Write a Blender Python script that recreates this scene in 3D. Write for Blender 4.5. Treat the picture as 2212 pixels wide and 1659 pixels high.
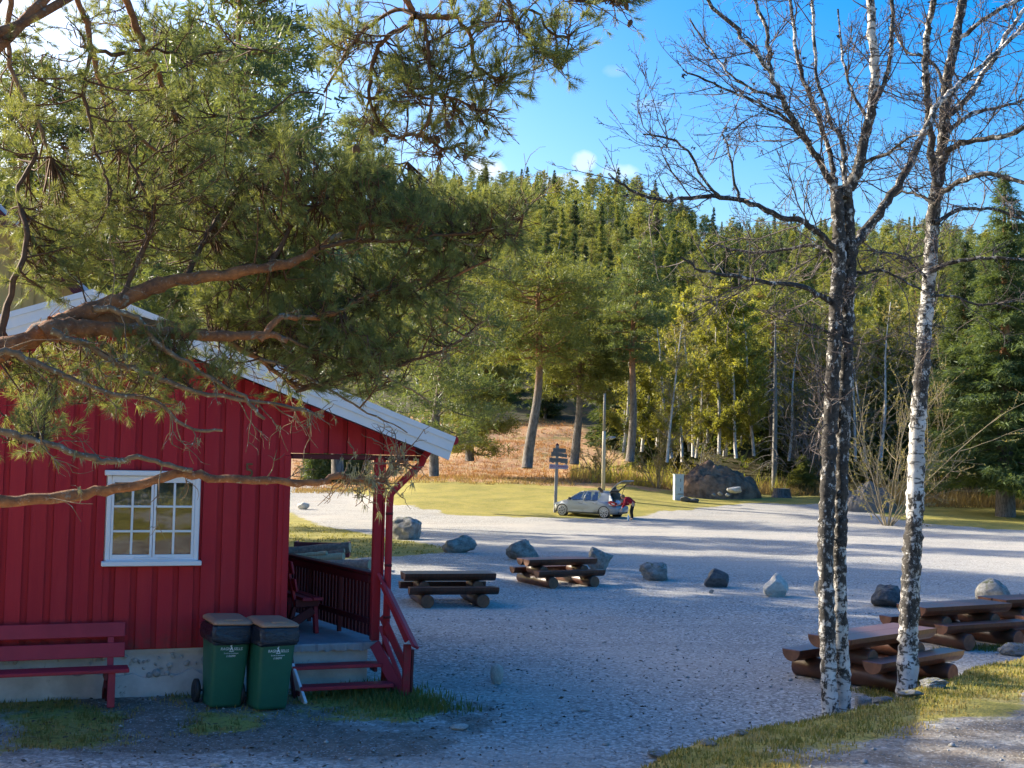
import bpy, bmesh, math, random
import numpy as np
from mathutils import Vector, Matrix

R = math.radians
sc = bpy.context.scene
for _o in list(bpy.data.objects):
    bpy.data.objects.remove(_o)
COL = sc.collection

# ------------------------------------------------------------------ camera
PITCH, ROLL, CAM_H = math.atan(158.5 / 2700.0), 0.02, 2.8
cam_d = bpy.data.cameras.new("camera")
cam_d.sensor_width = 36.0
cam_d.lens = 2700.0 / 2212.0 * 36.0
cam_d.clip_start, cam_d.clip_end = 0.1, 3000.0
cam = bpy.data.objects.new("camera", cam_d)
COL.objects.link(cam)
CAM_ROT = Matrix.Rotation(math.pi / 2 + PITCH, 3, 'X') @ Matrix.Rotation(ROLL, 3, 'Z')
cam.matrix_world = Matrix.Translation((0, 0, CAM_H)) @ CAM_ROT.to_4x4()
sc.camera = cam

# ------------------------------------------------------------------ daylight
SUN_EL, SUN_DIR = R(25), Vector((-0.875, 0.484, 0)).normalized()
SKY_STRENGTH, SUN_STRENGTH, EXPOSURE = 0.122, 4.25, 1.5
sun_vec = Vector((SUN_DIR.x * math.cos(SUN_EL), SUN_DIR.y * math.cos(SUN_EL), math.sin(SUN_EL)))
world = bpy.data.worlds.new("World")
sc.world = world
world.use_nodes = True
wn, wl = world.node_tree.nodes, world.node_tree.links
wn.clear()
w_out = wn.new("ShaderNodeOutputWorld")
w_bg = wn.new("ShaderNodeBackground")
w_sky = wn.new("ShaderNodeTexSky")
w_sky.sky_type = 'NISHITA'
w_sky.sun_disc = False
w_sky.sun_elevation = SUN_EL
w_sky.sun_rotation = math.atan2(SUN_DIR.x, SUN_DIR.y)
w_sky.altitude = 300
w_sky.air_density = 1.15
w_sky.dust_density = 3.8
w_sky.ozone_density = 2.0
w_bg.inputs["Strength"].default_value = SKY_STRENGTH
# a few small fair-weather clouds low over the ridge, in real sky directions
w_geo = wn.new("ShaderNodeTexCoord")
def w_cloud(az, el, wid, hgt, dens):
    """soft noisy blob of cloud round a direction; returns a 0..1 socket"""
    d = Vector((math.sin(az) * math.cos(el), math.cos(az) * math.cos(el), math.sin(el)))
    rt = Vector((d.y, -d.x, 0)).normalized()
    up = rt.cross(d)
    def dot(vec):
        n = wn.new("ShaderNodeVectorMath"); n.operation = 'DOT_PRODUCT'
        wl.new(w_geo.outputs["Generated"], n.inputs[0]); n.inputs[1].default_value = vec
        return n.outputs["Value"]
    def m(op, a, b=None, clamp=False):
        n = wn.new("ShaderNodeMath"); n.operation = op; n.use_clamp = clamp
        for i, q in enumerate((a, b)):
            if q is None: continue
            if isinstance(q, (int, float)): n.inputs[i].default_value = q
            else: wl.new(q, n.inputs[i])
        return n.outputs[0]
    a = m('DIVIDE', dot(rt), wid); b = m('DIVIDE', dot(up), hgt)
    r2 = m('ADD', m('MULTIPLY', a, a), m('MULTIPLY', b, b))
    nz = wn.new("ShaderNodeTexNoise")
    nz.inputs["Scale"].default_value = 26; nz.inputs["Detail"].default_value = 6; nz.inputs["Roughness"].default_value = 0.62
    wl.new(w_geo.outputs["Generated"], nz.inputs["Vector"])
    v = m('SUBTRACT', m('MULTIPLY', nz.outputs["Fac"], 2.2), m('ADD', r2, 0.45))
    front = m('GREATER_THAN', dot(d), 0.3)
    return m('MULTIPLY', m('MULTIPLY', m('MULTIPLY', v, 1.5, True), dens), front)
def sky_dir(u, v):
    d = CAM_ROT @ Vector(((u - 1106) / 2700, -(v - 829.5) / 2700, -1)); d.normalize()
    return math.atan2(d.x, d.y), math.asin(d.z)
w_acc = None
for (u, v, a, b, dn) in ((1050, 366, .026, .013, .8), (1258, 350, .013, .010, .5), (1345, 372, .02, .009, .5), (1225, 392, .03, .008, .4),
                         (1330, 152, .012, .006, .12), (1405, 228, .025, .007, .2), (520, 20, .02, .02, .3), (60, 400, .09, .05, .5)):
    az, el = sky_dir(u, v)
    c = w_cloud(az, el, a, b, dn)
    if w_acc is None: w_acc = c
    else:
        n = wn.new("ShaderNodeMath"); n.operation = 'MAXIMUM'
        wl.new(w_acc, n.inputs[0]); wl.new(c, n.inputs[1]); w_acc = n.outputs[0]
w_hsv = wn.new("ShaderNodeHueSaturation")
w_hsv.inputs["Hue"].default_value = 0.512
w_hsv.inputs["Saturation"].default_value = 1.85
w_mix = wn.new("ShaderNodeMixRGB")
wl.new(w_sky.outputs[0], w_hsv.inputs["Color"])
wl.new(w_acc, w_mix.inputs["Fac"])
wl.new(w_hsv.outputs[0], w_mix.inputs["Color1"])
w_mix.inputs["Color2"].default_value = (3.6, 3.75, 4.0, 1)
wl.new(w_mix.outputs[0], w_bg.inputs["Color"])
wl.new(w_bg.outputs[0], w_out.inputs["Surface"])

sun_d = bpy.data.lights.new("sun", 'SUN')
sun_d.energy = SUN_STRENGTH
sun_d.angle = R(0.55)
sun_d.color = (1.0, 0.93, 0.80)
sun = bpy.data.objects.new("sun", sun_d)
COL.objects.link(sun)
sun.rotation_euler = sun_vec.to_track_quat('Z', 'Y').to_euler()

vs = sc.view_settings
vs.view_transform = 'Standard'
vs.look = 'None'
vs.exposure = EXPOSURE
vs.gamma = 1.0
vs.use_curve_mapping = False
sc.render.engine = 'CYCLES'
sc.cycles.max_bounces = 6
sc.cycles.transparent_max_bounces = 8

# ------------------------------------------------------------------ survey helpers
# the photograph was surveyed at 2212 x 1659; at() turns a sighted direction and a distance into metres
_CR = np.array(CAM_ROT)
def ray(u, v):
    return _CR @ np.array([(u - 1106.0) / 2700.0, -(v - 829.5) / 2700.0, -1.0])
def at(u, v, Y):
    d = ray(u, v)
    return np.array([0, 0, CAM_H]) + d * (Y / d[1])
def G(u, v, z=0.0):
    d = ray(u, v)
    return np.array([0, 0, CAM_H]) + d * ((z - CAM_H) / d[2])
def smooth(a, b, x):
    t = np.clip((np.asarray(x, float) - a) / (b - a), 0, 1)
    return t * t * (3 - 2 * t)
_rs = np.random.RandomState(11)
_LAT = _rs.rand(64, 64)
def vnoise(x, y):
    """tiling value noise, vectorised"""
    x = np.asarray(x, float); y = np.asarray(y, float)
    xi = np.floor(x).astype(int); yi = np.floor(y).astype(int)
    fx = x - xi; fy = y - yi
    fx = fx * fx * (3 - 2 * fx); fy = fy * fy * (3 - 2 * fy)
    a = _LAT[xi % 64, yi % 64]; b = _LAT[(xi + 1) % 64, yi % 64]
    c = _LAT[xi % 64, (yi + 1) % 64]; d = _LAT[(xi + 1) % 64, (yi + 1) % 64]
    return (a * (1 - fx) + b * fx) * (1 - fy) + (c * (1 - fx) + d * fx) * fy - 0.5

# ------------------------------------------------------------------ object helpers
def tag(o, label=None, cat=None, group=None, kind=None):
    if label: o["label"] = label
    if cat: o["category"] = cat
    if group: o["group"] = group
    if kind: o["kind"] = kind
    return o
def empty(name, loc=(0, 0, 0), rz=0.0, label=None, cat=None, group=None):
    o = bpy.data.objects.new(name, None)
    o.empty_display_size = 0.3
    o.location = loc; o.rotation_euler = (0, 0, rz)
    COL.objects.link(o)
    return tag(o, label, cat, group)
def link(name, me, parent=None):
    o = bpy.data.objects.new(name, me)
    COL.objects.link(o)
    if parent is not None: o.parent = parent
    return o
def copy_tree(o, parent=None):
    c = o.copy(); COL.objects.link(c)
    if parent is not None: c.parent = parent
    for ch in list(o.children):
        copy_tree(ch, c)
    return c
def np_mesh(name, V, F, mats, smoothed=False, midx=None, attr=None):
    """V (n,3); F (m,k) all faces the same size"""
    V = np.ascontiguousarray(V, dtype=np.float32); F = np.ascontiguousarray(F, dtype=np.int32)
    me = bpy.data.meshes.new(name)
    m, k = F.shape
    me.vertices.add(len(V)); me.vertices.foreach_set("co", V.ravel())
    me.loops.add(m * k); me.loops.foreach_set("vertex_index", F.ravel())
    me.polygons.add(m)
    me.polygons.foreach_set("loop_start", np.arange(0, m * k, k, dtype=np.int32))
    me.polygons.foreach_set("loop_total", np.full(m, k, dtype=np.int32))
    if smoothed: me.polygons.foreach_set("use_smooth", np.ones(m, dtype=bool))
    if midx is not None: me.polygons.foreach_set("material_index", np.ascontiguousarray(midx, dtype=np.int32))
    for mt in (mats if isinstance(mats, (list, tuple)) else [mats]):
        me.materials.append(mt)
    me.update(calc_edges=True)
    if attr:
        for an, av in attr.items():
            a = me.color_attributes.new(an, 'FLOAT_COLOR', 'POINT')
            a.data.foreach_set("color", np.ascontiguousarray(av, dtype=np.float32).ravel())
    return me

class MB:
    """collects simple solids into one mesh"""
    def __init__(s): s.v, s.f, s.m, s.sm = [], [], [], []
    def add(s, V, F, m=0, smooth=False):
        b = len(s.v)
        s.v += [tuple(map(float, p)) for p in V]
        for f in F:
            s.f.append([b + i for i in f]); s.m.append(m); s.sm.append(smooth)
        return s
    def box(s, c, d, rot=None, m=0, jit=0.0, rnd=None):
        x, y, z = d[0] / 2, d[1] / 2, d[2] / 2
        P = [Vector(p) for p in ((-x, -y, -z), (x, -y, -z), (x, y, -z), (-x, y, -z), (-x, -y, z), (x, -y, z), (x, y, z), (-x, y, z))]
        if jit and rnd: P = [p + Vector((rnd.uniform(-jit, jit), rnd.uniform(-jit, jit), rnd.uniform(-jit, jit))) for p in P]
        if rot is not None: P = [rot @ p for p in P]
        c = Vector(c)
        return s.add([p + c for p in P], [(0, 3, 2, 1), (4, 5, 6, 7), (0, 1, 5, 4), (1, 2, 6, 5), (2, 3, 7, 6), (3, 0, 4, 7)], m)
    def cbox(s, c, d, ch=0.006, rot=None, m=0):
        """box with chamfered edges"""
        bm = bmesh.new()
        bmesh.ops.create_cube(bm, size=1.0)
        bmesh.ops.scale(bm, vec=Vector(d), verts=bm.verts)
        bmesh.ops.bevel(bm, geom=bm.edges[:], offset=min(ch, min(d) * .45), segments=1, affect='EDGES', profile=.5)
        if rot is not None: bmesh.ops.transform(bm, matrix=Matrix(rot).to_4x4(), verts=bm.verts)
        bmesh.ops.translate(bm, vec=Vector(c), verts=bm.verts)
        bm.verts.index_update()
        s.add([v.co for v in bm.verts], [[v.index for v in f.verts] for f in bm.faces], m)
        bm.free(); return s
    def beam(s, p0, p1, w, h, up=(0, 0, 1), m=0, ch=0.005):
        p0, p1 = Vector(p0), Vector(p1)
        d = p1 - p0; L = d.length; d.normalize()
        u = Vector(up); sd = d.cross(u)
        if sd.length < 1e-4: sd = d.cross(Vector((0, 1, 0)))
        sd.normalize(); u = sd.cross(d)
        rot = Matrix((d, -sd, u)).transposed()
        if ch: return s.cbox((p0 + p1) / 2, (L, w, h), ch, rot, m)
        return s.box((p0 + p1) / 2, (L, w, h), rot, m)
    def tube(s, pts, rad, n=8, cap=True, m=0, smooth=True, start=0.0):
        pts = [Vector(p) for p in pts]
        if not isinstance(rad, (list, tuple)): rad = [rad] * len(pts)
        V, F = [], []
        ref = Vector((0, 0, 1))
        for i, p in enumerate(pts):
            t = (pts[min(i + 1, len(pts) - 1)] - pts[max(i - 1, 0)]).normalized()
            if i == 0:
                ref = Vector((0, 0, 1)) if abs(t.z) < .9 else Vector((1, 0, 0))
                a = t.cross(ref).normalized()
            else:
                a = (a - t * a.dot(t)).normalized()
            b = t.cross(a)
            for k in range(n):
                an = 2 * math.pi * k / n + start
                V.append(p + (a * math.cos(an) + b * math.sin(an)) * rad[i])
        for i in range(len(pts) - 1):
            for k in range(n):
                F.append((i * n + k, i * n + (k + 1) % n, (i + 1) * n + (k + 1) % n, (i + 1) * n + k))
        s.add(V, F, m, smooth)
        if cap:
            b = len(s.v) - len(V)
            s.f.append([b + k for k in range(n)][::-1]); s.m.append(m); s.sm.append(False)
            s.f.append([b + (len(pts) - 1) * n + k for k in range(n)]); s.m.append(m); s.sm.append(False)
        return s
    def prism(s, poly, axis_o, ax, ay, ext, m=0):
        """extrude a 2-D polygon (in axes ax, ay at axis_o) by the vector ext"""
        o, ax, ay, ext = Vector(axis_o), Vector(ax), Vector(ay), Vector(ext)
        A = [o + ax * p[0] + ay * p[1] for p in poly]; B = [p + ext for p in A]
        n = len(poly)
        F = [list(range(n))[::-1], list(range(n, 2 * n))] + [(i, (i + 1) % n, n + (i + 1) % n, n + i) for i in range(n)]
        return s.add(A + B, F, m)
    def build(s, name, mat, parent=None, loc=None, recalc=True):
        me = bpy.data.meshes.new(name)
        me.from_pydata(s.v, [], s.f)
        for i, p in enumerate(me.polygons):
            p.material_index = s.m[i]; p.use_smooth = s.sm[i]
        for mt in (mat if isinstance(mat, (list, tuple)) else [mat]): me.materials.append(mt)
        if recalc:
            bm = bmesh.new(); bm.from_mesh(me)
            bmesh.ops.recalc_face_normals(bm, faces=bm.faces)
            bm.to_mesh(me); bm.free()
        me.update()
        o = link(name, me, parent)
        if loc is not None: o.location = loc
        return o

def tubes_np(paths, sides=4):
    """many branch tubes at once: paths = [(pts (k,3), radii (k,))]; returns V, F (quads)"""
    Vs, Fs, off = [], [], 0
    ang = np.arange(sides) * 2 * np.pi / sides
    ca, sa = np.cos(ang)[None, :, None], np.sin(ang)[None, :, None]
    for pts, rad in paths:
        pts = np.asarray(pts, float); rad = np.asarray(rad, float)
        k = len(pts)
        t = np.empty_like(pts); t[1:-1] = pts[2:] - pts[:-2]; t[0] = pts[1] - pts[0]; t[-1] = pts[-1] - pts[-2]
        t /= np.linalg.norm(t, axis=1, keepdims=True) + 1e-9
        m = t.mean(0)
        ref = np.eye(3)[np.argmin(np.abs(m))]
        a = np.cross(t, ref); a /= np.linalg.norm(a, axis=1, keepdims=True) + 1e-9
        b = np.cross(t, a)
        V = pts[:, None, :] + (a[:, None, :] * ca + b[:, None, :] * sa) * rad[:, None, None]
        Vs.append(V.reshape(-1, 3))
        i = np.arange(k - 1)[:, None] * sides; j = np.arange(sides)[None, :]; j2 = (j + 1) % sides
        F = np.stack([i + j, i + j2, i + sides + j2, i + sides + j], -1).reshape(-1, 4) + off
        Fs.append(F); off += k * sides
    return np.concatenate(Vs), np.concatenate(Fs)
def resample(pts, n):
    """Catmull-Rom through the points, n samples"""
    P = np.asarray(pts, float)
    if len(P) == 2: return P[0] + (P[1] - P[0]) * np.linspace(0, 1, n)[:, None]
    Q = np.vstack([2 * P[0] - P[1], P, 2 * P[-1] - P[-2]])
    tt = np.linspace(0, len(P) - 1 - 1e-6, n); i = tt.astype(int); f = (tt - i)[:, None]
    p0, p1, p2, p3 = Q[i], Q[i + 1], Q[i + 2], Q[i + 3]
    return .5 * (2 * p1 + (p2 - p0) * f + (2 * p0 - 5 * p1 + 4 * p2 - p3) * f ** 2 + (3 * p1 - p0 - 3 * p2 + p3) * f ** 3)
def unit(v):
    v = np.asarray(v, float)
    return v / (np.linalg.norm(v, axis=-1, keepdims=True) + 1e-9)

# ------------------------------------------------------------------ materials
def nodes(name):
    m = bpy.data.materials.new(name); m.use_nodes = True
    nt = m.node_tree; nt.nodes.clear()
    o = nt.nodes.new("ShaderNodeOutputMaterial"); b = nt.nodes.new("ShaderNodeBsdfPrincipled")
    nt.links.new(b.outputs[0], o.inputs[0])
    return m, nt, b, o
def mix(nt, fac, a, b, mode='MIX'):
    n = nt.nodes.new("ShaderNodeMixRGB"); n.blend_type = mode
    for i, q in ((0, fac), (1, a), (2, b)):
        if isinstance(q, (int, float)): n.inputs[i].default_value = q
        elif isinstance(q, (tuple, list)): n.inputs[i].default_value = (*q[:3], 1)
        else: nt.links.new(q, n.inputs[i])
    return n.outputs[0]
def math_n(nt, op, a, b=0.0, clamp=False):
    n = nt.nodes.new("ShaderNodeMath"); n.operation = op; n.use_clamp = clamp
    for i, q in ((0, a), (1, b)):
        if isinstance(q, (int, float)): n.inputs[i].default_value = q
        else: nt.links.new(q, n.inputs[i])
    return n.outputs[0]
def coords(nt, scale=(1, 1, 1), kind="Object"):
    tc = nt.nodes.new("ShaderNodeTexCoord"); mp = nt.nodes.new("ShaderNodeMapping")
    mp.inputs["Scale"].default_value = scale
    nt.links.new(tc.outputs[kind], mp.inputs["Vector"])
    return mp.outputs[0]
def noise(nt, vec, scale=5, detail=4, rough=.55, lo=None, hi=None, dist=0):
    n = nt.nodes.new("ShaderNodeTexNoise")
    n.inputs["Scale"].default_value = scale; n.inputs["Detail"].default_value = detail
    n.inputs["Roughness"].default_value = rough; n.inputs["Distortion"].default_value = dist
    if vec is not None: nt.links.new(vec, n.inputs["Vector"])
    if lo is None: return n.outputs["Fac"]
    return ramp(nt, n.outputs["Fac"], lo, hi)
def ramp(nt, fac, lo, hi):
    r = nt.nodes.new("ShaderNodeMapRange"); r.clamp = True
    r.inputs["From Min"].default_value = lo; r.inputs["From Max"].default_value = hi
    nt.links.new(fac, r.inputs["Value"])
    return r.outputs[0]
def bump(nt, bsdf, h, strength=.4, dist=.01):
    n = nt.nodes.new("ShaderNodeBump")
    n.inputs["Strength"].default_value = strength; n.inputs["Distance"].default_value = dist
    nt.links.new(h, n.inputs["Height"]); nt.links.new(n.outputs[0], bsdf.inputs["Normal"])
def simple(name, c1, c2=None, scale=6, stretch=(1, 1, 1), rough=.7, bmp=.25, bdist=.006, spec=.5, lo=.35, hi=.65, bscale=None, worn=None, wlo=.62, metal=0.0, objvar=0.0):
    """two-tone noisy paint / wood / stone; worn = colour of chips and wear"""
    m, nt, b, o = nodes(name)
    c2 = c2 or tuple(x * .72 for x in c1)
    vec = coords(nt, stretch)
    f = noise(nt, vec, scale, 6, .6, lo, hi)
    col = mix(nt, f, c1, c2)
    if worn:
        w = noise(nt, coords(nt, stretch), scale * 1.7, 8, .7, wlo, wlo + .06)
        col = mix(nt, w, col, worn)
    if objvar:
        oi = nt.nodes.new("ShaderNodeObjectInfo")
        v = math_n(nt, 'ADD', math_n(nt, 'MULTIPLY', oi.outputs["Random"], objvar * 2), 1 - objvar)
        cv = nt.nodes.new("ShaderNodeCombineColor")
        for i in range(3): nt.links.new(v, cv.inputs[i])
        col = mix(nt, 1.0, col, cv.outputs[0], 'MULTIPLY')
    nt.links.new(col, b.inputs["Base Color"])
    b.inputs["Roughness"].default_value = rough
    b.inputs["Metallic"].default_value = metal
    b.inputs["Specular IOR Level"].default_value = spec
    if bmp: bump(nt, b, noise(nt, coords(nt, stretch), bscale or scale * 3, 8, .65), bmp, bdist)
    return m
def leafy(name, c1, c2, trans=.35, rough=.5, scale=1.2, objvar=.25, spec=.3):
    """foliage: two greens by position and by tree, part of the light passes through"""
    m, nt, b, o = nodes(name)
    f = noise(nt, coords(nt), scale, 3, .6, .35, .65)
    col = mix(nt, f, c1, c2)
    oi = nt.nodes.new("ShaderNodeObjectInfo")
    v = math_n(nt, 'ADD', math_n(nt, 'MULTIPLY', oi.outputs["Random"], objvar * 2), 1 - objvar)
    cv = nt.nodes.new("ShaderNodeCombineColor")
    for i in range(3): nt.links.new(v, cv.inputs[i])
    col = mix(nt, 1.0, col, cv.outputs[0], 'MULTIPLY')
    nt.links.new(col, b.inputs["Base Color"])
    b.inputs["Roughness"].default_value = rough; b.inputs["Specular IOR Level"].default_value = spec
    t = nt.nodes.new("ShaderNodeBsdfTranslucent"); nt.links.new(mix(nt, 1.0, col, (1.5, 1.35, .6), 'MULTIPLY'), t.inputs["Color"])
    ms = nt.nodes.new("ShaderNodeMixShader"); ms.inputs[0].default_value = trans
    nt.links.new(b.outputs[0], ms.inputs[1]); nt.links.new(t.outputs[0], ms.inputs[2]); nt.links.new(ms.outputs[0], o.inputs[0])
    return m

RED = (.43, .024, .032)
MT = {}
MT['red'] = simple('red_board_paint', RED, (.39, .018, .030), 3, (2, 2, .25), .68, .35, .004, .25, bscale=40, objvar=.07)
def _splash(m, z0, z1):
    # rain-splashed dirt and faded grain on the cabin boards
    nt = m.node_tree; b = nt.nodes['Principled BSDF']; src = b.inputs["Base Color"].links[0].from_socket
    tc = nt.nodes.new("ShaderNodeTexCoord"); sx = nt.nodes.new("ShaderNodeSeparateXYZ"); nt.links.new(tc.outputs["Object"], sx.inputs[0])
    k = math_n(nt, 'MULTIPLY', ramp(nt, sx.outputs[2], z1, z0), noise(nt, coords(nt), 7, 6, .7, .40, .68))
    grain = noise(nt, coords(nt, (38, 38, 1.1)), 2.2, 5, .65, .52, .72)
    c = mix(nt, math_n(nt, 'MULTIPLY', grain, .28), src, (.20, .012, .018))
    fade = noise(nt, coords(nt, (1.5, 1, .7)), 1.3, 6, .6, .50, .75)
    c = mix(nt, math_n(nt, 'MULTIPLY', fade, .22), c, (.52, .07, .08))
    nt.links.new(mix(nt, math_n(nt, 'MULTIPLY', k, .75), c, (.10, .055, .045)), b.inputs["Base Color"])
_splash(MT['red'], .62, 1.0)
MT['red_worn'] = simple('worn_red_paint', (.40, .026, .046), (.31, .020, .036), 3, (1, 1, 1), .55, .25, .004, .4, worn=(.42, .36, .36), wlo=.70)
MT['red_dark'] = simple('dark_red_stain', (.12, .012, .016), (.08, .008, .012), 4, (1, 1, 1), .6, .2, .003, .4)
MT['white'] = simple('white_paint', (.80, .80, .80), (.72, .73, .74), 2, (1, 1, 1), .5, .1, .002, .4)
MT['white_worn'] = simple('flaking_white_paint', (.80, .80, .80), (.74, .74, .75), 2, (1, 1, 1), .5, .15, .002, .4, worn=(.50, .40, .33), wlo=.66)
MT['roof'] = simple('grey_roofing', (.32, .33, .35), (.24, .25, .27), 3, (1, 1, 1), .5, .2, .004)
MT['yellow'] = simple('ochre_paint', (.56, .36, .11), (.48, .30, .09), 2, (2, 2, .3), .65, .2, .004)
MT['concrete'] = simple('old_limewashed_concrete', (.60, .59, .56), (.40, .385, .36), 2.2, (1, 1, 1), .9, .6, .012, .2, worn=(.20, .19, .17), wlo=.63)
MT['slab'] = simple('concrete_slab', (.36, .37, .38), (.26, .27, .28), 3, (1, 1, 1), .9, .4, .006, .2)
MT['stone_w'] = simple('pale_foundation_stone', (.58, .56, .51), (.36, .345, .315), 9, (1, 1, 1), .9, .6, .01, .2, objvar=.2)
MT['glass_dark'] = None
MT['plastic_green'] = simple('green_bin_plastic', (.024, .125, .072), (.019, .102, .060), 3, (1, 1, 1), .42, .12, .001, .4, bscale=300)
MT['plastic_brown'] = simple('faded_brown_lid_plastic', (.46, .25, .15), (.38, .20, .125), 4, (1, 1, 1), .5, .15, .002, .4)
MT['black'] = simple('black_rubber', (.015, .015, .016), (.022, .022, .022), 6, (1, 1, 1), .6, .1, .002)
MT['print'] = simple('white_print', (.82, .82, .82), (.75, .75, .76), 60, (1, 1, 1), .5, 0)
MT['log_dark'] = simple('tarred_log_wood', (.125, .046, .024), (.070, .027, .016), 5, (6, 1, 1), .38, .3, .004, .5, objvar=.12)
MT['log_top'] = simple('weathered_log_top', (.17, .075, .046), (.105, .046, .03), 4, (.7, 9, 1), .33, .35, .003, .5, objvar=.1)
def _end_grain():
    m, nt, b, o = nodes('log_end_grain')
    f = noise(nt, coords(nt), 9, 5, .6, .35, .7)
    nt.links.new(mix(nt, f, (.26, .105, .05), (.14, .058, .03)), b.inputs["Base Color"])
    b.inputs["Roughness"].default_value = .75
    bump(nt, b, noise(nt, coords(nt, (1, 12, 12)), 7, 4), .3, .003)
    return m
MT['log_end'] = _end_grain()
MT['bark_log'] = simple('grey_brown_bark', (.38, .22, .15), (.20, .12, .09), 14, (1, 1, 1), .9, .8, .01, .2, objvar=.2)
MT['wood_raw'] = simple('split_wood', (.50, .36, .20), (.38, .26, .15), 6, (6, 1, 1), .8, .3, .004)
MT['wood_grey'] = simple('silvered_wood', (.30, .28, .25), (.20, .185, .17), 5, (1, 1, .2), .85, .4, .004, .2)
MT['wood_pale'] = simple('pale_pole_wood', (.52, .46, .38), (.42, .37, .30), 5, (1, 1, .15), .8, .3, .004, .2)
MT['metal_grey'] = simple('grey_green_cabinet_paint', (.46, .52, .49), (.40, .46, .43), 2, (1, 1, 1), .45, .05, .001)
MT['metal'] = simple('galvanised_metal', (.45, .46, .47), (.36, .37, .38), 8, (1, 1, 1), .4, .05, .001, metal=.7)
MT['earth'] = simple('dark_heaped_soil', (.34, .215, .14), (.12, .08, .056), 2.2, (1, 1, 1), .95, 1.0, .12, .1, bscale=5)
MT['sand'] = simple('grey_heaped_sand', (.23, .205, .18), (.14, .125, .11), 1.5, (1, 1, 1), .95, .8, .08, .1, bscale=5)
def _rock(name, a, bcol, moss=None):
    m, nt, b, o = nodes(name)
    f = noise(nt, coords(nt), 2.6, 9, .72, .40, .60)
    col = mix(nt, f, a, bcol)
    f2 = noise(nt, coords(nt), 14, 6, .7, .6, .68)
    col = mix(nt, math_n(nt, 'MULTIPLY', f2, .7), col, tuple(min(1, x * 1.7) for x in a))
    f3 = noise(nt, coords(nt), 22, 5, .6, .64, .7)
    col = mix(nt, math_n(nt, 'MULTIPLY', f3, .8), col, tuple(x * .35 for x in bcol))
    if moss:
        ge = nt.nodes.new("ShaderNodeNewGeometry"); sx = nt.nodes.new("ShaderNodeSeparateXYZ")
        nt.links.new(ge.outputs["Normal"], sx.inputs[0])
        k = math_n(nt, 'MULTIPLY', ramp(nt, sx.outputs[2], .3, .8), noise(nt, coords(nt), 3.5, 6, .6, .5, .62))
        col = mix(nt, k, col, moss)
    nt.links.new(col, b.inputs["Base Color"]); b.inputs["Roughness"].default_value = .88; b.inputs["Specular IOR Level"].default_value = .25
    bump(nt, b, noise(nt, coords(nt), 9, 10, .7), .9, .03)
    return m
MT['rock'] = _rock('grey_granite', (.36, .345, .31), (.19, .175, .155), (.10, .11, .04))
MT['rock_pale'] = _rock('pale_granite', (.62, .58, .50), (.44, .41, .35))
MT['rock_dark'] = _rock('dark_granite', (.13, .13, .13), (.07, .07, .072), (.16, .16, .13))
MT['rock_moss'] = _rock('mossy_granite', (.34, .33, .31), (.20, .20, .19), (.16, .15, .025))

def _bark_birch():
    m, nt, b, o = nodes('birch_bark')
    v = coords(nt, (1, 1, 1))
    vs_ = coords(nt, (1, 1, 3.2))
    base = mix(nt, noise(nt, v, 3, 5, .6, .35, .65), (.72, .68, .62), (.50, .46, .41))
    dash = noise(nt, vs_, 9, 3, .5, .56, .60)                      # short horizontal lenticels
    patch = noise(nt, coords(nt, (1.3, 1.3, .8)), 5.5, 7, .72, .50, .56)     # rough black plates
    zz = nt.nodes.new("ShaderNodeTexCoord"); sx = nt.nodes.new("ShaderNodeSeparateXYZ"); nt.links.new(zz.outputs["Object"], sx.inputs[0])
    big = noise(nt, coords(nt, (.6, .6, .5)), 1.1, 3, .5, .44, .62)
    oi = nt.nodes.new("ShaderNodeObjectInfo")
    at_ = nt.nodes.new("ShaderNodeVertexColor"); at_.layer_name = "dark"
    dk = math_n(nt, 'ADD', math_n(nt, 'MULTIPLY', big, .45), at_.outputs["Color"])
    thr = math_n(nt, 'ADD', noise(nt, coords(nt, (1.3, 1.3, .8)), 6.5, 8, .75), math_n(nt, 'MULTIPLY', dk, .21))
    fleck = noise(nt, coords(nt, (1, 1, .7)), 13, 5, .7, .555, .61)
    plate = math_n(nt, 'MULTIPLY', ramp(nt, thr, .575, .62), math_n(nt, 'SUBTRACT', 1.0, math_n(nt, 'MULTIPLY', fleck, .85)))
    col = mix(nt, math_n(nt, 'MULTIPLY', dash, .85), base, (.06, .055, .05))
    dark = mix(nt, noise(nt, v, 24, 5, .6, .3, .7), (.018, .016, .014), (.10, .085, .07))
    col = mix(nt, plate, col, dark)
    nt.links.new(col, b.inputs["Base Color"]); b.inputs["Roughness"].default_value = .8; b.inputs["Specular IOR Level"].default_value = .25
    hh = math_n(nt, 'ADD', math_n(nt, 'MULTIPLY', plate, .6), noise(nt, vs_, 26, 6, .7))
    bump(nt, b, hh, .8, .012)
    return m
MT['birch'] = _bark_birch()
MT['twig'] = simple('birch_twig_bark', (.135, .102, .088), (.085, .066, .058), 9, (1, 1, 1), .7, .1, .002, .3)
MT['far_birch'] = simple('distant_birch_bark', (.62, .59, .54), (.34, .31, .28), 5, (1, 1, .6), .8, .1, .01, .2, worn=(.06, .055, .05), wlo=.62)
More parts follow.
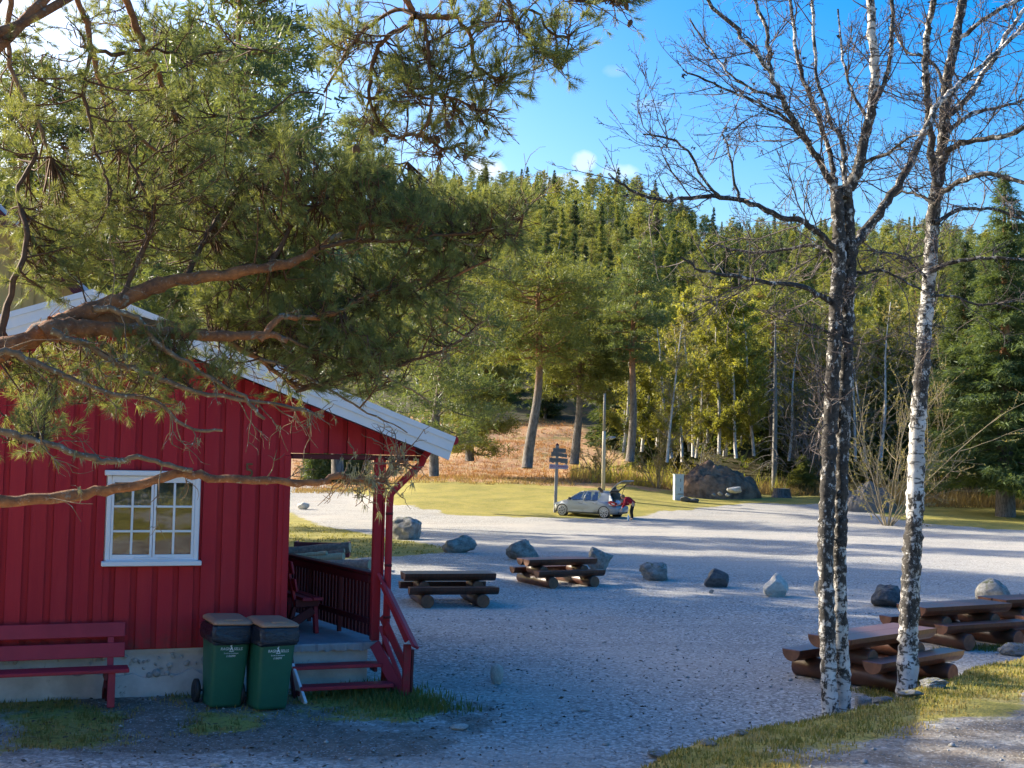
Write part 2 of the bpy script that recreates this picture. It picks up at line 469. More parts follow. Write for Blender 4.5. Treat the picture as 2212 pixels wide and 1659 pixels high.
def _bark_pine(name, lo, hi, ora, z0, z1):
    """grey plated bark low down, orange flakes higher up"""
    m, nt, b, o = nodes(name)
    f = noise(nt, coords(nt, (1, 1, .35)), 9, 7, .65, .38, .62)
    g = mix(nt, f, lo, hi)
    og = mix(nt, noise(nt, coords(nt), 7, 6, .65, .38, .66), ora, tuple(x * .45 for x in ora))
    tc = nt.nodes.new("ShaderNodeTexCoord"); sx = nt.nodes.new("ShaderNodeSeparateXYZ"); nt.links.new(tc.outputs["Object"], sx.inputs[0])
    k = ramp(nt, sx.outputs[2], z0, z1)
    nt.links.new(mix(nt, k, g, og), b.inputs["Base Color"]); b.inputs["Roughness"].default_value = .85; b.inputs["Specular IOR Level"].default_value = .2
    bump(nt, b, noise(nt, coords(nt, (1, 1, .4)), 14, 8, .7), .9, .03)
    return m
MT['pine_bark'] = _bark_pine('pine_bark', (.21, .18, .155), (.095, .08, .07), (.34, .17, .085), 6.0, 9.0)
def _bark_limb():
    m, nt, b, o = nodes('orange_pine_limb_bark')
    f = noise(nt, coords(nt), 11, 8, .68, .36, .64)
    col = mix(nt, f, (.40, .165, .065), (.17, .07, .035))
    f2 = noise(nt, coords(nt), 34, 5, .7, .58, .66)
    col = mix(nt, math_n(nt, 'MULTIPLY', f2, .7), col, (.48, .30, .20))
    f3 = noise(nt, coords(nt), 5.5, 6, .7, .60, .66)
    col = mix(nt, f3, col, (.30, .29, .24))
    nt.links.new(col, b.inputs["Base Color"]); b.inputs["Roughness"].default_value = .8; b.inputs["Specular IOR Level"].default_value = .3
    bump(nt, b, noise(nt, coords(nt), 26, 9, .72), .9, .02)
    return m
MT['limb'] = _bark_limb()
MT['deadwood'] = simple('lichened_dead_limb', (.27, .175, .105), (.15, .095, .06), 16, (1, 1, 1), .9, .7, .006, .2, worn=(.42, .43, .34), wlo=.57)
MT['pine_twig'] = simple('pine_twig_bark', (.15, .078, .042), (.09, .05, .03), 20, (1, 1, 1), .8, .3, .003, .2, worn=(.30, .27, .20), wlo=.64)
MT['needles'] = leafy('pine_needles', (.245, .270, .105), (.145, .185, .085), .46, .5, 2.6, .0, .3)
MT['pine_far'] = leafy('distant_pine_needles', (.205, .220, .060), (.125, .155, .052), .45, .5, .35, .18)
MT['spruce'] = leafy('spruce_needles', (.095, .130, .043), (.050, .078, .034), .36, .6, .25, .30)
MT['spruce_pale'] = leafy('light_spruce_needles', (.195, .215, .055), (.12, .15, .045), .44, .6, .25, .25)  # lighter green needles for some spruces, saplings and scrub
MT['birch_leaf'] = leafy('young_birch_leaves', (.31, .315, .078), (.20, .225, .055), .5, .5, .5, .2)
MT['bud'] = leafy('opening_buds', (.27, .25, .09), (.18, .15, .06), .4, .5, 2, .1)
MT['lichen'] = leafy('beard_lichen', (.34, .34, .24), (.22, .22, .15), .3, .9, 5, .0, .1)
MT['cone'] = simple('pine_cone_scales', (.13, .075, .042), (.07, .042, .026), 60, (1, 1, 1), .8, .8, .004)
MT['tan_twig'] = simple('pale_sallow_twigs', (.36, .29, .18), (.24, .19, .12), 5, (1, 1, 1), .8, .1, .002, .2)
MT['grey_twig'] = simple('grey_bare_twigs', (.27, .25, .22), (.17, .155, .135), 5, (1, 1, 1), .8, .1, .002, .2)
MT['grass'] = leafy('grass_blades', (.23, .215, .062), (.125, .135, .042), .4, .6, 1.5, .0, .2)
MT['grass_dry'] = leafy('dry_grass_blades', (.40, .32, .14), (.26, .21, .09), .4, .7, 1.5, .0, .2)
MT['litter'] = simple('dead_leaf_litter', (.16, .10, .06), (.07, .045, .03), 30, (1, 1, 1), .9, .2, .002)

# ------------------------------------------------------------------ terrain
PHI = R(20)
CAB = np.array([-3.492, 14.0])
CW = np.array([math.cos(PHI), math.sin(PHI)]); CD = np.array([-math.sin(PHI), math.cos(PHI)])
BANK = np.array([(-9.0, -4.0), (-1.6, 6.0), (0.97, 9.5), (1.97, 10.6), (3.2, 11.84), (4.3, 13.0), (6.5, 15.9), (12, 23.5), (20, 34)])
LOT_R = np.array([-.6, -.30, -.173, -.136, -.095, -.039, .033, .10, .146, .198, .246, .287, .33, .41, .7])
LOT_Y = np.array([150, 130, 108, 92, 74, 67.5, 67, 69, 75, 80, 81, 76, 68, 64, 60])
def bank_sd(x, y):
    """signed distance to the bank's edge line, positive on the bank (camera side)"""
    best = np.full(np.shape(x), 1e9); sg = np.zeros(np.shape(x))
    for (ax, ay), (bx, by) in zip(BANK[:-1], BANK[1:]):
        dx, dy = bx - ax, by - ay; L2 = dx * dx + dy * dy
        t = np.clip(((x - ax) * dx + (y - ay) * dy) / L2, 0, 1)
        d = np.hypot(x - ax - t * dx, y - ay - t * dy)
        c = (dx * (y - ay) - dy * (x - ax)) / math.sqrt(L2)
        up = d < best
        best = np.where(up, d, best); sg = np.where(up, np.where(c < 0, 1, -1), sg)
    return best * sg
def in_poly(x, y, poly):
    x = np.asarray(x); y = np.asarray(y); r = np.zeros(x.shape, bool); n = len(poly)
    for i in range(n):
        (x1, y1), (x2, y2) = poly[i], poly[(i + 1) % n]
        c = ((y1 > y) != (y2 > y)) & (x < (x2 - x1) * (y - y1) / (y2 - y1 + 1e-12) + x1)
        r ^= c
    return r
def hgt(x, y):
    x = np.asarray(x, float); y = np.asarray(y, float)
    yy = np.maximum(y, 1.0); r = x / yy
    lot = -.4 * smooth(28, 62, y)
    zl = np.interp(y, [62, 75, 92, 105, 120, 140, 200, 300, 400, 520, 600], [-.4, -.25, .2, .5, 1.6, 5.5, 18, 45, 72, 103, 107])
    zc = np.interp(y, [64, 68, 71, 75, 80, 88, 95, 112, 140, 200, 300, 400, 520, 600], [-.4, -.36, -.22, .1, .46, 1.04, 1.25, 2.9, 6.3, 18, 46, 75, 108, 112])
    zr = np.interp(y, [66, 72, 80, 86, 95, 110, 140, 200, 300, 400, 520, 600], [-.4, -.2, .2, .35, .5, 1.6, 6, 16, 38, 62, 90, 94])
    k1 = smooth(-.13, -.07, r); k2 = smooth(.08, .17, r)
    far = zl * (1 - k1) + zc * k1 * (1 - k2) + zr * k2
    z = np.where(y > 62, far, lot)
    sd = bank_sd(x, y)
    wob = vnoise(x * 1.3, y * 1.3) * .35
    bz = .5 + .06 * np.clip(sd, 0, 12) + vnoise(x * .5, y * .5) * .1
    z = z + smooth(-.55, .12, sd + wob) * bz * (y < 40)
    xl = (x - CAB[0]) * CW[0] + (y - CAB[1]) * CW[1]; yl = (x - CAB[0]) * CD[0] + (y - CAB[1]) * CD[1]
    z = z + .11 * smooth(-1.5, -.15, yl) * smooth(3.2, 1.9, xl) * smooth(10, 7, yl) * smooth(-9, -7, xl)
    z = z + vnoise(x * .22, y * .22) * .05 * smooth(5, 20, y) + vnoise(x * .9 + 7, y * .9) * .028 + vnoise(x * 3.1, y * 3.1 + 5) * .012
    z = z + vnoise(x * .11, y * .11) * 1.2 * smooth(85, 120, y) + vnoise(x * .4, y * .4) * .25 * smooth(80, 95, y)
    return z
def hz(x, y): return float(hgt(np.array([x]), np.array([y]))[0])

NEAR_LAWN = [(-14, 72), (-11.4, 66), (-8.0, 54.3), (-6.3, 50.4), (-3.8, 44.9), (-2.5, 41.5), (-1.7, 38.5), (-2.1, 36.9), (-3.2, 35.4), (-4.3, 34.2), (-5.3, 31.5), (-7, 29.5), (-20, 29), (-22, 60)]
FRONT_GRASS = [(-9, 12.0), (-7.0, 10.6), (-5.53, 10.4), (-4.45, 11.5), (-3.39, 12.0), (-2.27, 12.75), (-1.15, 13.1), (-0.62, 13.8), (-.9, 14.6), (-1.1, 15.3), (-2, 14.6), (-5, 13.8), (-9, 12.6)]
TABLE_GRASS = [((4.9, 16.0), 1.5), ((7.4, 19.6), 1.6), ((3.6, 13.6), .9), ((5.2, 15.0), .9), ((2.6, 12.9), .7), ((1.6, 12.1), .6)]
def poly_soft(x, y, poly, w):
    """about 1 inside the polygon, 0 outside, blurred over w metres by sampling"""
    s = np.zeros(np.shape(x))
    for a in range(8):
        s += in_poly(x + w * math.cos(a * .785), y + w * math.sin(a * .785), poly)
    return (s + 2 * in_poly(x, y, poly)) / 10.0
def zones(x, y):
    """weights: grass, meadow (dry heath), forest floor, dirt"""
    yy = np.maximum(y, 1.0); r = np.clip(x / yy, -.6, .7)
    edge = np.interp(r, LOT_R, LOT_Y)
    jag = vnoise(x * .5, y * .5) * 3 + vnoise(x * 1.7, y * 1.7) * 1.5
    lawn = smooth(-1.6, 1.6, y - edge + jag)
    mstart = np.interp(r, [-.4, -.15, -.05, .05, .1, .2, .5], [112, 97, 88, 85, 86, 92, 90])
    mead = smooth(-2.5, 2.5, y - mstart + jag)
    fstart = np.interp(r, [-.4, -.05, .05, .085, .12, .2, .5], [150, 146, 140, 120, 96, 97, 84])
    forest = smooth(-3, 3, y - fstart + jag)
    sd = bank_sd(x, y)
    bank = smooth(-.5, .15, sd + vnoise(x * 1.6, y * 1.6) * .4) * smooth(1.5, .55, sd + vnoise(x * 1.1, y * 1.1) * 1.3) * (y < 40)
    fg = poly_soft(x, y, FRONT_GRASS, .35) * np.clip(.54 + vnoise(x * 1.4, y * 1.4) * 1.2, 0, 1)
    nl = poly_soft(x, y, NEAR_LAWN, .6)
    tg = np.zeros(np.shape(x))
    for (cx, cy), rr in TABLE_GRASS:
        tg = np.maximum(tg, smooth(rr, rr * .2, np.hypot(x - cx, y - cy)) * np.clip(.45 + vnoise(x * 2, y * 2) * 1.2, 0, 1))
    weeds = np.clip(vnoise(x * .35 + 3, y * .35) * 1.6 - .45, 0, .4) * smooth(40, 20, y)
    g = np.clip(np.maximum.reduce([lawn, bank, fg, nl, tg, weeds]), 0, 1)
    dirt = poly_soft(x, y, [(-9, 13.9), (-9, 9), (-3, 9.5), (-.5, 11.5), (0, 14), (-1, 15), (-3, 14)], .5) * np.clip(.6 + vnoise(x * .9, y * .9), 0, 1)
    g = np.maximum(g, smooth(2.5, -.5, y) * np.clip(.75 + vnoise(x * .5, y * .5), 0, 1))
    dirt = np.maximum(dirt, .55 * smooth(-.2, .3, sd) * (y < 40) * (y > 1))
    return g, mead, forest, dirt

def make_ground_material():
    m, nt, b, o = nodes('ground_cover')
    vc = nt.nodes.new("ShaderNodeVertexColor"); vc.layer_name = "zone"
    sp = nt.nodes.new("ShaderNodeSeparateColor"); nt.links.new(vc.outputs["Color"], sp.inputs[0])
    v = coords(nt)
    # crushed stone
    vo = nt.nodes.new("ShaderNodeTexVoronoi"); vo.inputs["Scale"].default_value = 40; nt.links.new(v, vo.inputs["Vector"])
    hs = nt.nodes.new("ShaderNodeSeparateColor"); nt.links.new(vo.outputs["Color"], hs.inputs[0])
    tone = math_n(nt, 'POWER', hs.outputs[0], 1.4)
    grav = mix(nt, tone, (.215, .205, .175), (.52, .50, .435))
    vo2 = nt.nodes.new("ShaderNodeTexVoronoi"); vo2.inputs["Scale"].default_value = 27; nt.links.new(v, vo2.inputs["Vector"])
    hs2 = nt.nodes.new("ShaderNodeSeparateColor"); nt.links.new(vo2.outputs["Color"], hs2.inputs[0])
    grav = mix(nt, ramp(nt, hs2.outputs[1], .72, .80), grav, (.13, .12, .105))
    grav = mix(nt, ramp(nt, hs2.outputs[2], .78, .86), grav, (.68, .635, .56))
    grav = mix(nt, noise(nt, v, 90, 4, .7, .35, .65), grav, mix(nt, .5, grav, (.31, .295, .26)))
    big = noise(nt, v, .16, 5, .6, .38, .64)
    grav = mix(nt, math_n(nt, 'MULTIPLY', big, .65), grav, (.48, .43, .355))
    rust = noise(nt, coords(nt, (.3, 1, 1)), .35, 6, .65, .60, .74)
    grav = mix(nt, math_n(nt, 'MULTIPLY', rust, .35), grav, (.40, .27, .18))
    dark = noise(nt, v, .55, 7, .7, .56, .72)
    grav = mix(nt, math_n(nt, 'MULTIPLY', dark, .35), grav, (.20, .19, .175))
    trk = noise(nt, coords(nt, (.10, .9, 1)), .9, 5, .6, .52, .68)
    grav = mix(nt, math_n(nt, 'MULTIPLY', trk, .40), grav, (.27, .25, .215))
    # worn soil
    soil = mix(nt, noise(nt, v, 5, 7, .7, .35, .65), (.26, .215, .165), (.13, .11, .085))
    soil = mix(nt, noise(nt, v, 30, 3, .6, .58, .64), soil, (.40, .37, .33))
    n2 = noise(nt, v, 2.2, 8, .7)
    dk = ramp(nt, math_n(nt, 'ADD', math_n(nt, 'MULTIPLY', vc.outputs["Alpha"], 1.0), math_n(nt, 'MULTIPLY', math_n(nt, 'SUBTRACT', n2, .5), 1.6)), .35, .65)
    col = mix(nt, dk, grav, soil)
    # turf: spring green, straw and moss
    t1 = mix(nt, noise(nt, v, .55, 7, .65, .38, .62), (.40, .325, .078), (.25, .225, .052))
    t1 = mix(nt, noise(nt, v, 2.6, 7, .7, .52, .66), t1, (.36, .29, .105))
    t1 = mix(nt, noise(nt, v, 18, 5, .7, .5, .7), t1, (.07, .085, .022))
    n3 = noise(nt, v, 3.2, 9, .75)
    gk = ramp(nt, math_n(nt, 'ADD', sp.outputs[0], math_n(nt, 'MULTIPLY', math_n(nt, 'SUBTRACT', n3, .5), 1.5)), .4, .6)
    col = mix(nt, gk, col, t1)
    # dry heath meadow
    h1 = mix(nt, noise(nt, coords(nt, (1, .6, 1)), .5, 8, .7, .36, .62), (.46, .275, .135), (.34, .185, .10))
    h1 = mix(nt, noise(nt, coords(nt, (1, .5, 1)), 1.6, 8, .7, .5, .62), h1, (.46, .33, .15))
    h1 = mix(nt, noise(nt, v, .22, 5, .6, .58, .72), h1, (.19, .18, .05))
    n4 = noise(nt, v, .8, 8, .7)
    mk = ramp(nt, math_n(nt, 'ADD', sp.outputs[1], math_n(nt, 'MULTIPLY', math_n(nt, 'SUBTRACT', n4, .5), 1.5)), .4, .6)
    col = mix(nt, mk, col, h1)
    fl = mix(nt, noise(nt, v, .7, 7, .7, .35, .65), (.10, .075, .045), (.055, .06, .022))
    col = mix(nt, sp.outputs[2], col, fl)
    nt.links.new(col, b.inputs["Base Color"]); b.inputs["Roughness"].default_value = .93; b.inputs["Specular IOR Level"].default_value = .15
    hh = math_n(nt, 'ADD', math_n(nt, 'MULTIPLY', vo.outputs["Distance"], -1.0), noise(nt, v, 30, 6, .7))
    bump(nt, b, hh, .5, .013)
    return m
MT['ground'] = make_ground_material()

_ang = np.concatenate([np.arange(-180, -44, 6.0), np.arange(-44, -26, .8), np.arange(-26, 26, .2), np.arange(26, 44, .8), np.arange(44, 180, 6.0)])
_rad = np.concatenate([[0.25, 1, 2, 3], 4.0 * 1.0165 ** np.arange(0, 320)])
_rad = _rad[_rad < 600]
_rad = np.append(_rad, [650, 800, 1200])
_A, _Rr = np.meshgrid(np.radians(_ang), _rad, indexing='ij')
_gx, _gy = np.sin(_A) * _Rr, np.cos(_A) * _Rr
_gz = hgt(_gx, _gy)
_gz[_Rr > 640] = 98.0
_gz[(_gy < -2)] = np.minimum(_gz[(_gy < -2)], 1.3)
_na, _nr = _A.shape
_V = np.stack([_gx, _gy, _gz], -1).reshape(-1, 3)
_g, _m, _f, _d = zones(_gx, _gy)
_attr = np.stack([_g, _m, _f, _d], -1).reshape(-1, 4)
_i = np.arange(_na)[:, None]; _j = np.arange(_nr - 1)[None, :]; _i2 = (_i + 1) % _na
_F = np.stack([_i * _nr + _j, _i * _nr + _j + 1, _i2 * _nr + _j + 1, _i2 * _nr + _j], -1).reshape(-1, 4)
_fc = _attr[_F].mean(1); _pc = _V[_F].mean(1)
_sd = bank_sd(_pc[:, 0], _pc[:, 1])
_zone = np.zeros(len(_F), int)
_zone[_fc[:, 0] > .5] = 1
_zone[_fc[:, 1] > .5] = 2
_zone[_fc[:, 2] > .5] = 3
_zone[(_sd > -.3) & (_pc[:, 1] < 40)] = 4
_zone[(_zone == 0) & (_pc[:, 1] > 38.5)] = 5
for _k, (_nm, _lb) in enumerate([("gravel_yard", "grey crushed stone yard around the picnic tables"), ("lawn", "patchy spring grass"), ("meadow", "orange brown dry heath meadow rising to the forest"),
                                 ("hillside", "forest floor rising up the hill"), ("embankment", "low bank with moss, grass and gravel"), ("parking_lot", "pale sunlit gravel parking lot")]):
    _s = np.nonzero(_zone == _k)[0]
    if not len(_s): continue
    _u, _inv = np.unique(_F[_s], return_inverse=True)
    _o = link(_nm, np_mesh(_nm, _V[_u], _inv.reshape(-1, 4), MT['ground'], True, attr={"zone": _attr[_u]}))
    tag(_o, _lb, kind="structure")

# loose crushed stones on the yard and the bank path: nobody could count them
_rs = np.random.RandomState(5)
def scatter_area(n, xr, yr, cond):
    P = np.empty((0, 2))
    while len(P) < n:
        q = np.stack([_rs.uniform(*xr, n * 2), _rs.uniform(*yr, n * 2)], -1)
        P = np.vstack([P, q[cond(q[:, 0], q[:, 1])]])
    return P[:n]
def _open_gravel(x, y):
    g, m_, f_, d_ = zones(x, y)
    r = x / np.maximum(y, 1)
    return (g < .5) & (r > -.44) & (r < .46) & (_rs.rand(len(x)) < np.clip(90.0 / y ** 1.6, 0, 1))
_P = scatter_area(11000, (-8, 12), (8, 30), _open_gravel)
_oct = np.array([(1, 0, 0), (0, 1, 0), (-1, 0, 0), (0, -1, 0), (0, 0, .75), (0, 0, -.75)])
_of = np.array([(0, 1, 4), (1, 2, 4), (2, 3, 4), (3, 0, 4), (1, 0, 5), (2, 1, 5), (3, 2, 5), (0, 3, 5)])
_n = len(_P)
_sz = .006 + .014 * _rs.rand(_n) ** 2.2 + .020 * (_rs.rand(_n) < .03)
_yw = _rs.rand(_n) * 6.28
_T = _oct[None] * (_sz[:, None, None] * (1 + .5 * (_rs.rand(_n, 6, 1) - .5))) * np.stack([np.ones(_n), .6 + .4 * _rs.rand(_n), .5 + .4 * _rs.rand(_n)], -1)[:, None, :]
_c, _s2 = np.cos(_yw)[:, None], np.sin(_yw)[:, None]
_T = np.stack([_T[..., 0] * _c - _T[..., 1] * _s2, _T[..., 0] * _s2 + _T[..., 1] * _c, _T[..., 2]], -1)
_z = hgt(_P[:, 0], _P[:, 1]) + _sz * .25
_VV = (_T + np.concatenate([_P, _z[:, None]], 1)[:, None, :]).reshape(-1, 3)
_FF = (_of[None] + (np.arange(_n) * 6)[:, None, None]).reshape(-1, 3)
MT['pebble'] = _rock('crushed_stone', (.52, .50, .46), (.24, .22, .20))
tag(link("gravel", np_mesh("gravel", _VV, _FF, MT['pebble'])), "loose grey crushed stones lying on the yard", "gravel", kind="stuff")

# grass blades
def blades(name, P, h, mat, label, lean=.5, wid=.006):
    n = len(P)
    z = hgt(P[:, 0], P[:, 1])
    yaw = _rs.rand(n) * 6.28; hh = h * (.4 + .9 * _rs.rand(n)); ln = lean * hh * (_rs.rand(n) + .2)
    dx, dy = np.cos(yaw), np.sin(yaw)
    w = wid * (.6 + .8 * _rs.rand(n))
    b = np.stack([P[:, 0], P[:, 1], z - .01], -1); sd = np.stack([-dy * w, dx * w, 0 * w], -1)
    mid = b + np.stack([dx * ln * .35, dy * ln * .35, hh * .6], -1); tip = b + np.stack([dx * ln, dy * ln, hh], -1)
    V = np.stack([b - sd, b + sd, mid + sd * .7, mid - sd * .7, tip], 1).reshape(-1, 3)
    k = np.arange(n)[:, None] * 5
    F = np.concatenate([k + np.array([[0, 1, 2]]), k + np.array([[0, 2, 3]]), k + np.array([[3, 2, 4]])])
    return tag(link(name, np_mesh(name, V, F, mat)), label, "grass", kind="stuff")
def clumped(n, xr, yr, cond, per=9, spread=.05):
    c = scatter_area(max(1, n // per), xr, yr, cond)
    q = np.repeat(c, per, 0)
    return q + _rs.randn(len(q), 2) * spread
def _w(i, thr):
    return lambda x, y: zones(x, y)[i] > thr + .25 * _rs.rand(len(x))
blades("grass", clumped(5500, (-9, .2), (9.8, 15.2), lambda x, y: (zones(x, y)[0] > .45) & in_poly(x, y, FRONT_GRASS)), .055, MT['grass'], "thin short grass along the front of the red cabin")
blades("grass", clumped(4500, (-9, .2), (9.8, 15.2), lambda x, y: (zones(x, y)[0] > .3) & in_poly(x, y, FRONT_GRASS)), .05, MT['grass_dry'], "dry straw coloured grass in front of the red cabin")
blades("grass", np.vstack([np.array([(-1.35, 14.3)]) + _rs.randn(1500, 2) * (.32, .28), np.array([(-.95, 13.95)]) + _rs.randn(700, 2) * (.3, .16)]), .10, MT['grass'], "dense green grass tuft at the foot of the porch stairs")
_bk = lambda a, b_: (lambda x, y: (bank_sd(x, y) > a) & (bank_sd(x, y) < b_ + .5 * vnoise(x * 1.3, y * 1.3)))
blades("grass", clumped(11000, (0, 9), (7, 18), _bk(-.15, .75), 10, .06), .045, MT['grass'], "short green grass on the mossy edge of the bank")
blades("grass", clumped(10000, (0, 9), (7, 18), _bk(-.1, 1.05), 10, .06), .045, MT['grass_dry'], "sunlit straw coloured grass on the edge of the bank")
blades("grass", clumped(3500, (2.5, 9), (12, 21), lambda x, y: (zones(x, y)[0] > .35) & (bank_sd(x, y) < -.5)), .07, MT['grass'], "grass tufts around the log tables on the right")
blades("grass", clumped(5000, (-12, -1.5), (30, 56), lambda x, y: zones(x, y)[0] > .6, 8, .12), .07, MT['grass'], "green turf of the lawn behind the log pile", wid=.014)
# dead leaves and bark crumbs
_L = np.vstack([scatter_area(900, (-8, 0), (9.8, 14.6), lambda x, y: x / y > -.46), scatter_area(500, (-1, 6), (12, 18), lambda x, y: bank_sd(x, y) < -.4)])
_n = len(_L); _y = _rs.rand(_n) * 6.28; _l = .012 + .03 * _rs.rand(_n) ** 2; _w2 = .006 + .010 * _rs.rand(_n)
_z = hgt(_L[:, 0], _L[:, 1]) + .008
_c = np.stack([np.cos(_y) * _l, np.sin(_y) * _l, _rs.randn(_n) * .006], -1); _s2 = np.stack([-np.sin(_y) * _w2, np.cos(_y) * _w2, _rs.randn(_n) * .006], -1)
_b = np.concatenate([_L, _z[:, None]], 1)
_VV = np.stack([_b - _c, _b + _s2, _b + _c, _b - _s2], 1).reshape(-1, 3); _FF = (np.arange(_n)[:, None] * 4 + np.arange(4)[None])
tag(link("dead_leaves", np_mesh("dead_leaves", _VV, _FF, MT['litter'])), "brown dead leaves and bark crumbs on the trodden ground", "leaf litter", kind="stuff")

# ------------------------------------------------------------------ text and rocks
def text_mesh(s, size, ext=.002, font=None, align='CENTER', shear=0.0):
    c = bpy.data.curves.new("lettering", 'FONT'); c.body = s; c.size = size; c.extrude = ext; c.shear = shear
    c.align_x = align; c.align_y = 'CENTER'; c.resolution_u = 3
    o = bpy.data.objects.new("lettering", c); COL.objects.link(o)
    dg = bpy.context.evaluated_depsgraph_get()
    me = bpy.data.meshes.new_from_object(o.evaluated_get(dg))
    bpy.data.objects.remove(o); bpy.data.curves.remove(c)
    return me
def text_part(name, s, size, mat, parent, loc, rot, ext=.002, shear=0.0, wide=1.0, bold=0.0):
    me = text_mesh(s, size, ext, shear=shear); me.materials.clear(); me.materials.append(mat)
    o = link(name, me, parent); o.location = loc; o.rotation_euler = rot; o.scale = (wide, 1, 1)
    return o
def rock_mesh(seed, subdiv=3, rough=.28, flat=.7, facets=7, peak=0.0):
    """boulder: a ball cut by random planes, then roughened"""
    r = random.Random(seed)
    bm = bmesh.new(); bmesh.ops.create_icosphere(bm, subdivisions=subdiv, radius=1.0)
    planes = []
    for _ in range(facets):
        n = Vector((r.gauss(0, 1), r.gauss(0, 1), r.gauss(.3, .8))).normalized()
        planes.append((n, r.uniform(.5, .86)))
    for v in bm.verts:
        p = v.co.copy()
        for n, d in planes:
            k = p.dot(n) - d
            if k > 0: p -= n * k * .93
        q = p * 2.1 + Vector((seed * 3.7, seed, 0))
        p *= 1 + rough * (float(vnoise(q.x + q.z * .7, q.y - q.z * .4)) * .6 + float(vnoise(q.x * 2.7 - q.z, q.y * 2.7 + q.z * 1.9)) * .34 + float(vnoise(q.x * 6.1 - q.z * 2, q.y * 6.1 + q.z * 4)) * .16)
        k = 1 - peak * max(0, p.z + .3)
        v.co = (p.x * k + peak * .12 * p.z, p.y * k, p.z * flat)
    me = bpy.data.meshes.new("rock"); bm.to_mesh(me); bm.free()
    for p in me.polygons: p.use_smooth = subdiv >= 3
    return me
_rock_cache = {}
def rock(name, loc, dims, seed, mat, parent=None, rz=0.0, subdiv=3, **kw):
    me = rock_mesh(seed, subdiv, **kw); me.materials.append(MT[mat])
    o = link(name, me, parent); o.location = loc; o.scale = dims; o.rotation_euler = (0, 0, rz)
    return o

def glass(name, tint=(.02, .025, .025), rough=.02, fac=.5):
    """window glass: see-through with a real mirror reflection"""
    m, nt, b, o = nodes(name)
    nt.nodes.remove(b)
    t = nt.nodes.new("ShaderNodeBsdfTransparent"); t.inputs[0].default_value = (*tint, 1)
    g = nt.nodes.new("ShaderNodeBsdfGlossy"); g.inputs["Roughness"].default_value = rough
    vec = coords(nt); bp = nt.nodes.new("ShaderNodeBump"); bp.inputs["Strength"].default_value = .12; bp.inputs["Distance"].default_value = .01
    nt.links.new(noise(nt, vec, 4, 2), bp.inputs["Height"]); nt.links.new(bp.outputs[0], g.inputs["Normal"])
    fr = nt.nodes.new("ShaderNodeFresnel"); fr.inputs[0].default_value = 1.5
    k = math_n(nt, 'ADD', math_n(nt, 'MULTIPLY', fr.outputs[0], 1.6), fac)
    ms = nt.nodes.new("ShaderNodeMixShader")
    nt.links.new(k, ms.inputs[0]); nt.links.new(t.outputs[0], ms.inputs[1]); nt.links.new(g.outputs[0], ms.inputs[2]); nt.links.new(ms.outputs[0], o.inputs[0])
    return m
MT['pane'] = glass('old_window_glass', (.85, .88, .88), .02, .03)
MT['car_glass'] = glass('car_window_glass', (.62, .70, .66), .02, .02)
MT['lace'] = leafy('lace_curtain', (.40, .42, .40), (.30, .32, .31), .3, .9, 40, 0, .1)

# ------------------------------------------------------------------ red cabin
cab = empty("red_cabin", (CAB[0], CAB[1], 0), PHI, "red board cabin with white barge boards, porch and number 5 beside its window", "cabin")
rnd = random.Random(3)
RIDGE_X, RIDGE_Z, SLOPE = -1.2, 4.50, .361
LEFT, RIGHT, BACK = -4.62, 1.03, 5.6
def zroof(x): return RIDGE_Z - SLOPE * abs(x - RIDGE_X)
WX0, WX1, WZ0, WZ1 = -.955, .03, 1.60, 2.515
wall = MB()
def gable(y, off):
    return [(LEFT, y, .62), (RIGHT, y, .62), (RIGHT, y, zroof(RIGHT) - off), (RIDGE_X, y, RIDGE_Z - off), (LEFT, y, zroof(LEFT) - off)]
# backing boards of the front gable, round the window opening
zt = lambda x: zroof(x) - .27
for poly in ([(LEFT, .62), (WX0, .62), (WX0, zt(WX0)), (RIDGE_X, RIDGE_Z - .27), (LEFT, zt(LEFT))],
             [(WX0, .62), (WX1, .62), (WX1, WZ0), (WX0, WZ0)], [(WX0, WZ1), (WX1, WZ1), (WX1, zt(WX1)), (WX0, zt(WX0))],
             [(WX1, .62), (RIGHT, .62), (RIGHT, zt(RIGHT)), (WX1, zt(WX1))]):
    wall.prism(poly, (0, .02, 0), (1, 0, 0), (0, 0, 1), (0, .1, 0))
wall.box((RIGHT - .05, BACK / 2 + .06, 2.06), (.1, BACK - .13, 2.88)); wall.box((LEFT + .05, BACK / 2 + .06, 1.85), (.1, BACK - .13, 2.46)); wall.box(((LEFT + RIGHT) / 2, BACK / 2 + .06, 2.95), (RIGHT - LEFT - .22, BACK - .14, .04))
wall.prism([(p[0], p[2]) for p in gable(0, .27)], (0, BACK, 0), (1, 0, 0), (0, 0, 1), (0, .1, 0))
wall.box(((LEFT + RIGHT) / 2, BACK / 2, .66), (RIGHT - LEFT - .24, BACK - .3, .05))
wall_o = wall.build("wall", MT['red'], cab)
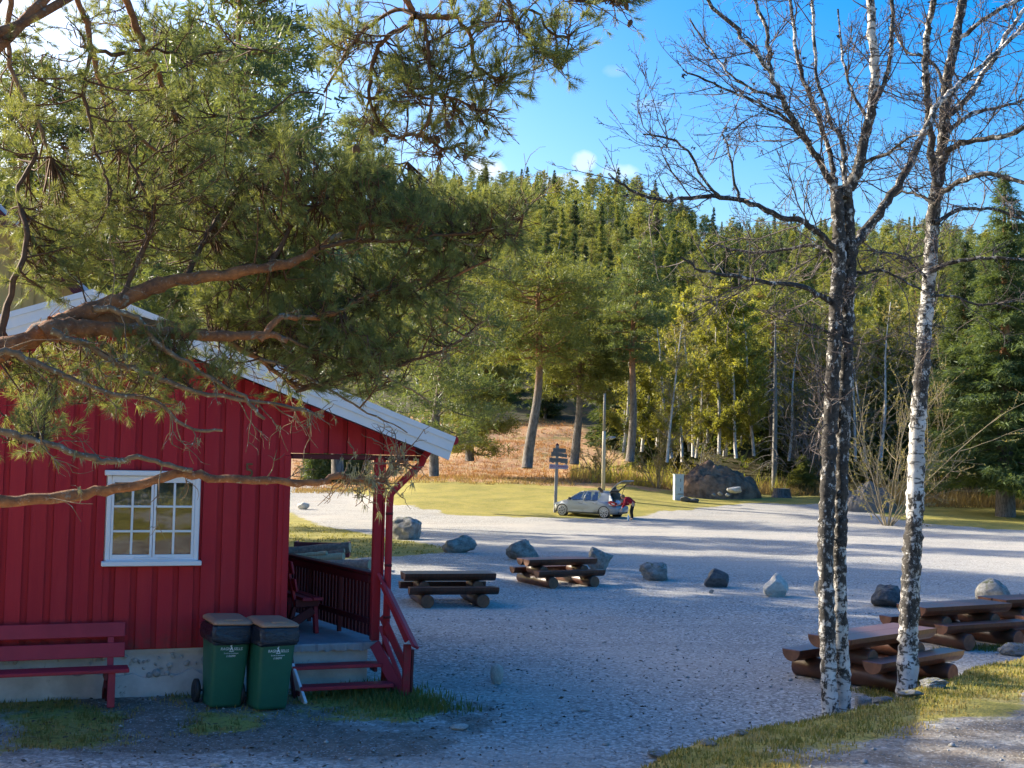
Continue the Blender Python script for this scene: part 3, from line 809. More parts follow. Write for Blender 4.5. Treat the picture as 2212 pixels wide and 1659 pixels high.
# vertical cladding, one object per board: wide cover boards over recessed boards
edges = [-4.6 + .2215 * k for k in range(12)] + [-1.945, -1.72, -1.49, -1.268, -1.057, -.838, -.606, -.386, -.164, .069, .289, .489, .694, .908]
edges = sorted(e for e in edges if e < -2.0 or e >= -1.95)
def board(x0, x1, y0, y1, z0f, z1f, nm="wall_board", parent=None):
    """upright board with its top cut to the roof slope"""
    b = MB(); lean = rnd.uniform(-.003, .003)
    b.prism([(x0, z0f(x0)), (x1, z0f(x1)), (x1 + lean, z1f(x1)), (x0 + lean, z1f(x0))], (0, y1, 0), (1, 0, 0), (0, 0, 1), (0, y0 - y1, 0))
    return b.build(nm, MT['red'], parent or wall_o)
def boards_at(x0, x1, y0, y1):
    jb = rnd.uniform(-.006, .006)
    lo = lambda x: .635 + jb
    if x1 > WX0 - .01 and x0 < WX1 + .01:
        # cut round the window
        if x0 < WX0 - .02:
            board(x0, WX0 - .012, y0, y1, lo, zt)
        if x1 > WX1 + .02: board(max(x0, WX1 + .012), x1, y0, y1, lo, zt)
        a, c = max(x0, WX0 - .010), min(x1, WX1 + .010)
        if c - a > .01:
            board(a, c, y0, y1, lo, lambda x: WZ0 - .075); board(a, c, y0, y1, lambda x: WZ1 + .062, zt)
    elif x0 < RIDGE_X < x1:
        board(x0, RIDGE_X, y0, y1, lo, zt); board(RIDGE_X, x1, y0, y1, lo, zt)
    else: board(x0, x1, y0, y1, lo, zt)
for i, e in enumerate(edges):
    nx = edges[i + 1] if i + 1 < len(edges) else RIGHT
    wdt = min(.157, nx - e)
    boards_at(e, e + wdt, -.024, -.001)
    if nx - e - wdt > .02: boards_at(e + wdt + .002, nx - .002, -.001 + .004, .018)
# the boarded gable end over the porch, carried by a beam
for k, x0 in enumerate([1.035, 1.25, 1.47, 1.69, 1.91, 2.13, 2.35]):
    board(x0, x0 + .16, -.024, -.001, lambda x: 2.80, lambda x: max(2.82, zt(x)))
    if x0 < 2.3: board(x0 + .162, x0 + .212, .003, .018, lambda x: 2.81, lambda x: max(2.83, zt(x)))
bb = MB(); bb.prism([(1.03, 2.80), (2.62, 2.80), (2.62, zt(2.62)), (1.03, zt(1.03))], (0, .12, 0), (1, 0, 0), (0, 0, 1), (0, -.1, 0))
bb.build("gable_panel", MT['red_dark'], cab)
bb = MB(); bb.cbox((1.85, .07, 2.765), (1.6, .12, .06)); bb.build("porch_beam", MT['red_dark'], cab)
# corner board
bb = MB(); bb.cbox((RIGHT - .03, -.028, 1.70), (.075, .02, 2.14)); bb.build("corner_board", MT['red'], cab)
# roof
rf = MB()
EAVE = 2.83
for sx in (1, -1):
    xe = RIDGE_X + sx * (EAVE - RIDGE_X)
    a = Vector((RIDGE_X, -.36, RIDGE_Z - .06)); c = Vector((xe, -.36, zroof(EAVE) - .06))
    rf.add([a, c, c + Vector((0, 6.4, 0)), a + Vector((0, 6.4, 0)), a - Vector((0, 0, .14)), c - Vector((0, 0, .14)), c + Vector((0, 6.4, -.14)), a + Vector((0, 6.4, -.14))],
           [(0, 1, 2, 3), (4, 7, 6, 5), (0, 4, 5, 1), (1, 5, 6, 2), (2, 6, 7, 3), (3, 7, 4, 0)])
roof = rf.build("roof", MT['red_dark'], cab)
rf = MB()
for sx in (1, -1):
    xe = RIDGE_X + sx * (EAVE + .03 - RIDGE_X)
    a = Vector((RIDGE_X, -.40, RIDGE_Z - .052)); c = Vector((xe, -.40, zroof(EAVE + .03) - .052))
    rf.add([a, c, c + Vector((0, 6.5, 0)), a + Vector((0, 6.5, 0)), a + Vector((0, 0, .035)), c + Vector((0, 0, .035)), c + Vector((0, 6.5, .035)), a + Vector((0, 6.5, .035))],
           [(0, 3, 2, 1), (4, 5, 6, 7), (0, 1, 5, 4), (1, 2, 6, 5), (2, 3, 7, 6), (3, 0, 4, 7)])
rf.build("roofing_sheet", MT['roof'], roof)
def barge(name, z_top, hgt_, y, thick, xr):
    for sx in (1, -1):
        b = MB()
        xe = RIDGE_X + sx * (xr - RIDGE_X)
        tz = SLOPE * (xr - RIDGE_X)
        lean = sx * .08 * hgt_ / .28
        b.prism([(RIDGE_X, RIDGE_Z - z_top), (xe, RIDGE_Z - z_top - tz), (xe - lean, RIDGE_Z - z_top - tz - hgt_), (RIDGE_X, RIDGE_Z - z_top - hgt_)], (0, y, 0), (1, 0, 0), (0, 0, 1), (0, thick, 0))
        b.build(name, MT['white'], roof)
barge("barge_cap", .005, .062, -.440, .06, EAVE + .045)
barge("barge_board", .069, .112, -.425, .04, EAVE + .03)
barge("barge_board", .183, .105, -.405, .03, EAVE + .005)
bb = MB(); bb.tube([(EAVE + .05, -.36, 2.985), (EAVE + .05, 6.0, 3.0)], .055, 10); bb.build("gutter", MT['red'], cab)
bb = MB(); bb.tube([(EAVE - .02, -.1, 2.96), (2.66, -.08, 2.86), (2.60, -.07, 2.78), (2.57, -.07, 2.70), (2.44, -.06, 2.58), (2.28, -.06, 2.42), (2.21, -.06, 2.34), (2.20, -.06, 2.2), (2.20, -.06, 1.4), (2.19, -.06, .12)], .042, 12)
bb.build("downpipe", MT['red'], cab)
bb = MB()
for z in (2.1, 1.5, .9):
    bb = MB(); bb.tube([(2.20, -.06, z), (2.20, -.06, z + .03)], .047, 12); bb.build("pipe_clip", MT['red_dark'], cab)
# window
win = MB()
win.cbox((WX0 + .024, -.032, 2.055), (.048, .05, .925)); win.cbox((WX1 - .026, -.032, 2.055), (.052, .05, .925))
win.cbox(((WX0 + WX1) / 2, -.032, WZ1 - .026), (WX1 - WX0 - .101, .05, .052)); win.cbox(((WX0 + WX1) / 2, -.032, WZ0 + .012), (WX1 - WX0 - .101, .05, .03))
win_o = win.build("window", MT['white_worn'], cab)
b = MB(); b.cbox(((WX0 + WX1) / 2 + .003, -.048, WZ1 + .031), (1.055, .09, .056)); b.build("window_cap", MT['white_worn'], win_o)
b = MB(); b.cbox(((WX0 + WX1) / 2, -.062, WZ0 - .036), (1.055, .12, .052)); b.cbox(((WX0 + WX1) / 2, -.045, WZ0 - .006), (.96, .06, .016)); b.build("window_sill", MT['white_worn'], win_o)
for sx0, sx1 in ((WX0 + .05, -.466), (-.460, WX1 - .054)):
    s_ = MB(); wS = sx1 - sx0; st = .026
    for xx in (sx0 + st / 2, sx1 - st / 2): s_.cbox((xx, -.036, 2.052), (st, .036, .86), .003)
    for zz in (1.640, 2.462): s_.cbox(((sx0 + sx1) / 2, -.036, zz), (wS - 2 * st - .001, .036, .036), .003)
    s_.build("sash", MT['white_worn'], win_o)
    pz = [1.660, 1.912, 2.182, 2.443]
    px = [sx0 + st, (sx0 + sx1) / 2, sx1 - st]
    g_ = MB()
    g_.cbox((px[1], -.036, 2.052), (.024, .03, .78), .003)
    for zz in (pz[1], pz[2]):
        for q in (0, 1): g_.cbox(((px[q] + px[q + 1]) / 2 + (-.006 if q == 0 else .006), -.036, zz), (px[1] - px[0] - .0135, .03, .024), .003)
    g_.build("glazing_bar", MT['white'], win_o)
    for q in (0, 1):
        for k in range(3):
            p_ = MB(); p_.box(((px[q] + px[q + 1]) / 2, -.033, (pz[k] + pz[k + 1]) / 2), (px[1] - px[0] - .004, .004, pz[k + 1] - pz[k] - .006), Matrix.Rotation(rnd.uniform(-.006, .006), 3, 'X'))
            p_.build("pane", MT['pane'], win_o)
    # lace curtain in the upper third
    c_ = MB(); V = []; n = 40
    for i in range(n + 1):
        x = sx0 + .02 + (wS - .04) * i / n
        V += [(x, .045 + .008 * math.sin(i * 1.1), 2.50), (x, .045 + .008 * math.sin(i * 1.1 + .4), 2.185 + .012 * abs(math.sin(i * .55)))]
    c_.add(V, [(2 * i, 2 * i + 2, 2 * i + 3, 2 * i + 1) for i in range(n)])
    c_.build("curtain", MT['lace'], win_o, recalc=False)
for x0 in (-.655, -.40):
    b = MB(); b.tube([(x0, -.062, 1.628), (x0 + .02, -.075, 1.618), (x0 + .15, -.075, 1.622), (x0 + .17, -.062, 1.632)], .005, 6); b.build("window_hook", MT['white'], win_o)
# white reveal lining behind the frame
for xx in (WX0 - .004, WX1 + .004):
    b = MB(); b.box((xx, .05, 2.05), (.012, .1, .95)); b.build("window_lining", MT['white'], win_o)
# house number
MT['bronze'] = simple('bronze_number', (.16, .09, .05), (.09, .05, .03), 20, (1, 1, 1), .4, .1, .001, metal=.6)
text_part("house_number", "5", .235, MT['bronze'], cab, (.565, -.034, 2.585), (R(90), 0, 0), .006)
# foundation
fd = MB()
fd.box(((LEFT + RIGHT) / 2, BACK / 2 + .06, .31), (RIGHT - LEFT, BACK, .64))
found = fd.build("foundation", MT['concrete'], cab)
top = []
x = LEFT
while x < RIGHT:
    base = .40 + .05 * math.sin(x * 2.1) + rnd.uniform(-.02, .02)
    if -.55 < x < -.1: base = .33 + rnd.uniform(-.02, .02)
    if .05 < x < .55: base = .34 + rnd.uniform(-.02, .02)
    top.append((x, base)); x += rnd.uniform(.05, .11)
pc = MB()
pc.prism([(LEFT, -.1)] + [(RIGHT, -.1), (RIGHT, .38)] + top[::-1], (0, .06, 0), (1, 0, 0), (0, 0, 1), (0, -.05, 0))
pc.build("plaster_coat", MT['concrete'], found)
_st = [rock_mesh(60 + k, 2, .3, .8, 6) for k in range(5)]
for m_ in _st: m_.materials.append(MT['stone_w'])
for k in range(120):
    xx = rnd.uniform(-2.4, .95)
    dens = .35 + .65 * (-.75 < xx < .05) + .4 * (.1 < xx < .5)
    if rnd.random() > dens: continue
    tz = float(np.interp(xx, [t[0] for t in top], [t[1] for t in top]))
    zz = rnd.uniform(tz - .01, .575); s_ = rnd.choice((.018, .022, .026, .034)) * (1.55 if (rnd.random() < .12) else 1)
    o = link("stone", _st[k % 5], found); o.location = (xx, .055 - s_ * .35, zz); o.scale = (s_ * 1.15, s_ * .9, s_); o.rotation_euler = (0, rnd.uniform(0, 6), 0)
for (xx, zz, s_) in ((-.36, .36, .06), (-.25, .35, .035), (-.20, .325, .03), (-.44, .34, .04), (.62, .44, .05), (.70, .42, .04)):
    o = link("stone", _st[1], found); o.location = (xx, .02, zz); o.scale = (s_, s_ * .8, s_); o.rotation_euler = (0, xx * 9, 0)
b = MB(); b.prism([(LEFT, .585), (RIGHT - .02, .585), (RIGHT - .02, .628), (LEFT, .628)], (0, .1, 0), (1, 0, 0), (0, 0, 1), (0, -.075, 0)); b.build("sill_course", MT['concrete'], found)
# porch: slab, plinth, post, railing, stairs
pl = MB(); pl.prism([(1.04, .1), (2.02, .1), (1.72, 4.2), (1.04, 4.2)], (0, 0, -.1), (1, 0, 0), (0, 1, 0), (0, 0, .63)); pl.build("porch_plinth", MT['concrete'], cab)
# slab with a broken, crumbly front edge
n = 36; V = []
for i in range(n + 1):
    x = 1.0 + 1.16 * i / n
    yb = .02 + rnd.uniform(-.012, .012); zb = .535 + rnd.uniform(-.014, .012)
    V += [(x, yb, .618), (x, yb - .006, .60), (x, yb + .004, zb), (x, 4.2, .618), (x, 4.2, .54)]
F = []
for i in range(n):
    a, c = i * 5, i * 5 + 5
    F += [(a + 3, c + 3, c, a), (a, c, c + 1, a + 1), (a + 1, c + 1, c + 2, a + 2), (a + 2, c + 2, c + 4, a + 4), (a + 4, c + 4, c + 3, a + 3)]
F += [(0, 1, 2, 4, 3), (n * 5 + 3, n * 5 + 4, n * 5 + 2, n * 5 + 1, n * 5)]
b = MB(); b.add(V, F); b.build("porch_slab", MT['slab'], cab)
b = MB(); b.cbox((2.085, .05, 1.70), (.10, .10, 2.13), .008); b.build("porch_post", MT['red'], cab)
b = MB(); b.cbox((2.15, .035, 2.05), (.024, .085, 1.38), .005); b.build("post_board", MT['red'], cab)
ra, rb = Vector((2.06, .12, 0)), Vector((1.53, 2.95, 0))
rd = (rb - ra).normalized(); rn = Vector((rd.y, -rd.x, 0))
b = MB(); b.beam(ra + rn * .01 + Vector((0, 0, 1.405)), rb + rn * .01 + Vector((0, 0, 1.41)), .13, .032)
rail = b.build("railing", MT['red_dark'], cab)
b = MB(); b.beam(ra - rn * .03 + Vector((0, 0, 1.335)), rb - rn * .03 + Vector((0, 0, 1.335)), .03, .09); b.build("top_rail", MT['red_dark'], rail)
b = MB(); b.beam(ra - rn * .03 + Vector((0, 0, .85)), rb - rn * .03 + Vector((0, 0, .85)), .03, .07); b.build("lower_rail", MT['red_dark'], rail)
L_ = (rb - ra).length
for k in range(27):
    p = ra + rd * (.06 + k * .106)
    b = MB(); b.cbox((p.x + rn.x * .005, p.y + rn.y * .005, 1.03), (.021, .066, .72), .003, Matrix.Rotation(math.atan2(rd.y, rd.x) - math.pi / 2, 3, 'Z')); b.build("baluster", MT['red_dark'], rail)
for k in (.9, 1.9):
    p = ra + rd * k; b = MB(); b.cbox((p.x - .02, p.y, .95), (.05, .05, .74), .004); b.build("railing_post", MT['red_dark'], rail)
# sloping handrail down the stairs, with its boards and newel
h0, h1 = Vector((2.13, .02, 1.40)), Vector((2.40, -.62, .64))
b = MB(); b.beam(h0, h1, .13, .034, (.0, .5, 1)); hand = b.build("stair_handrail", MT['red_worn'], cab)
b = MB(); b.beam(Vector((2.335, -.50, .66)), Vector((2.325, -.50, .08)), .085, .05, (0, 1, 0)); b.build("newel", MT['red'], hand)
b = MB(); b.beam(Vector((2.40, -.49, .60)), Vector((2.39, -.49, .12)), .03, .05, (0, 1, 0)); b.build("newel", MT['red_dark'], hand)
b = MB(); b.beam(Vector((2.16, .0, .92)), Vector((2.34, -.50, .36)), .03, .09, (0, .4, 1)); b.build("stair_rail", MT['red'], hand)
b = MB(); b.beam(Vector((2.16, .0, 1.30)), Vector((2.345, -.48, .70)), .03, .09, (0, .4, 1)); b.build("stair_rail", MT['red'], hand)
b = MB(); b.beam(Vector((2.14, .0, .80)), Vector((2.32, -.44, .16)), .034, .05, (0, .4, 1)); b.build("stair_rail", MT['red_worn'], hand)
sta = MB()
sta.beam((2.08, .0, .60), (2.30, -.50, .06), .04, .13, (0, .5, 1))
stairs = sta.build("stairs", MT['red_worn'], cab)
b = MB(); b.beam((1.09, -.02, .44), (1.16, -.62, .05), .035, .11, (0, .5, 1)); b.build("stringer", MT['white_worn'], stairs)["label"] = "left stringer with most of its red paint worn to pale wood"
b = MB(); b.beam((1.10, .0, .5), (1.10, -.36, .05), .04, .12, (0, .5, 1)); b.build("stringer", MT['red_dark'], stairs)
b = MB(); b.cbox((1.61, -.10, .385), (1.03, .21, .042)); b.build("tread", MT['red_worn'], stairs)
b = MB(); b.cbox((1.66, -.40, .205), (1.05, .21, .042)); b.build("tread", MT['red_worn'], stairs)
for xx, yy, zz in ((2.05, -.09, .335), (2.13, -.39, .155), (1.13, -.39, .155)):
    b = MB(); b.cbox((xx, yy, zz), (.045, .2, .05)); b.build("tread_cleat", MT['red_dark'], stairs)

# ------------------------------------------------------------------ benches
def bench(loc, rz, label, length, seat_z, supports):
    t = empty("bench", loc, rz, label, "bench", "red plank benches at the cabin")
    L2 = length / 2
    for k, yy in enumerate((-.19, -.055)):
        b = MB(); b.cbox((0, yy, seat_z), (length, .125, .038), .006, Matrix.Rotation(.05, 3, 'X')); b.build("seat_plank", MT['red_worn'], t)
    for zz, yy in ((seat_z + .17, .085), (seat_z + .38, .135)):
        b = MB(); b.cbox((0, yy, zz), (length * .97, .026, .155), .006, Matrix.Rotation(-.22, 3, 'X')); b.build("back_plank", MT['red_worn'], t)
    for xx in supports:
        b = MB(); b.beam((xx, -.20, seat_z - .02), (xx, -.235, .0), .075, .05, (0, 1, 0)); b.build("leg", MT['red_worn'], t)
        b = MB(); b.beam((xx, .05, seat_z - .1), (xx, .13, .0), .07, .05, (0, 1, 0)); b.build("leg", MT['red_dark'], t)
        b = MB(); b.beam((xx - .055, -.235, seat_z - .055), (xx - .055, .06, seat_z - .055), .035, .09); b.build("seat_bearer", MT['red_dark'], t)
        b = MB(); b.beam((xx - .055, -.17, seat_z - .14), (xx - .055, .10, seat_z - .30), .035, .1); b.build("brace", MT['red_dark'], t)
        b = MB(); b.beam((xx, .03, seat_z - .1), (xx, .165, seat_z + .44), .065, .035, (0, 1, 0)); b.build("back_upright", MT['red_worn'], t)
    return t
def cabw(x, y, z=None):
    p = CAB + CW * x + CD * y
    return (p[0], p[1], hz(p[0], p[1]) if z is None else z)
bench(cabw(-1.66, -.27), PHI + .02, "long red plank bench on the grass under the cabin window", 1.95, .375, (-.62, .80))
bench(cabw(1.26, 1.33, .62), PHI + R(98), "red plank bench on the concrete porch slab behind the bins", 1.35, .43, (-.5, .52))

# ------------------------------------------------------------------ wheelie bins
def bin_(loc, rz, lean, label, dark=False):
    t = empty("wheelie_bin", loc, rz, label, "bin", "green wheelie bins beside the porch")
    t.rotation_euler = (0, lean, rz); t.scale = (.88, .88, .90)
    # tapered body with rounded corners: rings of (half width, front y, back y, z)
    def ring(hw, yf, yb, z, r):
        P = []
        for cx, cy, a0 in ((hw - r, yf + r, -90), (hw - r, yb - r, 0), (-hw + r, yb - r, 90), (-hw + r, yf + r, 180)):
            for k in range(5):
                a = R(a0 + 22.5 * k); P.append((cx + r * math.cos(a), cy + r * math.sin(a), z))
        return P
    def shell(rings, cap_b=True, cap_t=True):
        m = MB(); n = len(rings[0]); V = [p for q in rings for p in q]
        F = [(i * n + k, i * n + (k + 1) % n, (i + 1) * n + (k + 1) % n, (i + 1) * n + k) for i in range(len(rings) - 1) for k in range(n)]
        m.add(V, F, smooth=True)
        if cap_b: m.f.append(list(range(n))[::-1]); m.m.append(0); m.sm.append(False)
        if cap_t: m.f.append([(len(rings) - 1) * n + k for k in range(n)]); m.m.append(0); m.sm.append(False)
        return m
    shell([ring(.190, -.20, .17, .0, .04), ring(.196, -.212, .18, .04, .05), ring(.225, -.265, .235, .72, .05), ring(.236, -.285, .25, .93, .05)]).build("body", MT['plastic_green'], t)
    # black liner turned over the rim, sagging and creased
    rr = random.Random(int(loc[0] * 1000)); rings = []
    for i, (dz, off) in enumerate(((.965, -.012), (.955, .012), (.90, .026), (.84, .030), (.79, .024), (.775, .006))):
        q = ring(.236 + off, -.285 - off, .25 + off, dz, .06 + max(0, off) * .5)
        out = []
        for k, p in enumerate(q):
            sag = .05 * math.sin(k * .31 + 2 + loc[0]) * (i / 5) + rr.uniform(-.012, .012)
            w_ = 1 + rr.uniform(-.03, .035) * (i > 0)
            out.append((p[0] * w_, p[1] * w_, p[2] + sag * (i > 1)))
        rings.append(out)
    fine = []
    for i in range(len(rings) - 1):
        for f_ in (0, .33, .66):
            row = []
            for k in range(20):
                for g_ in (0, .5):
                    a, c = Vector(rings[i][k]), Vector(rings[i][(k + 1) % 20]); d, e = Vector(rings[i + 1][k]), Vector(rings[i + 1][(k + 1) % 20])
                    p = a.lerp(c, g_).lerp(d.lerp(e, g_), f_)
                    wob = .010 * math.sin(p.z * 95 + p.x * 22 + k * .7) * (i > 0)
                    p.x *= 1 + wob * 1.5; p.y *= 1 + wob * 1.2
                    row.append(p)
            fine.append(row)
    shell(fine, False, False).build("liner", MT['bag'], t, recalc=True)
    # lid with raised panel and a lip
    ld = shell([ring(.245, -.30, .265, .965, .05), ring(.247, -.305, .268, .985, .05), ring(.235, -.285, .26, 1.005, .05), ring(.20, -.22, .23, 1.022, .05), ring(.17, -.16, .2, 1.024, .04)])
    ld.v = [(x, y, z + (y + .3) * .05) for x, y, z in ld.v]
    lid = ld.build("lid", MT['plastic_brown'], t)
    b = MB(); b.cbox((0, -.24, 1.020), (.22, .05, .022), .008); b.build("lid_handle", MT['plastic_brown'], lid)
    b = MB(); b.cbox((0, .275, .985), (.40, .05, .05), .012); b.tube([(-.2, .31, 1.0), (.2, .31, 1.0)], .014, 8); b.build("hinge_bar", MT['plastic_green'], t)
    for sx in (-1, 1):
        b = MB(); b.tube([(sx * .235, .20, .135), (sx * .245, .20, .135), (sx * .285, .20, .135), (sx * .293, .20, .135)], [.115, .138, .138, .12], 24)
        wh = b.build("wheel", MT['black'], t)
        b = MB(); b.tube([(sx * .288, .20, .135), (sx * .298, .20, .135)], [.075, .06], 14); b.build("hub", MT['black'], wh)
    b = MB(); b.tube([(-.24, .20, .135), (.24, .20, .135)], .012, 8); b.build("axle", MT['black'], t)
    # printed lettering on the leaning front
    def fy(z): return -.212 - (z - .04) * (.053 / .68) - .0015
    tilt = math.atan(.053 / .68)
    def prnt(s, size, x, z, shear=.0, wide=1.0):
        text_part("lettering", s, size, MT['print'], t, (x, fy(z), z), (R(90) + tilt, 0, 0), .0008, shear, wide)
    prnt("RAGN", .046, -.072, .685, .12, .98); prnt("SELLS", .046, .080, .685, .12, .98)
    prnt("En del av kretsløpet", .022, .0, .634, .0, 1.0)
    prnt("06099", .034, .012, .600, .1, 1.0)
    # emblem: seated figure over a bar, and a handset before the number
    e = MB()
    z0, sc_ = .668, 1.0
    def poly(pts, th=.0012):
        P = [(x, fy(z) - th, z) for x, z in pts]; e.add(P, [list(range(len(P)))])
    poly([(-.026, z0), (-.014, z0 + .012), (-.008, z0 + .042), (.006, z0 + .042), (.016, z0 + .016), (.026, z0), (.012, z0), (.004, z0 + .012), (-.006, z0 + .012), (-.012, z0)])
    poly([(-.008 + .011 * math.cos(a * .7), z0 + .052 + .011 * math.sin(a * .7)) for a in range(9)])
    poly([(-.010, z0 + .060), (-.002, z0 + .074), (.006, z0 + .070), (.003, z0 + .058)])
    poly([(-.028, z0 - .014), (.028, z0 - .014), (.030, z0 - .006), (-.026, z0 - .006)])
    poly([(-.050, .588), (-.044, .588), (-.047, .600), (-.042, .612), (-.048, .612), (-.053, .600)])
    e.build("emblem", MT['print'], t, recalc=False)
    return t
def _bag():
    m, nt, b, o = nodes('black_bin_liner')
    b.inputs["Base Color"].default_value = (.010, .013, .022, 1); b.inputs["Roughness"].default_value = .28
    b.inputs["Specular IOR Level"].default_value = .6
    bump(nt, b, noise(nt, coords(nt, (1, 1, 3)), 9, 4, .6, None, None, 1.5), .7, .02)
    return m
MT['bag'] = _bag()
def onground(x, y): return (x, y, hz(x, y))
bin_(onground(-3.06, 13.62), R(29), .045, "left green wheelie bin standing clear of the stairs, black liner and brown lid")
bin_(onground(-2.58, 13.62), R(34), .045, "right green wheelie bin close beside the porch stairs, black liner and brown lid")

# ------------------------------------------------------------------ log picnic tables
def half_log(L, w, th, taper=.0):
    """half-round log, flat side up at z=0, along x"""
    n = 9; P = []
    for k in range(n):
        a = math.pi + math.pi * k / (n - 1)
        P.append((w / 2 * math.cos(a), th * math.sin(a) * 1.0))
    m = MB(); bev = .012
    xs = [(-L / 2, .93), (-L / 2 + bev, 1), (L / 2 - bev, 1), (L / 2, .93)]
    V = [(x, y * s_, z * s_ - (0 if s_ == 1 else .006)) for x, s_ in xs for y, z in P]
    F, M_ = [], []
    for i in range(3):
        for k in range(n - 1):
            F.append((i * n + k, i * n + k + 1, (i + 1) * n + k + 1, (i + 1) * n + k)); M_.append(0)
        F.append((i * n + n - 1, i * n, (i + 1) * n, (i + 1) * n + n - 1)); M_.append(1)
    F.append(list(range(n))[::-1]); M_.append(2); F.append([3 * n + k for k in range(n)]); M_.append(2)
    m.v = V; m.f = F; m.m = M_; m.sm = [False] * len(F)
    return m
def round_log(L, r, seed=0):
    rr = random.Random(seed); m = MB()
    pts = [(0, -L / 2, 0), (0, -L / 2 + .015, 0), (0, -L * .2, rr.uniform(-.008, .008)), (0, L * .2, 0), (0, L / 2 - .015, 0), (0, L / 2, 0)]
    m.tube(pts, [r * .93, r, r * .99, r, r, r * .93], 16, False)
    n = len(m.v)
    m.f.append(list(range(16))); m.m.append(1); m.sm.append(False)
    m.f.append([n - 16 + k for k in range(16)][::-1]); m.m.append(1); m.sm.append(False)
    return m
WOOD3 = [MT['log_dark'], MT['log_top'], MT['log_end']]
_me = {}
def part_of(key, maker, mats):
    if key not in _me:
        o = maker().build("tmp", mats); _me[key] = o.data; bpy.data.objects.remove(o)
    return _me[key]
def picnic_table(x, y, yaw, label, L=1.72, k=1.0):
    t = empty("picnic_table", (x, y, hz(x, y) - .01), yaw, label, "picnic table", "log picnic tables on the gravel yard")
    t.scale = (k, k, k)
    def put(nm, key, mk, mats, loc, rz=0.0):
        me = part_of(key, mk, mats); me.name = nm
        o = link(nm, me, t); o.location = loc; o.rotation_euler = (0, 0, rz); return o
    for i, sx in enumerate((-.52, .52)):
        put("base_log", ("base", i), lambda: round_log(1.52, .128, i), [MT['log_dark'], MT['log_end']], (sx, 0, .122), .02 * sx)
        put("cross_log", ("cross", i), lambda: round_log(.66, .108, i + 5), [MT['log_dark'], MT['log_end']], (sx, 0, .345))
    for i, sy in enumerate((-.565, .565)):
        put("seat_log", ("seat", L), lambda: half_log(L, .275, .145), WOOD3, (.0, sy, .372))
    for i, sy in enumerate((-.155, .155)):
        put("top_log", ("top", L), lambda: half_log(L + .06, .305, .15), WOOD3, (.0, sy, .595))
    return t
picnic_table(-1.15, 24.15, R(14), "dark log picnic table nearest the porch post, in the shade", 1.70)
picnic_table(1.1, 28.3, R(28), "dark log picnic table in the middle of the yard, in front of two boulders", 1.70)
picnic_table(4.78, 16.45, R(41), "dark log picnic table just behind the birch trunks", 1.82, 1.06)
picnic_table(7.15, 20.15, R(28), "reddish sunlit log picnic table beyond the one behind the birches", 1.80, 1.03)
picnic_table(9.0, 21.6, R(26), "reddish log picnic table cut off by the right edge, nearest the big round boulder", 1.80, 1.03)

# ------------------------------------------------------------------ boulders and stones
def boulder(u, v, w_px, h_px, seed, mat, label, cat="boulder", group="boulders lining the edge of the yard", deep=.85, flat=.8, rz=0.0, z0=0.0, Y=None, **kw):
    """stone whose foot is sighted at (u, v) and whose face is w_px by h_px in the survey"""
    z = z0
    for _ in range(8):
        p = G(u, v, z) if Y is None else at(u, v, Y); z = hz(p[0], p[1]) if Y is None else p[2]
    s_ = 2700 / p[1]; w_, h_ = w_px / s_ / 2, h_px / s_
    me = rock_mesh(seed, 4 if w_px > 30 else 3, flat=1.0, **kw); me.materials.append(MT[mat])
    for pl in me.polygons: pl.use_smooth = w_px <= 30 or seed % 2 == 0
    xs = [q.co.x for q in me.vertices]; zs = [q.co.z for q in me.vertices]
    o = link("boulder" if cat == "boulder" else "stone", me)
    sx = 2 * w_ / (max(xs) - min(xs)); sz = h_ * 1.22 / (max(zs) - min(zs))
    o.scale = (sx, sx * deep, sz)
    y = p[1] + w_ * deep * .8
    o.location = (p[0] * y / p[1], y, z - min(zs) * sz - h_ * .16)
    o.rotation_euler = (0, 0, rz)
    return tag(o, label, cat, group)
boulder(876, 1166, 72, 46, 2, 'rock', "largest brown grey boulder on the lawn edge, just right of the downpipe", rough=.5, facets=8)
boulder(990, 1195, 76, 36, 4, 'rock', "low flat topped grey boulder at the corner of the lawn", rough=.5, facets=8)
boulder(1128, 1211, 72, 42, 6, 'rock', "grey boulder left of the middle picnic table", rough=.5, facets=8)
boulder(1296, 1234, 56, 48, 8, 'rock', "pale topped grey boulder half hidden behind the middle picnic table", rough=.5, facets=8)
boulder(1420, 1254, 63, 36, 10, 'rock', "low rounded grey boulder right of the middle picnic table", rough=.5, facets=8)
boulder(1549, 1270, 56, 38, 13, 'rock_dark', "dark smooth boulder between the low rounded one and the white one", rough=.2)
boulder(1680, 1291, 66, 48, 115, 'rock_pale', "pale angular boulder with a sharp top, whitest of the row", rough=.3, facets=12, rz=.6, peak=.42)
boulder(1772, 1290, 30, 34, 18, 'rock', "small grey boulder peeping out behind the double birch trunk")
boulder(1917, 1313, 68, 46, 17, 'rock_dark', "dark jagged boulder beside the white birch trunk", rough=.3, facets=9)
boulder(2150, 1308, 84, 52, 20, 'rock', "big rounded grey boulder behind the reddish tables", rough=.2)
boulder(1073, 1478, 29, 41, 22, 'rock_pale', "upright egg shaped pale stone alone in the middle of the gravel", "stone", None, rough=.12)
boulder(889, 1451, 14, 13, 24, 'rock_pale', "small grey stone beside the stair newel", "stone", "loose stones in the yard")
boulder(993, 1579, 40, 11, 26, 'rock_pale', "flat pale stone bedded in the trodden ground in front", "stone", "loose stones in the yard", rough=.15)
boulder(1537, 1282, 12, 8, 28, 'rock', "fist sized stone lying in front of the dark smooth boulder", "stone", "loose stones in the yard")
boulder(655, 1101, 27, 15, 30, 'rock_pale', "pale stone on the grass seen through the porch", "stone", "loose stones in the yard")
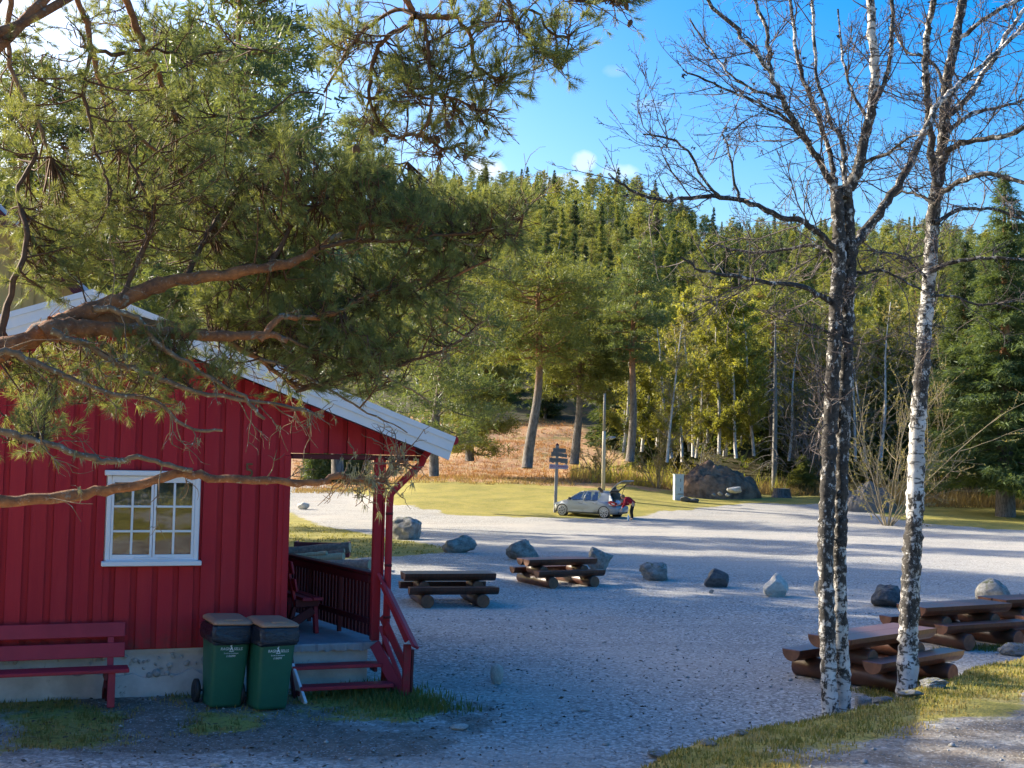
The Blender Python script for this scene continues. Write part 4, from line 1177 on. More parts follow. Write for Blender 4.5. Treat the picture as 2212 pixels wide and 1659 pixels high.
boulder(1265, 1536, 20, 5, 32, 'rock_pale', "thin flat stone in the gravel right of the upright stone", "stone", "loose stones in the yard")
boulder(1310, 1611, 14, 5, 33, 'rock_pale', "small flat stone low in the gravel left of the bank", "stone", "loose stones in the yard")
boulder(470, 1657, 34, 6, 36, 'rock_pale', "pale flat stone at the bottom edge in front of the bins", "stone", "loose stones in the yard")
for (u, v, w_, h_, sd, lb) in ((1862, 1530, 40, 22, 40, "white stone at the foot of the double birch"), (1905, 1522, 46, 14, 41, "flat grey stone on the bank between the two birches"),
                               (1965, 1510, 60, 16, 42, "long low stone in the bank right of the white birch"), (2018, 1488, 56, 18, 43, "pitted grey stone on the bank below the front table"),
                               (2165, 1432, 52, 22, 44, "blue grey wedge stone on the bank at the right edge"), (2190, 1418, 66, 26, 45, "large pale mossy stone on the bank at the right edge"),
                               (1603, 1590, 30, 12, 46, "small pale stone in the bank edge left of the birches"), (1530, 1612, 40, 9, 47, "thin pale stone in the lower bank edge"),
                               (1700, 1566, 26, 9, 48, "little pale stone on the bank edge, nearest left of the double birch"), (1425, 1640, 60, 12, 49, "long pale kerb stone at the bottom end of the bank")):
    boulder(u, v, w_, h_, sd, 'rock_moss', lb, "stone", "stones edging the bank", z0=.5, rough=.5, facets=8)

# ------------------------------------------------------------------ log pile behind the porch
def raw_log(p0, p1, r, label, mat='bark_log', knobs=3):
    p0, p1 = Vector(p0), Vector(p1); c = (p0 + p1) / 2
    t = empty("log", c, 0, label, "log", "logs in the pile behind the porch")
    rr = random.Random(int(r * 1e4)); m = MB(); pts, rad = [], []
    for k in range(8):
        f = k / 7; pts.append(p0.lerp(p1, f) - c + Vector((0, 0, rr.uniform(-.01, .01)))); rad.append(r * (1.04 - .12 * f + rr.uniform(-.03, .03)))
    m.tube(pts, rad, 12, False); m.build("bark", MT[mat], t)
    for e, rd_ in ((0, rad[0]), (-1, rad[-1])):
        d = (pts[1] - pts[0]).normalized() * (-1 if e == 0 else 1)
        q = MB(); q.tube([pts[e] - d * .01, pts[e] + d * .003], rd_ * .96, 12); q.build("cut_end", MT['wood_raw'], t)
    d = (pts[-1] - pts[0]).normalized()
    for k in range(knobs):
        i = rr.randrange(1, 7); a = rr.uniform(0, 6.28); side = d.cross(Vector((0, 0, 1))).normalized()
        o_ = (side * math.cos(a) + d.cross(side) * math.sin(a))
        q = MB(); q.tube([pts[i] + o_ * rad[i] * .8, pts[i] + o_ * (rad[i] * 1.12)], [r * .25, r * .18], 7); q.build("knot", MT[mat], t)
    return t
LY = 29.0
def lp(u, v, Y, dz=0):
    p = at(u, v, Y); return Vector(p) + Vector((0, 0, dz))
raw_log(lp(600, 1197, 30.2), lp(756, 1183, 30.0), .145, "thick grey barked log lying on top of the pile")
raw_log(lp(612, 1210, 29.4), lp(744, 1190, 29.2), .062, "slim grey log beside the thick top log")
raw_log(lp(622, 1204, 29.0), lp(706, 1195, 28.6), .058, "thin pale peeled pole on the pile", 'wood_raw', 1)
raw_log(lp(640, 1212, 28.9), lp(742, 1202, 28.5), .10, "pale split log with torn bark", 'wood_raw')
raw_log(lp(600, 1214, 29.9), lp(728, 1207, 29.6), .12, "grey barked log in the middle of the pile")
raw_log(lp(690, 1222, 28.2), lp(800, 1219, 27.6), .12, "low brown log in front of the pile, ending behind the porch post")
raw_log(lp(620, 1228, 28.4), lp(760, 1226, 28.0), .11, "lowest brown log at the front of the pile")
raw_log(lp(610, 1226, 29.4), lp(770, 1220, 29.2), .13, "brown log under the slim ones in the pile")
b = MB(); c = lp(695, 1177, 30.8); b.cbox((0, 0, .18), (1.35, .06, .36)); b.cbox((-.64, .3, .18), (.06, .5, .36)); b.cbox((.64, .3, .18), (.06, .5, .36))
t = empty("timber_edging", (c.x, c.y, c.z - .30), .06, "dark low timber edging behind the log pile", "edging"); b.build("plank", MT['red_dark'], t)

# ------------------------------------------------------------------ fingerpost, pole, cabinet
sx_, sy_ = at(1199, 1105, 70.5)[:2]
zg = hz(sx_, sy_); top_z = at(1207, 962, 70.5)[2]
post = empty("signpost", (sx_, sy_, zg), R(6), "weathered wooden signpost beside the car with four boards, the lowest reading NO CAMPING", "signpost")
hgt_p = top_z - zg
b = MB(); b.cbox((.0, 0, hgt_p / 2 - .05), (.17, .17, hgt_p + .1), .012)
b.v = [(x + .06 * (z / hgt_p), y, z) for x, y, z in b.v]; b.build("post", MT['wood_grey'], post)
b = MB(); b.add([(-.12 + .06, -.12, hgt_p), (.12 + .06, -.12, hgt_p), (.12 + .06, .12, hgt_p), (-.12 + .06, .12, hgt_p), (.06, 0, hgt_p + .13)], [(0, 1, 4), (1, 2, 4), (2, 3, 4), (3, 0, 4), (3, 2, 1, 0)]); b.build("post_cap", MT['red_dark'], post)
def sign_board(v_mid, u0, u1, tilt, s, col, txt, ragged, size):
    zc = at(1204, v_mid, 70.4)[2] - zg
    xm = (at((u0 + u1) / 2, v_mid, 70.4)[0] - sx_); wd = (u1 - u0) * 70.4 / 2700
    hh = .125
    if ragged == 0: P = [(-wd / 2, -hh), (wd / 2, -hh), (wd / 2, hh), (-wd / 2, hh)]
    elif ragged == 1: P = [(-wd / 2, -hh), (-.1, -hh * .8), (wd * .25, -hh * .95), (wd / 2, -hh * 1.05), (wd / 2, hh * .5), (wd * .2, hh * .75), (-wd / 2, hh)]
    elif ragged == 2: P = [(-wd / 2, -hh * .9), (-wd * .4, -hh), (-wd * .28, -hh * 1.5), (-wd * .24, -hh), (wd * .1, -hh * .9), (wd * .15, -hh * 1.25), (wd * .34, -hh * 1.2), (wd * .46, -hh * 1.7), (wd / 2, -hh * 1.3), (wd / 2, hh * .9), (-wd / 2, hh)]
    else: P = [(-wd / 2, -hh * 1.05), (wd * .42, -hh * 1.05), (wd / 2, -.02), (wd * .44, hh * .95), (wd * .36, hh * 1.15), (wd * .2, hh * .8), (-wd / 2, hh * 1.05)]
    m = MB(); m.prism(P, (0, 0, 0), (1, 0, 0), (0, 0, 1), (0, .04, 0))
    o = m.build("sign_board", MT[col], post); o.location = (xm, -.13, zc); o.rotation_euler = (0, tilt, 0)
    text_part("lettering", s, size, MT[txt], o, (0, -.004, .0), (R(90), 0, 0), .002, 0, .95)
    return o
MT['sign_grey'] = simple('weathered_sign_board', (.17, .165, .15), (.11, .108, .10), 9, (1, 1, 6), .9, .3, .004, .2)
MT['sign_lilac'] = simple('faded_pale_sign_board', (.40, .35, .40), (.32, .28, .33), 6, (1, 1, 4), .8, .2, .003, .2)
MT['txt_dark'] = simple('faded_black_lettering', (.07, .07, .07), (.12, .12, .115), 30, (1, 1, 1), .8, 0)
MT['txt_red'] = simple('red_lettering', (.30, .03, .10), (.22, .03, .09), 30, (1, 1, 1), .7, 0)
sign_board(973, 1194, 1222, .05, "PARKERING", 'sign_grey', 'txt_dark', 0, .15)
sign_board(982, 1190, 1225, .07, "INNGANG  >", 'sign_grey', 'txt_dark', 1, .16)
sign_board(994, 1186, 1226, .03, "TURISTPLASS", 'sign_grey', 'txt_dark', 2, .16)
sign_board(1008, 1186, 1228, .02, "NO CAMPING", 'sign_lilac', 'txt_red', 3, .165)

px_, py_ = at(1303, 1062, 80)[:2]; zg = hz(px_, py_)
zt_ = at(1298, 850, 80)[2]; h_ = zt_ - zg
pole = empty("light_pole", (px_, py_, zg), R(4), "tall pale wooden pole with a round lamp, standing behind the car", "lamp post")
b = MB(); b.tube([(0, 0, -.2), (0, 0, h_ * .5), (.0, 0, h_ * .63)], [.125, .115, .11], 12); b.build("pole", MT['wood_pale'], pole)
b = MB(); b.tube([(0, .0, h_ * .63), (0, 0, h_)], [.09, .075], 12); b.build("pole_top", MT['wood_grey'], pole)
za = at(1310, 947, 80)[2] - zg
b = MB(); b.tube([(.08, -.03, za - .06), (.2, -.06, za + .02), (.32, -.08, za + .12), (.42, -.1, za + .12)], .025, 8); arm = b.build("lamp_arm", MT['metal'], pole)
b = MB(); b.tube([(.42, -.1, za + .14), (.45, -.11, za + .08), (.50, -.13, za + .0), (.51, -.135, za - .03)], [.05, .12, .25, .27], 16); b.build("lamp_shade", MT['metal'], arm)
b = MB(); b.tube([(.48, -.12, za + .0), (.50, -.13, za - .06)], [.06, .05], 10); b.build("bulb", MT['white'], arm)

cx_, cy_ = at(1465, 1073, 80)[:2]; zg = hz(cx_, cy_)
cb = empty("electric_cabinet", (cx_, cy_, zg), R(14), "tall grey green electric cabinet of three stacked boxes beside the soil heap", "cabinet")
H_ = 1.62
for z0, z1 in ((-.1, .36), (.37, .99), (1.0, H_)):
    b = MB(); b.cbox((0, 0, (z0 + z1) / 2), (.60, .36, z1 - z0), .012); b.build("cabinet_box", MT['metal_grey'], cb)
b = MB(); b.cbox((0, 0, H_ + .02), (.66, .42, .05), .012); b.build("cabinet_roof", MT['metal_grey'], cb)
for z in (.68, 1.26):
    b = MB(); b.cbox((.02, -.19, z + .0), (.46, .02, .54), .006); dr = b.build("door", MT['metal_grey'], cb)
    b = MB(); b.cbox((.08, -.205, z + .02), (.035, .02, .20), .004); b.build("handle", MT['black'], dr)
b = MB(); b.cbox((.08, -.20, .41), (.34, .012, .035), .003); b.build("vent", MT['black'], cb)

# ------------------------------------------------------------------ soil heaps, stump
def heap(u0, u1, v0, vtop, Y, mat, label, seed, deep=.6, peak=.4, power=1.25):
    a, c = at(u0, v0, Y), at(u1, v0, Y); cx = (a[0] + c[0]) / 2; w_ = (c[0] - a[0]) / 2
    zb = hz(cx, Y); h_ = at((u0 + u1) / 2, vtop, Y)[2] - zb
    n, k_ = 72, 44
    X, Yv = np.meshgrid(np.linspace(-1.12, 1.12, n), np.linspace(-1.12, 1.12, k_), indexing='ij')
    rx = X - (peak - .5) * 2 * (1 - np.abs(X)) * .6
    rr = np.sqrt(rx ** 2 + Yv ** 2)
    Z = np.clip(1 - rr, -.12, 1); Z = np.sign(Z) * np.abs(Z) ** (1 / power)
    Z = Z * (1 + .0 * X)
    Z += (vnoise(X * 4 + seed, Yv * 4) * .30 + vnoise(X * 11, Yv * 11 + seed) * .16 + vnoise(X * 25, Yv * 25) * .10) * np.clip(Z * 2.5, 0, 1)
    wx, wy = cx + X * w_, Y + w_ * deep + Yv * w_ * deep
    V = np.stack([wx - cx, wy - Y, hgt(wx, wy) + Z * h_ - zb - .05], -1).reshape(-1, 3)
    i = np.arange(n - 1)[:, None] * k_; j = np.arange(k_ - 1)[None]
    F = np.stack([i + j, i + k_ + j, i + k_ + j + 1, i + j + 1], -1).reshape(-1, 4)
    o = link("soil_heap", np_mesh("soil_heap", V, F, MT[mat])); o.location = (cx, Y, zb)
    return tag(o, label, "soil heap")
heap(1462, 1655, 1077, 1006, 84, 'earth', "big heap of dark clumpy soil behind the electric cabinet", 3, .55, .36, 3.0)
heap(1828, 1948, 1103, 1047, 75, 'sand', "low heap of grey sandy soil between the birch trunks", 9, .55, .45, 2.4)
for k, (u, v, w_, h_, lb, mt) in enumerate(((1480, 1084, 24, 11, "dark rounded stone in front of the electric cabinet", 'rock_dark'), (1500, 1085, 26, 8, "flat dark stone lying right of the cabinet", 'rock_dark'),
                                      (1556, 1070, 12, 8, "reddish stone at the foot of the dark soil heap", 'rock'), (1572, 1072, 10, 6, "small pale stone at the foot of the dark soil heap", 'rock_pale'),
                                      (1541, 1071, 9, 6, "little brown stone at the left foot of the soil heap", 'rock'), (1588, 1064, 34, 12, "pale slab of concrete sticking out of the dark soil heap", 'rock_pale'))):
    boulder(u, v, w_, h_, 70 + k, mt, lb, "stone", "stones by the soil heap", Y=(79, 79, 82, 82, 81.5, 81)[k], facets=9)
su, sv = at(1688, 1078, 88)[:2]; zg = hz(su, sv)
st_ = empty("tree_stump", (su, sv, zg), 0, "broad mossy tree stump at the edge of the forest", "stump")
b = MB(); b.tube([(0, 0, -.1), (0, 0, .1), (.02, 0, .45), (.03, 0, .62)], [.85, .68, .60, .58], 16, False); b.build("bark", MT['pine_bark'], st_)
b = MB(); b.tube([(.03, 0, .60), (.03, 0, .635)], [.57, .55], 16); b.build("cut_top", MT['wood_raw'], st_)

# ------------------------------------------------------------------ ochre house behind the cabin
yh = empty("yellow_house", (-13.57, 24.26, 0), R(14), "tall ochre board house with a grey roof behind the red cabin", "house")
def yroof(x): return 10.48 - .93 * abs(x)  # ridge raised and house widened out of view so it shades the front table
YB = MB(); YW = 5.05
YB.prism([(-YW, -.1), (YW, -.1), (YW, yroof(YW)), (0, yroof(0)), (-YW, yroof(YW))], (0, 0, 0), (1, 0, 0), (0, 0, 1), (0, 9, 0))
yw = YB.build("wall", MT['yellow'], yh)
k = -YW
while k < YW - .01:
    x1 = min(k + .19, YW); b = MB()
    zf = lambda x: yroof(x) - .04
    if k < 0 < x1: q = [(k, 0), (x1, 0), (x1, zf(x1)), (0, zf(0)), (k, zf(k))]
    else: q = [(k, 0), (x1, 0), (x1, zf(x1)), (k, zf(k))]
    b.prism(q, (0, -.002, 0), (1, 0, 0), (0, 0, 1), (0, -.025, 0)); b.build("wall_board", MT['yellow'], yw); k += .245
rfm = MB()
for sx in (1, -1):
    e = 5.75
    a_, c_ = Vector((0, -.5, yroof(0) + .02)), Vector((sx * e, -.5, yroof(e) + .02)); up = Vector((0, 0, .16)); dp = Vector((0, 10, 0))
    rfm.add([a_, c_, c_ + dp, a_ + dp, a_ + up, c_ + up, c_ + dp + up, a_ + dp + up], [(0, 3, 2, 1), (4, 5, 6, 7), (0, 1, 5, 4), (1, 2, 6, 5), (2, 3, 7, 6), (3, 0, 4, 7)])
MT['zinc'] = simple('pale_metal_roofing', (.50, .53, .58), (.42, .45, .50), 2, (1, 1, 1), .42, .1, .003, .5)
yr = rfm.build("roof", MT['zinc'], yh)
for sx in (1, -1):
    for kk in range(21):
        y0 = -.48 + kk * .48; b = MB()
        b.beam((sx * .02, y0, yroof(0) + .195), (sx * 5.75, y0, yroof(5.75) + .195), .035, .03, (0, 0, 1), 0, 0); b.build("roof_rib", MT['zinc'], yr)
    b = MB(); b.beam((0, -.53, yroof(0) - .02), (sx * 5.77, -.53, yroof(5.77) - .02), .03, .2, (0, 0, 1)); b.build("barge_board", MT['red_dark'], yr)

# ------------------------------------------------------------------ hatchback with its tailgate up
MT['car_paint'] = simple('grey_metallic_paint', (.36, .375, .365), (.33, .345, .34), 1, (1, 1, 1), .32, 0, spec=.6, metal=.25)
MT['car_dark'] = simple('dark_car_trim', (.02, .02, .022), (.03, .03, .032), 5, (1, 1, 1), .5, .05, .001)
MT['car_alloy'] = simple('silver_wheel_trim', (.62, .62, .62), (.55, .55, .55), 5, (1, 1, 1), .35, 0, metal=.3)
MT['car_red'] = simple('tail_lamp_red', (.45, .012, .03), (.38, .01, .02), 5, (1, 1, 1), .2, 0)
MT['lamp_clear'] = simple('clear_lamp', (.75, .75, .75), (.6, .62, .64), 9, (1, 1, 1), .15, 0)
CAR_Y, CAR_YAW = 67.4, R(180 - 31)
cxr = at(1306, 1119.5, CAR_Y); cxr[2] = hz(cxr[0], cxr[1])
ch, sh = math.cos(CAR_YAW), math.sin(CAR_YAW)
RW = (-1.24, .74)                       # rear left wheel in car coordinates (x forward, y left)
c0 = (cxr[0] - (RW[0] * ch - RW[1] * sh), cxr[1] - (RW[0] * sh + RW[1] * ch))
car = empty("parked_car", (c0[0], c0[1], cxr[2]), CAR_YAW, "grey hatchback parked on the lawn's edge with its tailgate raised", "car")
zf_ = hz(c0[0] + 1.3 * ch - .74 * sh, c0[1] + 1.3 * sh + .74 * ch)
car.rotation_euler = (0, -math.atan2(zf_ - cxr[2], 2.54), CAR_YAW)
def loft(st, mat, name, parent, closed_ends=True, smooth=True):
    """st: list of (x, half section [(y, z), ...] from the centre line bottom, round to the centre line top)"""
    m = MB(); n = len(st[0][1]); V = []
    for x, sec in st:
        V += [(x, y, z) for y, z in sec] + [(x, -y, z) for y, z in sec[::-1]]
    N = 2 * n; F = [(i * N + k, i * N + (k + 1) % N, (i + 1) * N + (k + 1) % N, (i + 1) * N + k) for i in range(len(st) - 1) for k in range(N)]
    m.add(V, F, 0, smooth)
    if closed_ends:
        m.f.append(list(range(N))); m.m.append(0); m.sm.append(False); m.f.append([(len(st) - 1) * N + k for k in range(N)][::-1]); m.m.append(0); m.sm.append(False)
    o = m.build(name, mat, parent)
    if smooth:
        for p in o.data.polygons: p.use_smooth = True
    return o
def sec(w, zb, zm, zt, crown=.0, tuck=.06):
    return [(0, zb), (w * .80, zb), (w * .95, zb + .07), (w, (zb + zm) / 2), (w * 1.0, zm), (w - tuck * .5, zt - .03), (w - tuck - .03, zt), (w * .5, zt + crown * .8), (0, zt + crown)]
body = loft([(-1.98, sec(.60, .36, .52, .62)), (-1.93, sec(.74, .30, .52, .66)), (-1.80, sec(.83, .25, .55, .69)), (-1.55, sec(.862, .22, .58, .72)), (-1.50, sec(.865, .22, .66, .90)), (-1.1, sec(.868, .20, .68, .935)), (-.5, sec(.868, .19, .66, .93)),
             (.2, sec(.866, .19, .64, .92)), (.75, sec(.866, .19, .64, .915)), (.98, sec(.862, .20, .66, .91, .03)), (1.2, sec(.852, .21, .68, .875, .05)), (1.45, sec(.83, .22, .66, .82, .055)), (1.68, sec(.79, .24, .60, .74, .05)), (1.84, sec(.72, .27, .52, .64, .04)), (1.94, sec(.60, .30, .48, .56, .02)), (1.985, sec(.42, .34, .45, .49))], MT['car_paint'], "body", car)
# roof skin
def rsec(w, z, c): return [(0, z - .03), (w * .9, z - .03), (w, z - .015), (w * .93, z + .012), (w * .5, z + c), (0, z + c + .004)]
loft([(-1.38, rsec(.545, 1.40, .02)), (-1.1, rsec(.575, 1.425, .03)), (-.6, rsec(.60, 1.435, .032)), (-.1, rsec(.60, 1.425, .03)), (.12, rsec(.585, 1.40, .025)), (.30, rsec(.57, 1.355, .02))], MT['car_paint'], "roof", car)
def yin(z): return .825 - (z - .92) * .50
def pillar(name, pts, th, mat='car_paint'):
    for s_ in (1, -1):
        m = MB(); m.tube([(x, s_ * (yin(z) + .004), z) for x, z in pts], th, 8); m.build(name, MT[mat], car)
pillar("windscreen_pillar", [(1.02, .90), (.66, 1.14), (.28, 1.365)], .032)
pillar("door_pillar", [(.02, .92), (-.03, 1.16), (-.12, 1.405)], .04, 'car_paint')
pillar("roof_rail", [(.28, 1.365), (.1, 1.395), (-.4, 1.42), (-.9, 1.412), (-1.36, 1.375)], .03)
for s_ in (1, -1):
    m = MB()
    P = [(-.78, .92), (-.86, 1.02), (-.98, 1.20), (-.86, 1.39), (-1.15, 1.405), (-1.42, 1.38), (-1.62, 1.12), (-1.74, .93), (-1.80, .70), (-1.5, .72)]
    outer = [(x, s_ * (yin(max(z, .92)) + (.03 if z < .95 else .012)), z) for x, z in P]; inner = [(x, y - s_ * .07, z) for x, y, z in outer]; n = len(P)
    m.add(outer + inner, [list(range(n)), list(range(n, 2 * n))[::-1]] + [(i, (i + 1) % n, n + (i + 1) % n, n + i) for i in range(n)]); m.build("quarter_panel", MT['car_paint'], car)
    for nm, P in (("front_window", [(.90, .945), (.62, 1.13), (.30, 1.33), (.14, 1.365), (-.07, 1.385), (.0, .945)]), ("rear_window", [(-.05, .945), (-.13, 1.385), (-.55, 1.395), (-.84, 1.37), (-.96, 1.20), (-.82, .96)])):
        m = MB(); m.add([(x, s_ * (yin(z) - .004), z) for x, z in P], [list(range(len(P)))]); m.build(nm, MT['car_glass'], car, recalc=False)
    # doors: skins a little proud, with handles
    for nm, x0, x1, hx in (("front_door", .02, 1.0, .16), ("rear_door", -.86, .005, -.70)):
        m = MB(); Pd = [(x0 + .01, .30), (x1 - .01, .30), (x1 + .0, .60), (x1 - .04, .885), (x0 + .01, .885)] if nm == "front_door" else [(x0 + .30, .30), (x1 - .01, .30), (x1 - .01, .885), (x0 + .04, .885), (x0 + .02, .62)]
        def yy(z): return .8715 if z < .7 else .868 - (z - .7) * .12
        V = [(x, s_ * (yy(z)), z) for x, z in Pd]; m.add(V + [(x, y - s_ * .03, z) for x, y, z in V], [list(range(5)), list(range(5, 10))[::-1]] + [(i, (i + 1) % 5, 5 + (i + 1) % 5, 5 + i) for i in range(5)])
        d_ = m.build(nm, MT['car_paint'], car)
        h_ = MB(); h_.cbox((hx, s_ * .878, .80), (.18, .03, .035), .008); h_.build("handle", MT['car_alloy'], d_)
        k_ = MB(); k_.cbox((hx + .03, s_ * .871, .775), (.20, .012, .03), .004); k_.build("handle_recess", MT['car_dark'], d_)
    m = MB(); m.cbox((-.0, s_ * .875, .275), (1.75, .02, .05), .008); m.build("sill_strip", MT['car_dark'], car)
    m = MB(); m.tube([(.80, s_ * .90, .98), (.80, s_ * 1.02, 1.0)], [.07, .075], 10); m.cbox((.80, s_ * .97, .985), (.10, .17, .13), .03); m.build("mirror", MT['car_dark'], car)
    # lamps
    m = MB(); m.prism([(1.42, .70), (1.80, .60), (1.86, .66), (1.62, .76), (1.42, .79)], (0, s_ * .70, 0), (1, 0, 0), (0, 0, 1), (0, s_ * .115, 0)); m.build("headlight", MT['lamp_clear'], car)
    m = MB(); m.prism([(-1.52, .83), (-1.50, .93), (-1.66, .98), (-1.90, .86), (-1.93, .72), (-1.80, .70)], (0, s_ * .64, 0), (1, 0, 0), (0, 0, 1), (0, s_ * .245, 0)); tl = m.build("taillight", MT['car_red'], car)
    m = MB(); m.prism([(-1.70, .80), (-1.68, .86), (-1.86, .83), (-1.88, .76)], (0, s_ * .70, 0), (1, 0, 0), (0, 0, 1), (0, s_ * .19, 0)); m.build("lamp_lens", MT['lamp_clear'], tl)
m = MB(); m.add([(1.0, -.70, .93), (1.0, .70, .93), (.31, .545, 1.365), (.31, -.545, 1.365)], [(0, 1, 2, 3)]); m.build("windscreen", MT['car_glass'], car, recalc=False)
# wheels
def wheel(x, y, s_):
    m = MB(); m.tube([(x, y - .10, .305), (x, y - .085, .305), (x, y + .085, .305), (x, y + .10, .305)], [.25, .308, .308, .25], 32); w_ = m.build("wheel", MT['black'], car)
    m = MB(); m.tube([(x, y + s_ * .092, .305), (x, y + s_ * .106, .305)], .215, 28); m.build("wheel_dish", MT['car_dark'], w_)
    m = MB(); a_ = []
    for k in range(9):
        a = k * 2 * math.pi / 9 + .2
        for da, r0, r1, t_ in ((-.10, .045, .225, .018), (.10, .045, .225, .018)):
            p0 = Vector((x + r0 * math.cos(a), y + s_ * .114, .305 + r0 * math.sin(a))); p1 = Vector((x + r1 * math.cos(a + da), y + s_ * .108, .305 + r1 * math.sin(a + da)))
            m.beam(p0, p1, t_, .03, (0, 1, 0), 0, 0)
    for k in range(28):
        a, c_ = k * 2 * math.pi / 28, (k + 1) * 2 * math.pi / 28
        m.beam((x + .228 * math.cos(a), y + s_ * .106, .305 + .228 * math.sin(a)), (x + .228 * math.cos(c_), y + s_ * .106, .305 + .228 * math.sin(c_)), .022, .022, (0, 1, 0), 0, 0)
    m.build("rim", MT['car_alloy'], w_)
    m = MB(); N = 22; V = []
    for k in range(N + 1):
        a = -.25 + (math.pi + .5) * k / N
        V += [(x + .36 * math.cos(a), y + s_ * .135, .315 + .36 * math.sin(a)), (x + .30 * math.cos(a), y + s_ * .118, .315 + .30 * math.sin(a))]
    m.add(V, [(2 * k, 2 * k + 1, 2 * k + 3, 2 * k + 2) for k in range(N)]); m.build("wheel_arch", MT['car_dark'], car, recalc=False)
for x in (-1.24, 1.30):
    for s_ in (1, -1): wheel(x, s_ * .745, s_)
# bumpers, number plate recess
m = MB(); m.cbox((-1.90, 0, .34), (.16, 1.15, .12), .03); m.build("rear_diffuser", MT['car_dark'], car)
m = MB(); m.cbox((1.93, 0, .36), (.10, .8, .12), .02); m.build("front_grille", MT['car_dark'], car)
# load bay and seats
m = MB(); m.box((-1.40, 0, .735), (.72, 1.30, .02)); m.box((-1.0, 0, .95), (.06, 1.36, .40)); m.build("load_bay", MT['car_dark'], car)
for sy in (-.42, 0, .42):
    m = MB(); m.cbox((-.98, sy, 1.23), (.10, .26, .17), .04); m.build("head_restraint", MT['car_dark'], car)
for sy in (-.38, .38):
    m = MB(); m.cbox((-.02, sy, .95), (.16, .48, .52), .06, Matrix.Rotation(-.2, 3, 'Y')); m.cbox((-.12, sy, 1.29), (.10, .26, .17), .04); m.cbox((.2, sy, .72), (.46, .48, .12), .05); m.build("seat", MT['car_dark'], car)
m = MB(); m.cbox((.88, 0, .88), (.30, 1.35, .14), .04); m.build("dashboard", MT['car_dark'], car)
m = MB(); m.tube([(.62, .38 + .17 * math.cos(a * .524), .98 + .17 * math.sin(a * .524)) for a in range(13)], .018, 8, False); m.build("steering_wheel", MT['car_dark'], car)
# raised tailgate
gate = empty("tailgate", (-1.37, 0, 1.43), 0); gate.parent = car
gate.rotation_euler = (0, R(-1), 0)
def gp(t_, y, off=0):       # along the gate (t 0 at the hinge .. 1 at the lip)
    xs = [0, -.22, -.48, -.76, -.88]; zs = [0, .25, .47, .64, .67]; u_ = t_ * 4; i = min(3, int(u_)); f = u_ - i
    x = xs[i] + (xs[i + 1] - xs[i]) * f; z = zs[i] + (zs[i + 1] - zs[i]) * f
    return (x + off * .45, y, z + off * .9)
m = MB(); N = 16; V = []
for i in range(N + 1):
    t_ = i / N; w_ = .56 + .10 * math.sin(t_ * 2.6)
    for s_ in (-1, -.80, .80, 1): V.append(gp(t_, s_ * w_, .0))
    for s_ in (-1, -.80, .80, 1): V.append(gp(t_, s_ * w_, -.05))
F = []; MI = []
for i in range(N):
    a, c_ = i * 8, i * 8 + 8
    for k in range(3):
        if k == 1 and 2 <= i < 9: continue
        F.append((a + k, a + k + 1, c_ + k + 1, c_ + k)); MI.append(0); F.append((a + 4 + k, c_ + 4 + k, c_ + 5 + k, a + 5 + k)); MI.append(1)
    F.append((a, c_, c_ + 4, a + 4)); MI.append(0); F.append((a + 3, a + 7, c_ + 7, c_ + 3)); MI.append(0)
m.v = V; m.f = F; m.m = MI; m.sm = [False] * len(F)
m.f.append((N * 8, N * 8 + 3, N * 8 + 7, N * 8 + 4)); m.m.append(0); m.sm.append(False)
m.build("gate_shell", [MT['car_paint'], MT['car_dark']], gate)
m = MB(); m.add([gp(2 / N, -.47, -.02), gp(2 / N, .47, -.02), gp(9 / N, .53, -.02), gp(9 / N, -.53, -.02)], [(0, 1, 2, 3)])
MT['gate_glass'] = simple('pale_reflecting_glass', (.45, .50, .48), (.38, .44, .42), 2, (1, 1, 1), .12, 0, spec=.8)
m.build("gate_glass", MT['car_glass'], gate, recalc=False)
m = MB(); m.cbox((-.05, 0, .055), (.22, 1.02, .03), .012, Matrix.Rotation(.6, 3, 'Y')); m.build("spoiler", MT['car_paint'], gate)
for s_ in (1, -1):
    m = MB(); m.tube([(-1.50, s_ * .58, 1.05), (-1.80, s_ * .60, 1.86)], .014, 6); m.build("gas_strut", MT['car_dark'], car)
# things in the load bay, each a thing of its own
CM = Matrix.Translation((c0[0], c0[1], cxr[2])) @ Matrix.Rotation(CAR_YAW, 4, 'Z') @ Matrix.Rotation(car.rotation_euler[1], 4, 'Y')
def in_car(p): return tuple(CM @ Vector(p))
b = rock_mesh(91, 3, .5, .9, 6); MT['bag_white'] = simple('white_plastic_bag', (.66, .72, .82), (.5, .56, .68), 4, (1, 1, 1), .4, .8, .03)
b.materials.append(MT['bag_white']); o = link("plastic_bag", b); o.location = in_car((-1.70, .18, .86)); o.scale = (.15, .19, .17); o.rotation_euler = (0, 0, CAR_YAW)
tag(o, "white plastic carrier bag on the car's open load sill", "bag")
m = MB(); m.box((0, 0, .13), (.30, .36, .26)); m.box((.02, -.24, .27), (.26, .12, .012), Matrix.Rotation(.5, 3, 'X')); m.box((.02, .24, .27), (.26, .12, .012), Matrix.Rotation(-.5, 3, 'X'))
MT['card'] = simple('brown_cardboard', (.42, .30, .19), (.36, .25, .16), 3, (1, 1, 1), .8, .1, .002)
t = empty("cardboard_box", in_car((-1.55, -.30, .75)), CAR_YAW, "brown cardboard box in the open back of the car", "box"); m.build("box_body", MT['card'], t)
b = rock_mesh(93, 3, .5, .7, 6); b.materials.append(MT['car_dark']); o = link("dark_bag", b); o.location = in_car((-1.35, .28, .85)); o.scale = (.2, .28, .18)
tag(o, "dark luggage bag deep in the back of the car", "bag")

